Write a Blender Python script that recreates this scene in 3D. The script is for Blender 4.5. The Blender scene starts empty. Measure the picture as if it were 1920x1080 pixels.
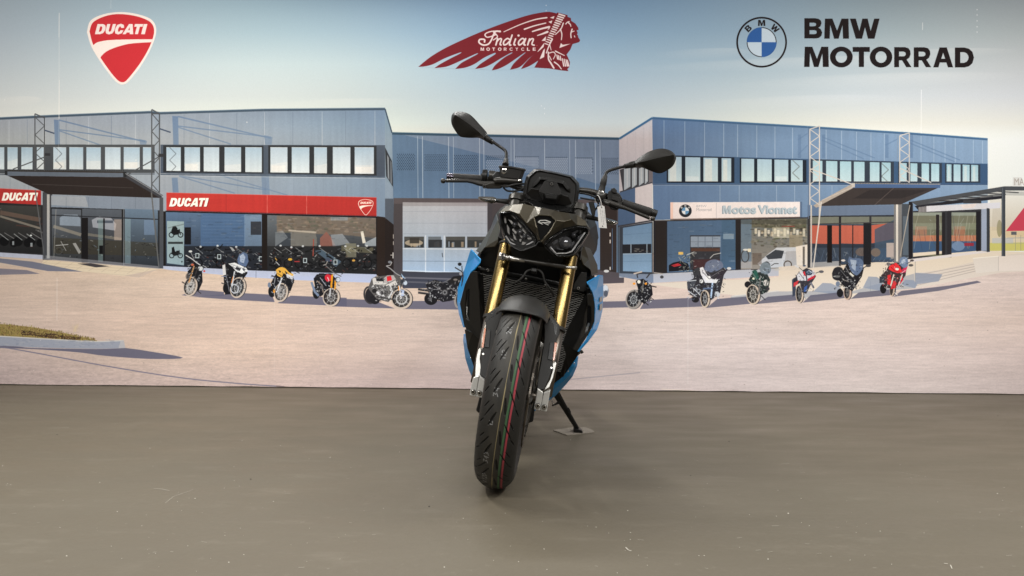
import bpy, bmesh, math, random
import numpy as np
from mathutils import Vector, Matrix, Euler

# ------------------------------------------------------------------ camera
sc = bpy.context.scene
CAM_H = 0.63
ROLL = math.radians(0.55)
FPX = 1280.0                      # focal length in photo pixels (1920 wide)
WALL_Y = 4.22
cam_d = bpy.data.cameras.new('camera')
cam_d.lens = 24.0; cam_d.sensor_width = 36.0
cam_d.clip_start = 0.05; cam_d.clip_end = 100
cam = bpy.data.objects.new('camera', cam_d)
sc.collection.objects.link(cam)
cam.matrix_world = Matrix.Translation((0, 0, CAM_H)) @ Matrix.Rotation(math.pi/2, 4, 'X') @ Matrix.Rotation(ROLL, 4, 'Z')
sc.camera = cam
sc.cycles.use_denoising = True
CR, SR = math.cos(ROLL), math.sin(ROLL)

def P(px, py, d):
    """a place in the room, seen at a pixel of the photograph, d metres away"""
    xc = (px-960)/FPX*d; yc = (540-py)/FPX*d
    return Vector((xc*CR-yc*SR, d, CAM_H+xc*SR+yc*CR))

# ------------------------------------------------------------------ world + lamps
sc.view_settings.view_transform = 'Standard'
sc.view_settings.look = 'None'
sc.view_settings.exposure = 0.0
sc.view_settings.gamma = 1.0
w = bpy.data.worlds.new('World'); sc.world = w; w.use_nodes = True
w.node_tree.nodes['Background'].inputs[0].default_value = (1.0, 0.96, 0.90, 1)
w.node_tree.nodes['Background'].inputs[1].default_value = 0.12

def lamp(name, loc, rot, sx, sy, power, col=(1, .93, .82)):
    l = bpy.data.lights.new(name, 'AREA'); l.shape = 'RECTANGLE'; l.size = sx; l.size_y = sy
    l.energy = power; l.color = col
    o = bpy.data.objects.new(name, l); o.location = loc
    o.rotation_euler = [math.radians(a) for a in rot]
    sc.collection.objects.link(o); return o
# showroom ceiling: long tube lamps along and across the room
WHITE = (1, .985, .95)
lamp('ceiling_lamp', (-2.0, 2.1, 3.3), (-16, 0, 0), 0.22, 2.2, 112, WHITE)
lamp('ceiling_lamp', (2.7, 1.7, 3.3), (-12, 0, 0), 0.22, 2.6, 105, WHITE)
lamp('ceiling_lamp', (-0.4, -1.2, 3.2), (38, 0, 0), 7.5, 0.25, 235, WHITE)
lamp('ceiling_lamp', (0.9, 2.4, 3.3), (-14, 0, 0), 4.2, 0.18, 16, WHITE)
lamp('wall_top_lamp', (-0.7, 3.8, 3.05), (-55, 0, 0), 1.6, 0.16, 54, WHITE)

# ------------------------------------------------------------------ scene helpers
COL = sc.collection
def link(o, parent=None):
    COL.objects.link(o)
    if parent is not None: o.parent = parent
    return o
def mesh_obj(name, verts, faces, mat, parent=None, smooth=False):
    me = bpy.data.meshes.new(name)
    me.from_pydata([tuple(v) for v in verts], [], faces)
    me.validate(); me.update()
    if smooth:
        me.polygons.foreach_set('use_smooth', [True]*len(me.polygons))
    for m in (mat if isinstance(mat, (list, tuple)) else [mat]): me.materials.append(m)
    return link(bpy.data.objects.new(name, me), parent)
def tag(o, label=None, cat=None, group=None, kind=None):
    if label: o['label'] = label
    if cat: o['category'] = cat
    if group: o['group'] = group
    if kind: o['kind'] = kind
    return o
def empty(name, loc=(0, 0, 0)):
    o = bpy.data.objects.new(name, None); o.location = loc; o.empty_display_size = .1
    return link(o)

def principled(name, base, rough=.5, metal=0.0, spec=.5, coat=0.0, coat_rough=.1, bump=0.0, bscale=200, mottled=0.0, mscale=8, alpha=1.0, trans=0.0, sheen=0.0):
    m = bpy.data.materials.new(name); m.use_nodes = True
    nt = m.node_tree; b = nt.nodes['Principled BSDF']
    b.inputs['Base Color'].default_value = (*base, 1)
    b.inputs['Roughness'].default_value = rough
    b.inputs['Metallic'].default_value = metal
    b.inputs['Specular IOR Level'].default_value = spec
    b.inputs['Coat Weight'].default_value = coat
    b.inputs['Coat Roughness'].default_value = coat_rough
    b.inputs['Transmission Weight'].default_value = trans
    b.inputs['Alpha'].default_value = alpha
    tc = nt.nodes.new('ShaderNodeTexCoord')
    if mottled > 0:
        n = nt.nodes.new('ShaderNodeTexNoise'); n.inputs['Scale'].default_value = mscale
        n.inputs['Detail'].default_value = 5
        nt.links.new(tc.outputs['Object'], n.inputs['Vector'])
        r = nt.nodes.new('ShaderNodeMapRange')
        r.inputs['From Min'].default_value = .3; r.inputs['From Max'].default_value = .7
        r.inputs['To Min'].default_value = max(0.02, rough-mottled); r.inputs['To Max'].default_value = min(1, rough+mottled)
        nt.links.new(n.outputs['Fac'], r.inputs['Value']); nt.links.new(r.outputs[0], b.inputs['Roughness'])
    if bump > 0:
        n = nt.nodes.new('ShaderNodeTexNoise'); n.inputs['Scale'].default_value = bscale
        n.inputs['Detail'].default_value = 3
        nt.links.new(tc.outputs['Object'], n.inputs['Vector'])
        bp = nt.nodes.new('ShaderNodeBump'); bp.inputs['Strength'].default_value = bump
        bp.inputs['Distance'].default_value = .002
        nt.links.new(n.outputs['Fac'], bp.inputs['Height']); nt.links.new(bp.outputs[0], b.inputs['Normal'])
    return m
# ------------------------------------------------------------------ the printed mural
# A flat print, drawn here stroke by stroke on a canvas; canvas units are print units (1 unit = 3.3 mm on the wall)
MX0, MX1, MY0, MY1, MS = -300, 2220, -200, 748, 1.6
TW, TH = int((MX1-MX0)*MS), int((MY1-MY0)*MS)
CAN = np.zeros((TH, TW, 3), np.float32)
RNG = np.random.RandomState(7)

def cover(loops):
    """anti-aliased even-odd coverage of loops; returns (y0, x0, array)"""
    L = [np.array([((x-MX0)*MS, (y-MY0)*MS) for x, y in lp], float) for lp in loops]
    al = np.concatenate(L)
    x0 = max(0, int(al[:, 0].min())); x1 = min(TW, int(al[:, 0].max())+2)
    y0 = max(0, int(al[:, 1].min())); y1 = min(TH, int(al[:, 1].max())+2)
    if x1 <= x0 or y1 <= y0: return None
    A = np.concatenate(L); B = np.concatenate([np.roll(l, -1, 0) for l in L])
    h, w_ = y1-y0, x1-x0
    SUB = 4 if h*w_ < 60000 else 2
    ys = y0+(np.arange(h*SUB)+.5)/SUB
    dy = B[:, 1]-A[:, 1]; dy[dy == 0] = 1e-9
    ya = ys[:, None]
    m = ((A[None, :, 1] <= ya) != (B[None, :, 1] <= ya))
    c = np.where(m, A[None, :, 0]+(ya-A[None, :, 1])*((B[:, 0]-A[:, 0])/dy)[None, :], 1e9)
    mx = int(m.sum(1).max())
    if mx < 2: return None
    c = np.sort(c, 1)[:, :mx+mx % 2]
    xs = np.arange(x0, x1, dtype=np.float32)[None, :]
    acc = np.zeros((h*SUB, w_), np.float32)
    for k in range(0, mx-1, 2):
        acc += np.clip(np.minimum(xs+1, c[:, k+1:k+2])-np.maximum(xs, c[:, k:k+1]), 0, 1)*(c[:, k+1:k+2] < 1e8)
    cov = acc.reshape(h, SUB, w_).mean(1)
    return y0, x0, np.minimum(cov, 1)
def put(c, col, a=1.0):
    if c is None: return
    y0, x0, m = c; h, w_ = m.shape
    R = CAN[y0:y0+h, x0:x0+w_]
    col = np.asarray(col, np.float32)
    if col.max() > 1.5 or col.ndim == 1: col = col/255.0
    R += (m[..., None]*a)*(col-R)
def poly(pts, col, a=1.0): put(cover([pts]), col, a)
def loops(ls, col, a=1.0): put(cover(ls), col, a)
def rect(x0, y0, x1, y1, col, a=1.0): poly([(x0, y0), (x1, y0), (x1, y1), (x0, y1)], col, a)
def line(p, q, w_, col, a=1.0):
    dx, dy = q[0]-p[0], q[1]-p[1]; L = math.hypot(dx, dy) or 1
    nx, ny = -dy/L*w_/2, dx/L*w_/2
    poly([(p[0]+nx, p[1]+ny), (q[0]+nx, q[1]+ny), (q[0]-nx, q[1]-ny), (p[0]-nx, p[1]-ny)], col, a)
def pline(ps, w_, col, a=1.0, cap=False):
    for p, q in zip(ps, ps[1:]): line(p, q, w_, col, a)
    if cap:
        for p in ps: ell(p[0], p[1], w_/2, w_/2, col, a, 10)
def eps(cx, cy, rx, ry, n=28, rot=0, a0=0, a1=360):
    c, s = math.cos(math.radians(rot)), math.sin(math.radians(rot)); o = []
    for i in range(n+(1 if a1-a0 < 360 else 0)):
        t = math.radians(a0+(a1-a0)*i/n)
        x, y = rx*math.cos(t), ry*math.sin(t); o.append((cx+x*c-y*s, cy+x*s+y*c))
    return o
def ell(cx, cy, rx, ry, col, a=1.0, n=28, rot=0): poly(eps(cx, cy, rx, ry, n, rot), col, a)
def ring(cx, cy, rx, ry, w_, col, a=1.0, rot=0, n=36):
    loops([eps(cx, cy, rx, ry, n, rot), eps(cx, cy, max(rx-w_, .1), max(ry-w_, .1), n, rot)], col, a)
def curve(ps, n=8):
    """Catmull-Rom through the points"""
    out = []
    q = [ps[0]]+list(ps)+[ps[-1]]
    for i in range(1, len(q)-2):
        p0, p1, p2, p3 = q[i-1], q[i], q[i+1], q[i+2]
        for k in range(n):
            t = k/n
            out.append(tuple(.5*((2*p1[j])+(-p0[j]+p2[j])*t+(2*p0[j]-5*p1[j]+4*p2[j]-p3[j])*t*t+(-p0[j]+3*p1[j]-3*p2[j]+p3[j])*t**3) for j in (0, 1)))
    out.append(tuple(ps[-1])); return out
def glyphs(txt, box, col, a=1.0, bold=0.0, shear=0.0, rot=0, fit=True):
    cu = bpy.data.curves.new('t', 'FONT'); cu.body = txt; cu.offset = bold; cu.resolution_u = 4
    ob = bpy.data.objects.new('t', cu); me = ob.to_mesh()
    V = np.array([(v.co.x+shear*v.co.y, v.co.y) for v in me.vertices])
    tris = [list(p.vertices) for p in me.polygons]
    x0, y0, x1, y1 = box
    mn, mx = V.min(0), V.max(0)
    V = (V-mn)/(mx-mn)
    X = x0+V[:, 0]*(x1-x0); Y = y1-V[:, 1]*(y1-y0)
    if rot:
        cx, cy = (x0+x1)/2, (y0+y1)/2; c, s = math.cos(math.radians(rot)), math.sin(math.radians(rot))
        X, Y = cx+(X-cx)*c-(Y-cy)*s, cy+(X-cx)*s+(Y-cy)*c
    # sum the triangles' coverage, then put once
    ex0 = max(0, int((X.min()-MX0)*MS)-1); ey0 = max(0, int((Y.min()-MY0)*MS)-1)
    ex1 = int((X.max()-MX0)*MS)+3; ey1 = int((Y.max()-MY0)*MS)+3
    acc = np.zeros((ey1-ey0, ex1-ex0), np.float32)
    for t in tris:
        c = cover([[(X[i], Y[i]) for i in t]])
        if c is None: continue
        cy, cx, m = c
        m = m[:max(0, ey1-cy), :max(0, ex1-cx)]
        acc[cy-ey0:cy-ey0+m.shape[0], cx-ex0:cx-ex0+m.shape[1]] += m
    put((ey0, ex0, np.minimum(acc, 1)), col, a)
    ob.to_mesh_clear(); bpy.data.objects.remove(ob); bpy.data.curves.remove(cu)
GL = {
 'B': [[(0,0),(.62,0),(.8,.03),(.93,.12),(.96,.25),(.9,.4),(.78,.47),(.92,.54),(1,.7),(.96,.86),(.83,.97),(.64,1),(0,1)], [(.29,.22),(.55,.22),(.64,.25),(.67,.31),(.64,.37),(.55,.4),(.29,.4)], [(.29,.59),(.58,.59),(.67,.62),(.7,.69),(.67,.76),(.58,.79),(.29,.79)]],
 'M': [[(.03,0),(.33,0),(.52,.6),(.7,0),(.98,0),(1,1),(.76,1),(.74,.32),(.58,1),(.4,1),(.24,.3),(.22,1),(0,1)]],
 'W': [[(0,0),(.2,0),(.32,.62),(.42,0),(.6,0),(.7,.62),(.82,0),(1,0),(.83,1),(.61,1),(.51,.42),(.41,1),(.2,1)]],
 'T': [[(0,0),(1,0),(1,.24),(.66,.24),(.66,1),(.36,1),(.36,.24),(0,.24)]],
 'R': [[(0,0),(.62,0),(.82,.05),(.93,.18),(.95,.34),(.88,.52),(.72,.62),(1,1),(.7,1),(.46,.66),(.28,.66),(.28,1),(0,1)], [(.28,.22),(.55,.22),(.64,.26),(.68,.34),(.64,.42),(.55,.46),(.28,.46)]],
 'A': [[(.32,0),(.68,0),(1,1),(.74,1),(.66,.76),(.33,.76),(.26,1),(0,1)], [(.5,.26),(.6,.57),(.4,.57)]],
 'D': [[(0,0),(.5,0),(.74,.06),(.92,.22),(1,.5),(.92,.78),(.74,.94),(.5,1),(0,1)], [(.28,.23),(.48,.23),(.62,.29),(.7,.4),(.72,.5),(.7,.6),(.62,.71),(.48,.77),(.28,.77)]],
 'O': [eps(.5, .5, .5, .52, 32), eps(.5, .5, .25, .29, 26)]}
GH = {
 'D': [[(0,0),(.6,0),(.86,.1),(1,.34),(1,.62),(.86,.9),(.58,1),(0,1)], [(.36,.24),(.52,.24),(.62,.36),(.62,.64),(.5,.76),(.36,.76)]],
 'U': [[(0,0),(.36,0),(.36,.6),(.4,.72),(.5,.76),(.6,.72),(.64,.6),(.64,0),(1,0),(1,.66),(.86,.93),(.5,1.03),(.14,.93),(0,.66)]],
 'C': [[(1,.38),(.65,.4),(.6,.28),(.5,.24),(.4,.29),(.36,.45),(.36,.58),(.4,.72),(.5,.77),(.6,.72),(.65,.6),(1,.62),(.88,.92),(.5,1.03),(.12,.92),(0,.62),(0,.38),(.12,.08),(.5,-.03),(.88,.08)]],
 'A': [[(.34,0),(.72,0),(1.04,1),(.68,1),(.64,.84),(.34,.84),(.28,1),(-.06,1)], [(.5,.3),(.58,.6),(.41,.6)]],
 'T': [[(0,0),(1,0),(1,.26),(.68,.26),(.68,1),(.31,1),(.31,.26),(0,.26)]],
 'I': [[(0,0),(1,0),(1,1),(0,1)]]}
def gl(ch, box, col, a=1.0, rot=0, G=None):
    x0, y0, x1, y1 = box; cx, cy = (x0+x1)/2, (y0+y1)/2; c, s = math.cos(math.radians(rot)), math.sin(math.radians(rot)); o = []
    for lp in (G or GL)[ch]:
        o.append([(cx+(x0+u*(x1-x0)-cx)*c-(y0+v*(y1-y0)-cy)*s, cy+(x0+u*(x1-x0)-cx)*s+(y0+v*(y1-y0)-cy)*c) for u, v in lp])
    loops(o, col, a)
def italic_word(box, col, a=1.0):
    x0, y0, x1, y1 = box; W = {'D': 1.05, 'U': 1.0, 'C': .98, 'A': 1.12, 'T': .95, 'I': .42}; g = .055; sh = .26*(y1-y0)
    tot = sum(W[c] for c in 'DUCATI')+5*g; k = (x1-x0-sh)/tot; x = x0
    for ch in 'DUCATI':
        ls = [[(x+u*W[ch]*k+(1-v)*sh, y0+v*(y1-y0)) for u, v in lp] for lp in GH[ch]]
        loops(ls, col, a); x += (W[ch]+g-(.12 if ch == 'A' else 0))*k
def grid_noise(h, w_, sy, sx, seed):
    r = np.random.RandomState(seed)
    gh, gw = int(h/sy)+3, int(w_/sx)+3
    g = r.rand(gh, gw).astype(np.float32)
    y = np.arange(h)/sy; x = np.arange(w_)/sx
    yi = y.astype(int); xi = x.astype(int); fy = (y-yi)[:, None]; fx = (x-xi)[None, :]
    fy = fy*fy*(3-2*fy); fx = fx*fx*(3-2*fx)
    a = g[yi][:, xi]; b = g[yi][:, xi+1]; c = g[yi+1][:, xi]; d = g[yi+1][:, xi+1]
    return (a*(1-fx)+b*fx)*(1-fy)+(c*(1-fx)+d*fx)*fy-.5
def ctrl(xs, ys, vals):
    """smooth colour field from a grid of control colours, over the whole canvas"""
    V = np.array(vals, np.float32)/255.0
    px = MX0+(np.arange(TW)+.5)/MS; py = MY0+(np.arange(TH)+.5)/MS
    out = np.empty((TH, TW, 3), np.float32)
    for c in range(3):
        rows = np.stack([np.interp(px, xs, V[j, :, c]) for j in range(len(ys))])
        iy = np.interp(py, ys, np.arange(len(ys))); k = np.minimum(iy.astype(int), len(ys)-2); f = (iy-k)[:, None]
        out[..., c] = rows[k]*(1-f)+rows[k+1]*f
    return out
def grad(pts, c0, c1, vertical=True, a=1.0):
    """polygon with a colour running from c0 to c1"""
    c = cover([pts])
    if c is None: return
    y0, x0, m = c; h, w_ = m.shape
    t = (np.linspace(0, 1, h)[:, None, None] if vertical else np.linspace(0, 1, w_)[None, :, None])
    put(c, (np.array(c0)*(1-t)+np.array(c1)*t)/255.0*np.ones((h, w_, 1)), a) if False else _putf(c, (np.array(c0)*(1-t)+np.array(c1)*t)/255.0, a)
def _putf(c, F, a):
    y0, x0, m = c; h, w_ = m.shape; R = CAN[y0:y0+h, x0:x0+w_]
    R += (m[..., None]*a)*(F.astype(np.float32)-R)
def lerp(a, b, t): return a+(b-a)*t
def yat(ps, x):
    return float(np.interp(x, [p[0] for p in ps], [p[1] for p in ps]))

# ---- sky and asphalt base
xs = [-300, 0, 240, 480, 760, 960, 1200, 1400, 1650, 1920, 2220]
CAN[:] = ctrl(xs, [-200, 0, 60, 120, 180, 250], [
 [(150,168,184),(150,168,184),(140,164,180),(132,160,178),(118,150,180),(110,145,180),(120,150,180),(125,148,170),(122,135,142),(125,135,140),(125,135,140)],
 [(172,186,198),(170,185,196),(160,182,194),(150,176,188),(140,168,190),(126,158,188),(130,160,186),(142,166,184),(138,152,158),(150,160,162),(150,160,162)],
 [(180,192,203),(178,191,201),(172,192,201),(168,192,199),(160,186,201),(138,170,196),(148,176,196),(152,176,192),(158,172,176),(168,178,177),(168,178,177)],
 [(192,201,207),(190,200,206),(190,205,208),(194,210,210),(184,204,208),(162,188,204),(170,192,202),(172,192,202),(186,196,196),(192,196,192),(192,196,192)],
 [(206,212,212),(206,212,212),(208,217,216),(212,221,217),(198,212,211),(186,203,208),(190,204,207),(196,208,209),(206,210,206),(210,211,206),(210,211,206)],
 [(218,222,218),(218,222,218),(220,226,222),(220,227,222),(206,217,214),(204,215,214),(206,216,214),(214,220,216),(221,223,219),(222,223,219),(222,223,219)]])
def hblur(I, r):
    for _ in range(2):
        c = np.cumsum(np.pad(I, ((0, 0), (r+1, r), (0, 0)), mode='edge').astype(np.float64), 1); I = ((c[:, 2*r+1:]-c[:, :-2*r-1])/(2*r+1)).astype(np.float32)
    return I
hs_ = int((262-MY0)*MS); CAN[:hs_] = hblur(CAN[:hs_], 170)
ASP = ctrl(xs, [480, 540, 600, 660, 720, 745], [
 [(190,168,150),(190,168,150),(205,182,158),(212,188,162),(212,190,168),(210,190,172),(214,192,176),(214,194,180),(214,198,184),(205,188,178),(200,185,175)],
 [(196,172,152),(196,172,152),(206,182,160),(212,186,162),(206,182,160),(202,182,165),(208,186,172),(210,188,176),(206,188,178),(198,180,172),(198,180,172)],
 [(194,172,154),(194,172,154),(206,180,158),(208,182,160),(204,182,164),(200,180,166),(206,188,176),(206,188,178),(206,188,178),(202,182,172),(202,182,172)],
 [(184,164,152),(184,164,152),(202,178,158),(212,186,164),(204,182,166),(204,186,176),(210,194,186),(208,192,186),(204,188,182),(200,182,176),(200,182,176)],
 [(176,158,150),(176,158,150),(188,168,156),(196,174,160),(198,178,168),(204,186,178),(212,196,190),(204,190,186),(200,186,182),(198,182,178),(198,182,178)],
 [(170,154,148),(170,154,148),(180,162,152),(188,168,158),(196,176,168),(204,186,180),(210,194,190),(202,188,184),(196,184,180),(196,180,176),(196,180,176)]])
iy0 = int((474-MY0)*MS)
n_ = (grid_noise(TH, TW, 5, 90, 1)*.05+grid_noise(TH, TW, 2.2, 26, 2)*.05+grid_noise(TH, TW, 30, 260, 3)*.05+grid_noise(TH, TW, 1.3, 3.5, 4)*.05)
gy = np.clip((MY0+np.arange(TH)/MS-600)/130, 0, 1)[:, None]*np.clip((900-(MX0+np.arange(TW)/MS))/500, .25, 1)[None, :]
spk = RNG.rand(TH, TW).astype(np.float32)
n_ = n_+gy*(grid_noise(TH, TW, 3, 8, 6)*.10)-gy*(spk > .96)*.12*(grid_noise(TH, TW, 40, 90, 9) > 0)
CAN[iy0:] = ASP[iy0:]*(1+n_[iy0:, :, None]*1.1)
# wisps of cloud
for (cx, cy, rx, ry, al) in ((1500, 118, 300, 12, .10), (1750, 100, 160, 9, .08), (1650, 150, 260, 14, .10), (20, 190, 60, 10, .10), (620, 195, 150, 10, .08), (1500, 190, 200, 12, .08), (1320, 100, 90, 10, .08)):
    for k in range(7): ell(cx+k*6, cy-k*1.2, rx*(1-k*.12), ry*(1-k*.12), (238, 236, 228), al*.35, rot=-2)

# ---- left building
roofL = [(-300, 236), (0, 222), (85, 218), (283, 210), (300, 212), (494, 206), (722, 204)]
poly(roofL+[(722, 512), (500, 520), (300, 503), (82, 485), (-300, 462)], (140, 156, 176))
grad([(300, 212), (494, 206), (722, 204), (722, 512), (300, 503)], (146, 158, 174), (118, 144, 174), vertical=False)
grad([(-300, 236), (0, 222), (290, 210), (290, 500), (0, 473), (-300, 462)], (160, 166, 172), (146, 160, 178), vertical=False)
seamsL = [17, 51, 85, 124, 166, 209, 254, 345, 393, 444, 496, 549, 604, 648, 703, -60, -130, -200, -260]
for i, x in enumerate(seamsL):
    ry = yat(roofL, x)
    line((x, ry+4), (x, 272), .8, (100, 118, 142) if i % 2 else (190, 200, 212), .7)
    line((x+2, 331), (x+2, 368), .8, (108, 126, 150), .55)
# shadows of the trusses printed on the facade
SH = (96, 124, 162)
for ox, oy, s in ((323, 217, 1.0), (101, 224, .93)):
    poly([(ox, oy), (ox+11*s, oy+1), (ox+12*s, 271), (ox+2, 271)], SH, .85)
    line((ox+10, oy+1), (ox+185*s, oy+42), 2.6, SH, .8)
    line((ox+10, oy+19), (ox+185*s, oy+40), 2.2, SH, .8)
    line((ox+10, oy+21), (ox+110*s, oy+53), 2.2, SH, .75)
    poly([(ox+172*s, oy+36), (ox+188*s, oy+40), (ox+186*s, 271), (ox+174*s, 271)], SH, .6)
poly([(322, 333), (333, 333), (335, 361), (324, 361)], SH, .8); poly([(490, 328), (504, 328), (506, 367), (492, 366)], SH, .6)
line((336, 330), (440, 362), 2.2, SH, .7); line((336, 329), (500, 356), 2.2, SH, .7); line((412, 328), (540, 366), 2.2, SH, .6)
# roof trim
pline(roofL, 4.6, (70, 88, 106)); pline([(x, y-2.2) for x, y in roofL], 1.2, (150, 168, 180), .8)
# return of the left building
poly([(722, 204), (735, 248), (738, 372), (722, 372)], (122, 148, 172))
line((722, 204), (735, 249), 2.4, (60, 78, 96)); poly([(722, 276), (735, 302), (738, 352), (724, 330)], (50, 56, 64))
poly([(726, 290), (729, 296), (730, 338), (727, 332)], (150, 165, 180), .8); poly([(732, 300), (734, 304), (735, 346), (732, 341)], (150, 165, 180), .6)
poly([(722, 334), (738, 356), (738, 410), (722, 404)], (128, 152, 178))
# window band
def band(x0, x1, yt0, yt1, yb0, yb1, col=(52, 58, 66)):
    poly([(x0, yt0), (x1, yt1), (x1, yb1), (x0, yb0)], col)
band(-300, 290, 270, 271, 326, 324, (70, 76, 84)); band(301, 722, 271, 272, 325, 331, (70, 84, 104))
band(306, 494, 272, 273, 323, 325, (46, 50, 56)); band(503, 706, 272, 273, 325, 329, (46, 50, 56))
paneL = [(-250,-222),(-215,-188),(-180,-150),(-120,-92),(-84,-56),(-48,-22),(-14, 8), (14, 33), (40, 61), (100, 124), (130, 156), (162, 189), (197, 226), (232, 262), (268, 284), (69, 82),
         (312, 339), (346, 375), (382, 411), (421, 452), (460, 491), (507, 539), (547, 580), (589, 613), (624, 657), (665, 701)]
for i, (a, b) in enumerate(paneL):
    t = 276; bt = 317 if b < 290 else lerp(320, 326, (a-312)/390)
    grad([(a, t), (b, t+.3), (b, bt+.4), (a, bt)], (146, 178, 208) if i % 3 else (160, 186, 212), (198, 214, 226))
    if i % 2: poly([(a, bt-16+i % 5), (b, bt-20+i % 7), (b, bt), (a, bt)], (206, 214, 220), .45)
    if i % 4 == 1: rect(a+2, bt-13, b-4, bt-2, (224, 224, 222), .45)
    line((a, t), (b, t+.3), 1, (235, 240, 244), .5)
for ox in (318, 104):      # trusses mirrored in the glass
    for k in range(4): line((ox+(k % 2)*12, 276+k*12), (ox+((k+1) % 2)*12, 288+k*12), 1.6, (66, 74, 84), .5)
line((-300, 328), (290, 326), 1.6, (70, 80, 96)); line((301, 327), (722, 332), 1.8, (66, 82, 104)); line((301, 329), (722, 334), 1, (196, 206, 216), .5)
# red fascia signs
def red_sign(tl, tr, br, bl):
    grad([tl, tr, br, bl], (206, 52, 46), (184, 44, 42), vertical=False)
    line(tl, tr, 1, (226, 96, 84), .7); line(bl, br, 1.6, (110, 30, 32), .8)
red_sign((-180, 344), (77, 357), (77, 385), (-180, 370)); red_sign((312, 361), (706, 370), (706, 405), (312, 394))
for x in (424, 501, 575): line((x, yat([(312, 361), (706, 370)], x)), (x, yat([(312, 394), (706, 405)], x)), .9, (226, 130, 118) if x > 500 else (150, 40, 40), .8)
line((312, 376), (706, 384), 10, (190, 46, 44), .3)
italic_word((3, 361, 73, 376), (252, 246, 236))
italic_word((318, 373, 394, 388), (110, 20, 24), .6)
italic_word((317, 371, 393, 387), (255, 250, 238))
def shield(cx, cy, s, fill, edge, lw, txt=True):
    """the red shield with a white road through it; s = half height"""
    k = s/68.0
    out = curve([(163-229, 60-89), (170-229, 38-89), (195-229, 26-89), (228-229, 22-89), (262-229, 27-89), (286-229, 38-89), (293-229, 58-89), (284-229, 88-89), (265-229, 122-89), (243-229, 150-89), (230-229, 158-89), (216-229, 151-89), (193-229, 122-89), (172-229, 88-89), (163-229, 60-89)], 6)
    inn = curve([(168-229, 58-89), (175-229, 41-89), (200-229, 29-89), (228-229, 26-89), (260-229, 31-89), (283-229, 42-89), (289-229, 60-89), (280-229, 88-89), (262-229, 119-89), (240-229, 147-89), (230-229, 153.5-89), (218-229, 147-89), (197-229, 120-89), (176-229, 86-89), (168-229, 58-89)], 6)
    T = lambda ps: [(cx+x*k, cy+y*k) for x, y in ps]
    poly(T(out), edge); poly(T(inn), fill)
    road = curve([(174-229, 85-89), (185-229, 78-89), (215-229, 74-89), (286-229, 73-89)], 5)+[(284-229, 78.5-89)]+curve([(284-229, 78.5-89), (240-229, 82-89), (205-229, 93-89), (190-229, 105-89), (189-229, 112-89)], 5)+[(196-229, 124-89), (183-229, 103-89)]
    poly(T(road), edge)
shield(686, 388, 15, (196, 46, 44), (250, 235, 225), 1)
italic_word((675.5, 378, 697, 382), (255, 245, 235))
# ground floor glass, left
def glass(pts, c0, c1): grad(pts, c0, c1)
poly([(-300, 366), (-180, 370), (80, 384), (84, 485), (-300, 466)], (44, 42, 44))
glass([(-300, 372), (76, 387), (78, 475), (-300, 456)], (66, 66, 64), (34, 34, 36))
for k in range(60):
    x = RNG.uniform(-290, 74); y = RNG.uniform(388, 462)
    line((x, y), (x+RNG.uniform(4, 26), y+RNG.uniform(-1, 5)), RNG.uniform(.8, 3), [(120, 96, 78), (70, 84, 100), (150, 150, 146), (52, 60, 50), (112, 60, 50)][k % 5], .35)
line((0, 405), (76, 428), 4, (150, 140, 126), .7); line((0, 398), (76, 412), 8, (120, 92, 78), .6)
for bx in (8, 34, 58, -30, -70):
    ell(bx, 452, 9, 9, (20, 20, 22)); ell(bx+18, 455, 8, 8, (20, 20, 22)); line((bx-8, 438), (bx+8, 450), 1.4, (170, 175, 175), .8); line((bx, 436), (bx+20, 448), 1.2, (150, 150, 150), .7)
rect(23, 452, 26.5, 459, (190, 200, 205), .7); rect(57, 455, 61, 462, (190, 200, 205), .7); ell(58, 441, 2, 1.4, (220, 225, 225))
poly([(-300, 457), (0, 473), (84, 478), (84, 486), (0, 481), (-300, 466)], (176, 180, 198))
rect(80, 360, 98, 487, (66, 68, 74))
poly([(96, 366), (306, 370), (306, 395), (96, 390)], (124, 138, 158)); poly([(96, 367), (160, 368), (166, 388), (96, 384)], (196, 194, 192), .35)
for x in (124, 166, 209, 254): line((x, 369), (x, 391), .8, (90, 104, 124), .6)
poly([(95, 388), (300, 394), (300, 503), (95, 486)], (40, 42, 46))
for (a, b, c0, c1) in ((97, 152, (92, 100, 112), (52, 54, 56)), (154, 229, (84, 92, 104), (46, 46, 48)), (234, 296, (100, 124, 150), (44, 48, 54))):
    glass([(a, 391), (b, 393), (b, 491+(b-152)*.06), (a, 484+(a-95)*.06)], c0, c1)
# reflected cars, hedge and bikes in the panes
poly([(112, 408), (120, 402), (145, 402), (151, 410), (151, 424), (112, 422)], (150, 168, 190), .7); poly([(172, 412), (186, 405), (208, 408), (218, 420), (216, 432), (174, 426)], (176, 182, 196), .7); rect(182, 413, 212, 418, (50, 60, 76), .7)
line((100, 424), (152, 440), 6, (160, 150, 132), .6); line((156, 438), (228, 448), 5, (150, 140, 120), .5)
poly([(100, 445), (296, 455), (296, 480), (100, 475)], (62, 56, 42), .6)
for k in range(90):
    x = RNG.uniform(100, 296); y = RNG.uniform(440, 486)
    line((x, y), (x+RNG.uniform(-6, 7), y+RNG.uniform(-4, 4)), RNG.uniform(.5, 1.4), [(26, 26, 28), (150, 152, 148), (92, 84, 60), (24, 22, 24), (110, 130, 150)][k % 5], .7)
line((104, 460), (128, 458), 1.4, (200, 200, 200), .8); line((114, 452), (124, 470), 1.2, (180, 180, 180), .8); poly([(136, 456), (142, 455), (152, 472), (148, 476)], (190, 190, 188), .7); ring(110, 470, 7, 7, 1, (90, 90, 90), .7)
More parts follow.
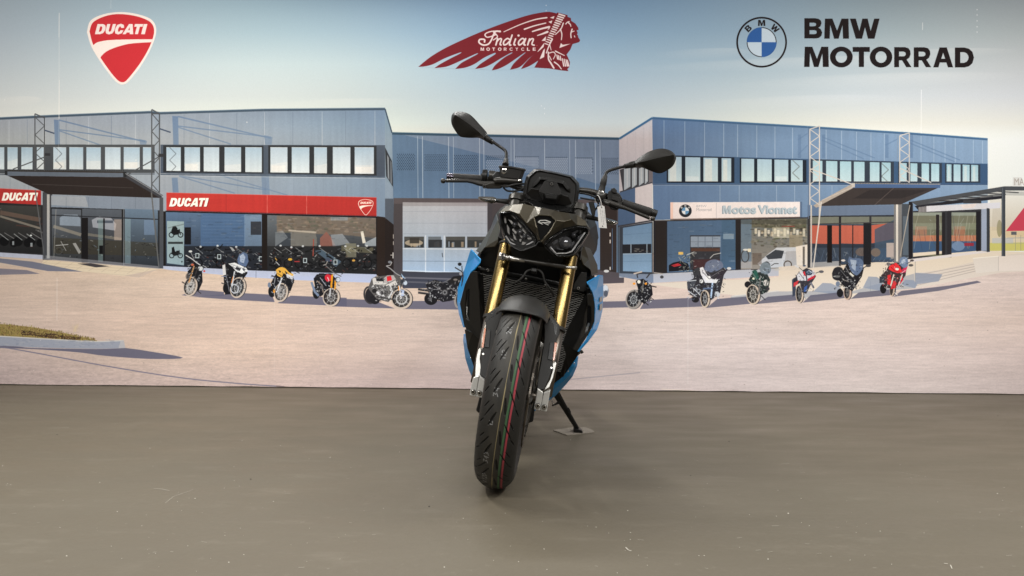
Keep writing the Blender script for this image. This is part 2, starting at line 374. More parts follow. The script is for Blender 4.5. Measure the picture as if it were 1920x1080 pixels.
rect(153, 408, 165, 492, (28, 26, 28)); rect(184, 410, 193, 490, (120, 150, 150), .5); line((195, 409), (195, 494), 3, (30, 30, 32)); line((229.5, 392), (229.5, 497), 2.6, (34, 34, 36)); line((232, 392), (232, 497), 1.5, (150, 160, 170), .6)
rect(234, 410, 245, 494, (140, 170, 180), .5); rect(270, 412, 290, 440, (120, 150, 190), .5); rect(186, 460, 193, 476, (20, 20, 22))
line((96, 403), (298, 411), 1.8, (40, 42, 48)); rect(214, 411, 228, 450, (200, 176, 160), .5)
poly([(81, 478), (300, 499), (300, 504), (81, 486)], (150, 150, 156), .6)
# showroom windows
poly([(306, 396), (712, 406), (745, 425), (745, 530), (706, 516), (306, 500)], (34, 31, 32))
glass([(311, 397), (491, 402), (491, 508), (311, 497)], (84, 112, 148), (44, 52, 66))
glass([(501, 403), (705, 408), (705, 514), (501, 508)], (98, 108, 118), (36, 36, 38))
rect(376, 400, 460, 462, (70, 104, 150), .75); 
for k in range(9): line((380, 406+k*6), (458, 407+k*6), .8, (104, 136, 176), .35)
rect(458, 402, 491, 462, (122, 150, 182), .6); rect(470, 415, 490, 440, (46, 48, 56), .9)
poly([(313, 414), (345, 415), (345, 497), (313, 493)], (142, 168, 176)); rect(346, 426, 358, 458, (24, 24, 28))
def mini(cx, cy, s, col=(24, 26, 28)):
    ring(cx-s, cy, s*.62, s*.62, s*.2, col); ring(cx+s, cy, s*.62, s*.62, s*.2, col)
    poly([(cx-s*1.3, cy-s*.7), (cx-s*.2, cy-s*.8), (cx+s*.2, cy-s*1.2), (cx+s*.9, cy-s*1.1), (cx+s*.5, cy-s*.1), (cx-s*.5, cy+s*.1)], col)
    line((cx+s*.7, cy-s*1.3), (cx+s, cy), s*.18, col)
mini(330, 440, 8.5); poly([(321, 433), (324, 424), (329, 423), (333, 428), (331, 436), (325, 437)], (24, 26, 28)); line((315, 427), (345, 420), 2, (90, 96, 98), .5); rect(315, 453, 343, 457, (40, 44, 46), .9)
mini(330, 479, 8, (30, 34, 36)); poly([(322, 472), (322, 464), (326, 462), (328, 470), (330, 474), (322, 476)], (24, 26, 28)); poly([(339, 489), (343, 489), (341, 493)], (60, 70, 72))
poly([(519, 404), (705, 409), (705, 446), (640, 440), (519, 436)], (116, 104, 92), .85); 
for k in range(150):
    x = RNG.uniform(519, 703); y = RNG.uniform(408, 436)
    ell(x, y, RNG.uniform(1.5, 6), RNG.uniform(.8, 2.6), [(132, 116, 100), (96, 84, 72), (86, 92, 78), (150, 136, 120)][k % 4], .5, 10)
rect(620, 407, 652, 413, (150, 170, 190), .5)
poly([(545, 432), (590, 432), (594, 446), (594, 462), (545, 462)], (120, 118, 112), .8); poly([(541, 430), (594, 434), (592, 437), (541, 433)], (190, 180, 164), .8)
poly([(600, 446), (612, 434), (622, 446), (630, 462), (600, 462)], (150, 92, 80), .85); poly([(620, 440), (642, 438), (656, 456), (624, 462)], (150, 160, 170), .7)
poly([(676, 434), (681, 433), (686, 455), (680, 456)], (220, 218, 206)); poly([(684, 455), (705, 444), (705, 462), (684, 462)], (180, 196, 210), .7)
rect(516, 436, 545, 462, (56, 64, 74), .8); poly([(516, 435), (530, 432), (540, 445), (516, 462)], (150, 160, 168), .5)
rect(501, 461, 705, 512, (34, 34, 36), .75); rect(345, 461, 491, 505, (34, 36, 42), .8)
poly([(640, 460), (700, 464), (700, 475), (640, 470)], (110, 108, 84), .7); rect(648, 456, 668, 482, (150, 148, 120), .6)
poly([(590, 470), (604, 468), (640, 490), (630, 500)], (96, 130, 160), .6); line((588, 448), (587, 480), 1.8, (170, 70, 56))
for k in range(420):      # glints of the machines behind the glass
    x = RNG.uniform(347, 703); y = RNG.uniform(466, 508)
    if 490 < x < 503: continue
    col = [(190, 192, 190), (20, 20, 22), (120, 60, 50), (24, 24, 26), (90, 96, 104), (16, 16, 18), (150, 150, 144)][k % 7]
    l = RNG.uniform(1, 7)*(2 if k % 7 in (1, 3, 5) else 1); an = RNG.uniform(-.9, .9)
    line((x, y), (x+l*math.cos(an), y+l*math.sin(an)), RNG.uniform(.5, 1.5)*(2.4 if k % 7 in (1, 3, 5) else 1), col, .75)
for bx in (372, 412, 448, 520, 560, 605, 650, 690, 665, 540):
    ring(bx, 493, 8, 9, 2, (18, 18, 20), .9); ell(bx+RNG.uniform(-8, 8), 458+RNG.uniform(0, 6), 2.2, 1.8, (206, 214, 220), .9); line((bx-6, 464), (bx+8, 474), 1, (170, 176, 178), .7)
for (x, y) in ((370, 479), (411, 481), (489, 485), (572, 488), (629, 491)):
    rect(x-3.6, y-4.6, x+3.6, y+4.6, (190, 206, 210)); rect(x-2.3, y-3.2, x+2.3, y+3.2, (44, 48, 52))
ell(544, 486, 4, 2.4, (214, 160, 40)); rect(552, 489, 562, 491, (190, 50, 50)); ell(663, 488, 3, 2, (220, 160, 60)); rect(616, 487, 621, 489, (214, 50, 60))
rect(491, 401, 501, 512, (34, 28, 26))
line((310, 396), (712, 407), 2.2, (26, 26, 30)); line((310, 499), (706, 515), 2.4, (30, 30, 34))
poly([(301, 498), (480, 507), (706, 514), (706, 530), (560, 525), (460, 519), (320, 506), (301, 503)], (180, 186, 206))
line((480, 508), (480, 521), .7, (90, 96, 116)); line((602, 512), (602, 527), .7, (90, 96, 116))
for k in range(160):
    x = RNG.uniform(347, 704); y = RNG.uniform(400, 462); w2 = RNG.uniform(2, 16)
    if 488 < x < 503: continue
    rect(x, y, min(x+w2, 488 if x < 490 else 705), y+RNG.uniform(.6, 3), [(40, 50, 66), (150, 166, 182), (70, 76, 78), (110, 100, 88), (30, 36, 46)][k % 5], .16)
# dark corner with the door
poly([(707, 405), (722, 407), (722, 516), (707, 515)], (46, 36, 32)); poly([(722, 407), (742, 424), (756, 376), (756, 520), (722, 516)], (40, 33, 32))
poly([(722, 372), (756, 372), (756, 400), (742, 424), (722, 408)], (80, 92, 108)); poly([(740, 378), (756, 378), (756, 516), (740, 516)], (52, 42, 38))
rect(737, 439, 739, 447, (206, 200, 190)); rect(737, 452, 739, 459, (206, 200, 190)); line((737, 473), (737, 484), 1.5, (230, 228, 224)); line((732, 478), (742, 478), 1.2, (200, 198, 190))

# ---- middle building
poly([(735, 249), (1161, 260), (1161, 400), (738, 400)], (84, 116, 152))
poly([(736, 251), (1161, 261), (1161, 358), (1087, 334), (905, 289), (758, 253)], (112, 136, 164), .85)
grad([(738, 330), (1161, 345), (1161, 372), (738, 371)], (84, 116, 152), (96, 130, 168), a=.6)
line((735, 250), (1161, 260), 4.4, (54, 80, 102)); line((735, 247.5), (1161, 257.5), 1, (120, 146, 160), .7)
for i, x in enumerate((783, 792, 841, 850, 899, 907, 958, 964, 1021, 1068, 1079, 1116, 1125)):
    line((x, 254+(x-735)*.024), (x+.8, 371), 1.3 if i % 3 else .9, (178, 202, 222), .75)
for (a, b) in ((745, 779), (797, 838), (852, 896), (912, 954), (967, 1010), (1024, 1065), (1079, 1113), (1128, 1160)):
    y0_ = 289+(a-745)*.02; r_ = 0
    y = y0_
    while y < y0_+31:
        x = a+(1.9 if r_ % 2 else 0)
        while x < b:
            bright = 905 < x < 1110 and (y-y0_) > (6 if x < 960 else 2)
            ell(x, y, .95, .95, (176, 196, 214) if bright else (28, 40, 58), .85, 6)
            x += 3.8
        y += 2.9; r_ += 1
poly([(738, 371), (1161, 374), (1161, 384), (738, 382)], (88, 82, 86))
rect(738, 382, 1161, 516, (74, 70, 74))
grad([(755, 379), (914, 381), (914, 513), (755, 508)], (176, 184, 194), (160, 188, 216))
rect(755, 379, 914, 386, (150, 150, 156), .8)
for y in (396, 418, 438): line((755, y), (914, y+.5), .8, (140, 154, 172), .7)
for (a, b) in ((758, 795), (803, 827), (836, 872), (876, 913)):
    rect(a, 443.5, b, 464, (56, 60, 62)); rect(a, 443.5, b, 450, (86, 88, 86), .8)
    for k in range(5):
        x = RNG.uniform(a, b-4); rect(x, RNG.uniform(452, 456), x+RNG.uniform(2, 6), 463, [(150, 170, 190), (180, 160, 130), (40, 42, 46)][k % 3], .7)
ell(776, 455, 17, 6, (190, 176, 150), .8); rect(768, 446, 786, 456, (60, 58, 54), .9)
rect(797, 441, 834, 510, (150, 178, 208), .35); rect(797, 441, 799, 510, (206, 220, 232)); rect(832, 441, 834, 510, (206, 220, 232)); rect(803, 449, 829, 464, (44, 46, 50), .8)
line((755, 466), (914, 467), 1.4, (214, 226, 236)); line((755, 489), (914, 490), .9, (110, 130, 156)); line((755, 507), (870, 511), 2.2, (206, 222, 236)); line((829, 474), (830, 482), 1.4, (70, 74, 82))
rect(755, 510, 880, 540, (64, 66, 76)); line((757, 520), (880, 524), 3, (120, 118, 124), .7); line((757, 528), (880, 532), 3, (110, 108, 112), .6)
rect(914, 380, 923, 516, (70, 68, 74)); rect(1125, 378, 1157, 520, (54, 46, 44)); rect(1100, 380, 1125, 505, (110, 140, 178))
line((1148, 428), (1148, 505), 1, (86, 120, 160)); rect(1143, 436, 1145, 443, (220, 215, 206)); rect(1143, 449, 1145, 456, (220, 215, 206)); rect(1143, 500, 1145, 506, (220, 215, 206))
poly([(1156, 420), (1168, 424), (1168, 512), (1156, 516)], (100, 130, 160)); line((1159, 420), (1159, 514), 1.6, (40, 44, 52)); line((1166, 422), (1166, 514), 2, (40, 44, 52))
poly([(1120, 506), (1170, 512), (1170, 530), (1120, 532)], (84, 76, 80))

# ---- right building
poly([(1161, 260), (1223, 222), (1223, 520), (1161, 520)], (184, 184, 190))
grad([(1161, 262), (1223, 226), (1223, 300), (1161, 320)], (196, 194, 198), (180, 182, 190))
for x in (1176, 1192, 1207): line((x, lerp(262, 226, (x-1161)/62)+3, ), (x, 312), .7, (170, 172, 180), .8)
poly([(1162, 318), (1217, 300), (1217, 342), (1168, 358)], (60, 62, 68))
for (a, b) in ((1170, 1182), (1185, 1194), (1198, 1207), (1209, 1215)):
    poly([(a, 316), (b, 312), (b, 345-(b-1180)*.3+5), (a, 351-(a-1180)*.3+3)], (160, 176, 186)); line(((a+b)/2, 314), ((a+b)/2, 348-(a-1180)*.3), 1, (214, 218, 216), .7)
rect(1217, 290, 1224, 345, (110, 106, 112)); line((1162, 360), (1223, 342), 2.6, (62, 68, 78))
poly([(1159, 362), (1191, 352), (1191, 418), (1159, 424)], (72, 100, 138)); poly([(1191, 352), (1223, 343), (1223, 413), (1191, 419)], (198, 196, 200))
line((1159, 424), (1223, 413), 2.6, (60, 62, 70))
poly([(1161, 425), (1224, 415), (1224, 514), (1161, 516)], (58, 66, 78)); grad([(1168, 427), (1222, 418), (1222, 510), (1168, 508)], (104, 144, 184), (126, 160, 192))
poly([(1167, 458), (1221, 457), (1221, 474), (1167, 475)], (38, 40, 46)); 
for x in (1183, 1213): line((x, 457), (x, 474), 1.6, (150, 176, 198))
line((1168, 476), (1222, 475), 1, (170, 192, 210)); line((1168, 440), (1222, 436), .8, (90, 124, 160), .7); line((1168, 490), (1222, 489), .8, (90, 124, 160), .7)
for k in range(8): ell(RNG.uniform(1170, 1218), RNG.uniform(466, 472), 3, 1, (120, 120, 116), .7, 8)
roofR = [(1161, 260), (1223, 221), (1514, 238), (1705, 250), (1852, 261)]
FR = [(1223, 222), (1514, 239), (1705, 251), (1852, 262), (1852, 345), (1852, 410), (1720, 400), (1676, 406), (1225, 412)]
grad(FR, (88, 120, 162), (128, 156, 188), vertical=False)
line((1161, 260), (1223, 221), 4, (62, 106, 146))
rect(1817, 306, 1852, 345, (90, 124, 164), .5)
for x in (1245, 1284, 1321, 1357, 1383, 1419, 1453, 1486, 1549, 1578, 1606, 1633, 1658, 1727, 1751, 1772, 1791, 1825, 1842):
    ry = yat(roofR, x); line((x, ry+3), (x, lerp(290, 306, (x-1224)/628)), .9, (182, 204, 222), .65)
for x in (1350, 1386, 1456, 1490, 1560, 1590): line((x, 347), (x, 378), .9, (182, 204, 222), .6)
for ox in (1496, 1660, 1541, 1706):      # truss shadows
    poly([(ox, 252), (ox+6, 252), (ox+6, 296), (ox, 296)], (70, 100, 142), .35)
for (a, b) in (((1541, 256), (1640, 296)), ((1541, 262), (1620, 298)), ((1706, 268), (1790, 303)), ((1706, 262), (1800, 300)), ((1496, 262), (1514, 250)), ((1496, 290), (1514, 272)), ((1660, 272), (1684, 260))): line(a, b, 2.2, (82, 112, 152), .45)
poly([(1224, 290), (1852, 307), (1852, 345), (1224, 344)], (58, 88, 126)); 
for (a, b, t0) in ((1250, 1377, 291), (1387, 1512, 296), (1520, 1676, 298), (1684, 1766, 303), (1772, 1838, 306)):
    poly([(a, t0), (b, t0+(b-a)*.03), (b, 342.5), (a, 342.5)], (34, 42, 54) if a < 1500 else (52, 62, 76))
paneR = [(1253, 1278), (1285, 1313), (1319, 1346), (1353, 1371), (1390, 1414), (1420, 1447), (1452, 1478), (1483, 1505), (1524, 1542), (1549, 1570), (1575, 1596), (1601, 1621), (1631, 1649), (1653, 1670), (1688, 1700), (1707, 1720), (1728, 1742), (1746, 1761), (1775, 1784), (1788, 1801), (1805, 1818), (1821, 1834)]
for i, (a, b) in enumerate(paneR):
    t = lerp(293.5, 309, (a-1253)/580); bt = 339.5
    grad([(a, t), (b, t+.5), (b, bt), (a, bt)], (150, 184, 208) if i < 8 else (150, 190, 205), (178, 206, 214))
    if i in (0, 2, 3, 18, 20, 21): rect(a+3, t+3, a+(b-a)*.6, bt, (206, 214, 210), .6)
    if i in (1, 6): rect(a+2, bt-9, b-3, bt, (206, 220, 226), .5)
    line((a, bt), (b, bt), 1, (226, 232, 232), .6)
for (ox, yy) in ((1486, 300), (1653, 306)):
    for k in range(3): line((ox+(k % 2)*13, yy+k*12), (ox+((k+1) % 2)*13, yy+12+k*12), 1.8, (84, 84, 80), .5)
pline(roofR[1:], 4, (66, 100, 138)); pline([(x, y-2) for x, y in roofR[1:]], 1, (130, 160, 178), .8)
line((1224, 345.5), (1852, 346), 1.8, (66, 90, 124)); line((1224, 347), (1852, 347.5), .8, (170, 190, 206), .5)
# white shop sign
poly([(1260, 381), (1504, 378), (1504, 408), (1260, 413)], (60, 80, 112), .5)
poly([(1257, 379), (1500, 378), (1500, 406), (1257, 411)], (226, 220, 222)); poly([(1257, 379), (1262, 379), (1262, 411), (1257, 411)], (238, 200, 184))
poly([(1262, 381), (1342, 380), (1342, 408), (1262, 409)], (232, 224, 224), .8); line((1343, 380), (1343, 409), .9, (180, 178, 184)); line((1257, 411), (1500, 407), 2, (120, 104, 98))
def roundel(cx, cy, r, outer, face, blue, white, letters):
    ell(cx, cy, r, r, outer); ell(cx, cy, r*.56, r*.56, white)
    poly([(cx, cy)]+eps(cx, cy, r*.56, r*.56, 8, 0, 180, 270), blue); poly([(cx, cy)]+eps(cx, cy, r*.56, r*.56, 8, 0, 0, 90), blue)
    for s, an in (('B', -48), ('M', 0), ('W', 48)):
        a_ = math.radians(an-90); x, y = cx+r*.78*math.cos(a_), cy+r*.78*math.sin(a_); h = r*.14
        gl(s, (x-h, y-h, x+h, y+h), letters, rot=an)
roundel(1285, 395, 12, (40, 46, 54), None, (90, 150, 200), (220, 230, 236), (220, 222, 224))
glyphs('BMW', (1306, 384, 1325, 388.5), (168, 172, 178)); glyphs('Motorrad', (1306, 390, 1334, 395.5), (150, 154, 160))
for (dx, dy, c_) in ((-1.2, .8, (112, 134, 152)), (0, 0, (172, 192, 206))):
    gl('M', (1355+dx, 385+dy, 1371+dx, 400+dy), c_); glyphs('otos', (1372.5+dx, 386+dy, 1418+dx, 400.6+dy), c_, bold=.035); glyphs('Vionnet', (1421.5+dx, 384+dy, 1495+dx, 400.6+dy), c_, bold=.035)
# right showroom glass
poly([(1225, 413), (1514, 408), (1514, 503), (1225, 515)], (40, 40, 46))
rect(1229, 415, 1249, 512, (44, 39, 38))
glass([(1251, 414), (1379, 412), (1379, 505), (1251, 511)], (74, 104, 140), (80, 108, 140))
glass([(1389, 411), (1514, 409), (1514, 502), (1389, 505)], (96, 104, 104), (150, 144, 136))
rect(1294, 441, 1350, 506, (50, 44, 44), .8); rect(1295, 443, 1351, 463, (150, 172, 196), .85)
for x in (1309, 1322, 1336): line((x, 442), (x, 465), 1, (90, 104, 124))
line((1295, 453), (1351, 453), 1, (110, 120, 136)); rect(1296, 465, 1350, 471, (96, 62, 48), .8); rect(1300, 486, 1350, 506, (84, 40, 40), .6)
rect(1353, 412, 1379, 503, (66, 98, 130), .8); rect(1356, 438, 1376, 448, (150, 176, 196), .6)
poly([(1254, 497), (1262, 492), (1276, 489), (1290, 494), (1294, 506), (1254, 509)], (30, 30, 36)); poly([(1258, 497), (1272, 493), (1278, 497), (1264, 500)], (214, 44, 50))
for k in range(60): x = RNG.uniform(1272, 1300); y = RNG.uniform(474, 508); line((x, y), (x+RNG.uniform(-5, 5), y+RNG.uniform(-3, 6)), 1, [(150, 160, 140), (40, 46, 50), (190, 190, 176)][k % 3], .7)
rect(1272, 472, 1281, 477, (232, 190, 90)); line((1287, 478), (1302, 472), 1.4, (190, 200, 200)); ring(1302, 474, 4, 2, .8, (180, 186, 186))
rect(1389, 411, 1409, 502, (92, 124, 156), .6); rect(1389, 490, 1410, 502, (200, 184, 170), .5); ring(1397, 480, 8, 12, 2, (70, 70, 72)); ell(1398, 468, 5, 2, (210, 214, 210)); rect(1402, 466, 1408, 472, (224, 218, 190))
poly([(1410, 412), (1512, 410), (1512, 430), (1410, 426)], (98, 96, 78)); 
for k in range(220):
    x = RNG.uniform(1410, 1512); y = RNG.uniform(412, 462)
    ell(x, y, RNG.uniform(1, 5), RNG.uniform(.6, 2), [(70, 64, 52), (120, 114, 96), (86, 96, 70), (150, 146, 130), (60, 54, 46)][k % 5], .55, 8)
for k in range(16):
    x = 1415+k*6; rect(x, 428+(k % 3)*3, x+4.5, 438+(k % 2)*5, [(214, 208, 184), (230, 226, 210), (190, 176, 150)][k % 3], .8)
rect(1448, 426, 1480, 446, (226, 222, 196), .5); line((1466, 424), (1490, 424), 1.4, (170, 60, 50), .8)
poly([(1480, 440), (1505, 440), (1505, 500), (1480, 500)], (150, 140, 116), .8)
poly([(1420, 494), (1440, 476), (1456, 464), (1496, 463), (1498, 500), (1430, 502)], (196, 204, 214)); poly([(1436, 480), (1454, 468), (1470, 470), (1466, 484), (1440, 486)], (62, 68, 76)); poly([(1474, 471), (1494, 470), (1494, 498), (1470, 500)], (170, 172, 176), .8); ring(1437, 497, 7, 7, 2, (44, 44, 46)); ring(1477, 496, 8, 8, 2, (80, 70, 60))
poly([(1492, 462), (1514, 458), (1514, 502), (1494, 502)], (228, 220, 208)); rect(1505, 462, 1509, 500, (60, 56, 52), .7)
rect(1411, 474, 1428, 496, (90, 72, 60), .5); rect(1389, 412, 1514, 420, (70, 72, 66), .5)
for k in range(150):
    x = RNG.uniform(1252, 1508); y = RNG.uniform(414, 500); w2 = RNG.uniform(2, 14)
    rect(x, y, min(x+w2, 1510), y+RNG.uniform(.6, 3), [(36, 46, 62), (160, 176, 190), (60, 70, 76), (120, 112, 98), (28, 32, 42)][k % 5], .16)
rect(1379.5, 411, 1389, 508, (40, 38, 40)); line((1229, 414), (1514, 408), 2, (54, 50, 52)); line((1250, 512), (1514, 503), 2, (50, 52, 58))
poly([(1225, 513), (1380, 506), (1540, 500), (1540, 512), (1225, 530)], (180, 182, 190)); poly([(1225, 513), (1225, 530), (1206, 530), (1206, 516)], (150, 156, 170)); poly([(1161, 512), (1225, 514), (1225, 530), (1161, 518)], (120, 132, 152))
# pale forecourt and steps on the right
poly([(1215, 532), (1300, 527), (1440, 521), (1540, 508), (1700, 484), (1860, 470), (1920, 472), (2220, 470), (2220, 500), (1920, 500), (1716, 538), (1600, 560), (1440, 560), (1330, 548)], (216, 202, 184))
poly([(1716, 512), (1760, 506), (1880, 478), (1920, 474), (2220, 470), (2220, 494), (1880, 510), (1716, 540)], (208, 196, 184))
for k in range(4): line((1716, 516+k*6.5), (1868-k*10, 487+k*6.2), 1.3, (168, 156, 148), .8)
poly([(1715, 511), (1767, 514), (1760, 527), (1716, 533)], (138, 144, 158), .9); poly([(1824, 484), (1872, 481), (1872, 508), (1830, 512)], (212, 202, 192)); poly([(1872, 480), (2220, 462), (2220, 500), (1872, 508)], (216, 204, 194))
line((1824, 484), (1872, 480), 1.2, (236, 228, 216)); line((1872, 481), (1872, 508), 1, (180, 172, 164))
poly([(1370, 556), (1460, 545), (1714, 512), (1716, 540), (1460, 562), (1370, 562)], (170, 168, 168)); line((1372, 555), (1460, 545), 2, (206, 200, 192)); 
poly([(1460, 500), (1716, 480), (1716, 512), (1600, 545), (1460, 546)], (216, 202, 184))
line((1716, 482), (1716, 538), 1, (150, 148, 146)); line((1632, 526), (1632, 548), .8, (140, 140, 142))
for (a, b, t, bt) in ((1525, 1576, 530, 552), (1618, 1655, 518, 545), (1690, 1720, 524, 540)):
    poly([(a, bt-6), ((a+b)/2-8, t), ((a+b)/2+8, t+1), (b, t+9), (b-4, bt)], (130, 140, 158), .75)
# right entrance under the canopy
poly([(1514, 405), (1692, 402), (1704, 396), (1852, 386), (1852, 472), (1704, 486), (1514, 502)], (54, 54, 58))
poly([(1542, 386), (1676, 384), (1676, 403), (1542, 405)], (100, 118, 146)); poly([(1514, 384), (1542, 386), (1542, 405), (1514, 406)], (92, 116, 150))
for (a, b) in ((1519, 1573), (1577, 1630), (1634, 1676)):
    t = 424 if a < 1630 else 418
    rect(a, 406, b, 498-(a-1519)*.06, (60, 72, 90))
    rect(a, 406, b, 420, (112, 116, 104)); poly([(a, 422), (b, t-1), (b, 458 if a < 1600 else 448), (a, 456)], (192, 92, 72)); rect(a, 457, b, 464, (44, 52, 66), .8)
    for k in range(14): x = RNG.uniform(a, b-6); line((x, RNG.uniform(462, 492)), (x+RNG.uniform(3, 9), RNG.uniform(462, 492)), 1, [(90, 110, 140), (36, 44, 58), (150, 160, 170)][k % 3], .6)
poly([(1519, 492), (1573, 489), (1573, 500), (1519, 502)], (190, 186, 182), .7); poly([(1640, 430), (1676, 412), (1676, 485), (1640, 488)], (66, 86, 110), .8)
ell(1642, 473, 9, 8, (120, 106, 96), .9); rect(1662, 455, 1676, 482, (206, 186, 174), .8); ell(1616, 472, 12, 8, (110, 94, 86), .8)
rect(1551, 422, 1560, 492, (30, 26, 26)); rect(1573, 405, 1577, 498, (40, 40, 44)); line((1599, 421), (1599, 492), 2, (40, 38, 42)); rect(1619, 418, 1633, 496, (34, 34, 38)); line((1517, 420), (1676, 416), 1.6, (60, 60, 64)); line((1517, 405.5), (1676, 404), 2.2, (46, 48, 54))
rect(1676, 380, 1691, 494, (120, 118, 118)); rect(1680, 380, 1684, 490, (214, 206, 196)); rect(1691, 382, 1712, 488, (70, 76, 84)); rect(1704, 378, 1711, 487, (34, 32, 36))
rect(1693, 405, 1703, 478, (96, 110, 124), .7); line((1706, 384), (1688, 480), 1.6, (170, 160, 148))
for (a, b) in ((1712, 1768), (1784, 1831)):
    rect(a, 398, b, 480-(a-1712)*.1, (112, 112, 92)); rect(a, 398, b, 404, (150, 160, 150), .7); rect(a, 441, b, 452, (196, 120, 92), .8); rect(a, 452, b, 474, (64, 88, 120)); rect(a+4, 424, a+26, 440, (170, 110, 86), .7); rect(a, 418, b, 430, (150, 160, 140), .35)
    for k in range(16): x = RNG.uniform(a, b-6); line((x, RNG.uniform(400, 474)), (x+RNG.uniform(2, 9), RNG.uniform(400, 440) if k % 2 else RNG.uniform(452, 474)), 1, [(86, 84, 66), (190, 186, 170), (54, 66, 86), (170, 180, 180)][k % 4], .4)
    poly([(a, 474), (b, 470), (b, 475), (a, 481)], (222, 208, 190))
ell(1797, 461, 12, 9, (130, 150, 180), .7); rect(1808, 455, 1826, 461, (160, 40, 50), .8); rect(1755, 402, 1761, 478, (44, 38, 40)); rect(1766, 398, 1772, 478, (40, 38, 40)); rect(1776, 396, 1784, 482, (46, 44, 48)); rect(1830, 396, 1838, 470, (36, 34, 38)); rect(1840, 388, 1850, 470, (150, 160, 180)); rect(1850, 386, 1856, 472, (44, 44, 50))
poly([(1692, 487), (1840, 470), (1860, 472), (1700, 492)], (214, 206, 204))
# far right background
poly([(1856, 392), (1920, 388), (2220, 380), (2220, 470), (1856, 470)], (206, 192, 166)); grad([(1856, 350), (2220, 340), (2220, 420), (1856, 425)], (222, 221, 216), (200, 190, 174))
poly([(1886, 433), (1920, 389), (1990, 385), (2030, 430)], (188, 66, 84)); rect(1886, 433, 2220, 444, (204, 184, 150)); rect(1896, 434, 1906, 440, (90, 92, 96))
poly([(1856, 455), (2220, 450), (2220, 470), (1856, 470)], (190, 186, 96), .8); ell(1874, 428, 5, 16, (120, 116, 80), .6); rect(1860, 446, 1900, 456, (176, 180, 184), .7)
for k in range(14): line((1862+k*.9, 380), (1860+k*1.6, 432), .5, (150, 140, 124), .5)
for k in range(30): x = 1904+k*10; line((x, 440), (x, 470), .8, (130, 130, 128), .8)
line((1888, 446), (2220, 442), 1, (150, 150, 148)); line((1888, 456), (2220, 452), 1, (150, 150, 148), .6)
rect(1899, 332, 1916, 348, (206, 204, 200)); glyphs('MA', (1902, 334, 1920, 347), (160, 150, 142))
# pergola
poly([(1708, 378), (1883, 349), (2220, 352), (2220, 358), (1884, 357), (1720, 386)], (74, 76, 80)); poly([(1715, 386), (1880, 362), (1880, 372), (1730, 388), (1722, 394)], (40, 40, 46))
poly([(1740, 380), (1882, 358), (2220, 366), (2220, 372), (1890, 366)], (160, 160, 156), .6)
for k in range(6): line((1760+k*22, 376-k*3.5), (1790+k*24, 377-k*3.2), 1.6, (50, 50, 54))
poly([(1722, 389), (1736, 386), (1876, 379), (1875, 390), (1736, 397), (1722, 398)], (206, 204, 210)); poly([(1722, 388), (1737, 386), (1737, 397), (1722, 398)], (110, 106, 108)); poly([(1800, 384), (1832, 381), (1826, 389), (1806, 391)], (226, 206, 196), .7); rect(1806, 375, 1840, 381, (60, 60, 64))
for k in range(5): line((1724+k*2.6, 388), (1724+k*2.6, 397), .6, (190, 186, 184))
rect(1878, 351, 1885, 480, (62, 66, 72)); rect(1850, 390, 1854, 472, (58, 62, 68)); line((1880, 351), (1880, 480), .8, (150, 156, 160), .6)
# right canopy and its trusses
poly([(1525, 385), (1541, 375), (1600, 343), (1600, 352), (1542, 386), (1530, 389)], (168, 158, 148)); poly([(1600, 352), (1761, 351), (1689, 383), (1535, 386)], (62, 55, 54)); poly([(1630, 356), (1740, 356), (1690, 372), (1600, 372)], (44, 40, 42), .6)
poly([(1599, 343), (1763, 345), (1763, 352), (1599, 352)], (70, 98, 144)); line((1600, 343.5), (1763, 345), 1.8, (150, 144, 138)); 
for k in range(54): line((1601+k*3, 342.4), (1602+k*3, 344.5), 1.2, (60, 60, 64), .8)
rect(1597, 343, 1603, 351, (190, 184, 176)); line((1676, 352), (1640, 384), 1, (110, 96, 90), .7)
line((1541, 375), (1600, 350), 1, (206, 196, 186), .7)
TRC = (196, 190, 184)
def truss(xa, xb, y0_, y1_, n, col, w_, skew=8):
    line((xa, y0_+skew), (xa, y1_), w_, col); line((xb, y0_), (xb, y1_), w_, col); line((xa, y0_+skew), (xb, y0_), w_, col)
    h = (y1_-y0_-skew)/n
    for k in range(n):
        A_, B_ = ((xa, xb) if k % 2 == 0 else (xb, xa))
        line((A_, y0_+skew+k*h), (B_, y0_+skew+(k+1)*h), w_*.75, col)
line((1516, 240), (1516, 410), 1.4, (90, 110, 140)); truss(1518.5, 1536.5, 236, 384, 11, TRC, 2.0, 6); line((1536.5, 380), (1536, 420), 2, TRC); line((1540, 378), (1525, 502), 2.4, (206, 200, 192)); line((1521, 384), (1521, 500), 2.8, (190, 186, 180)); line((1519, 316), (1600, 346), 2, TRC)
truss(1687, 1705, 249, 342, 7, TRC, 2.0, 5); line((1687, 315), (1746, 342), 2, TRC); line((1683, 254), (1683, 300), 1.4, (120, 140, 164))
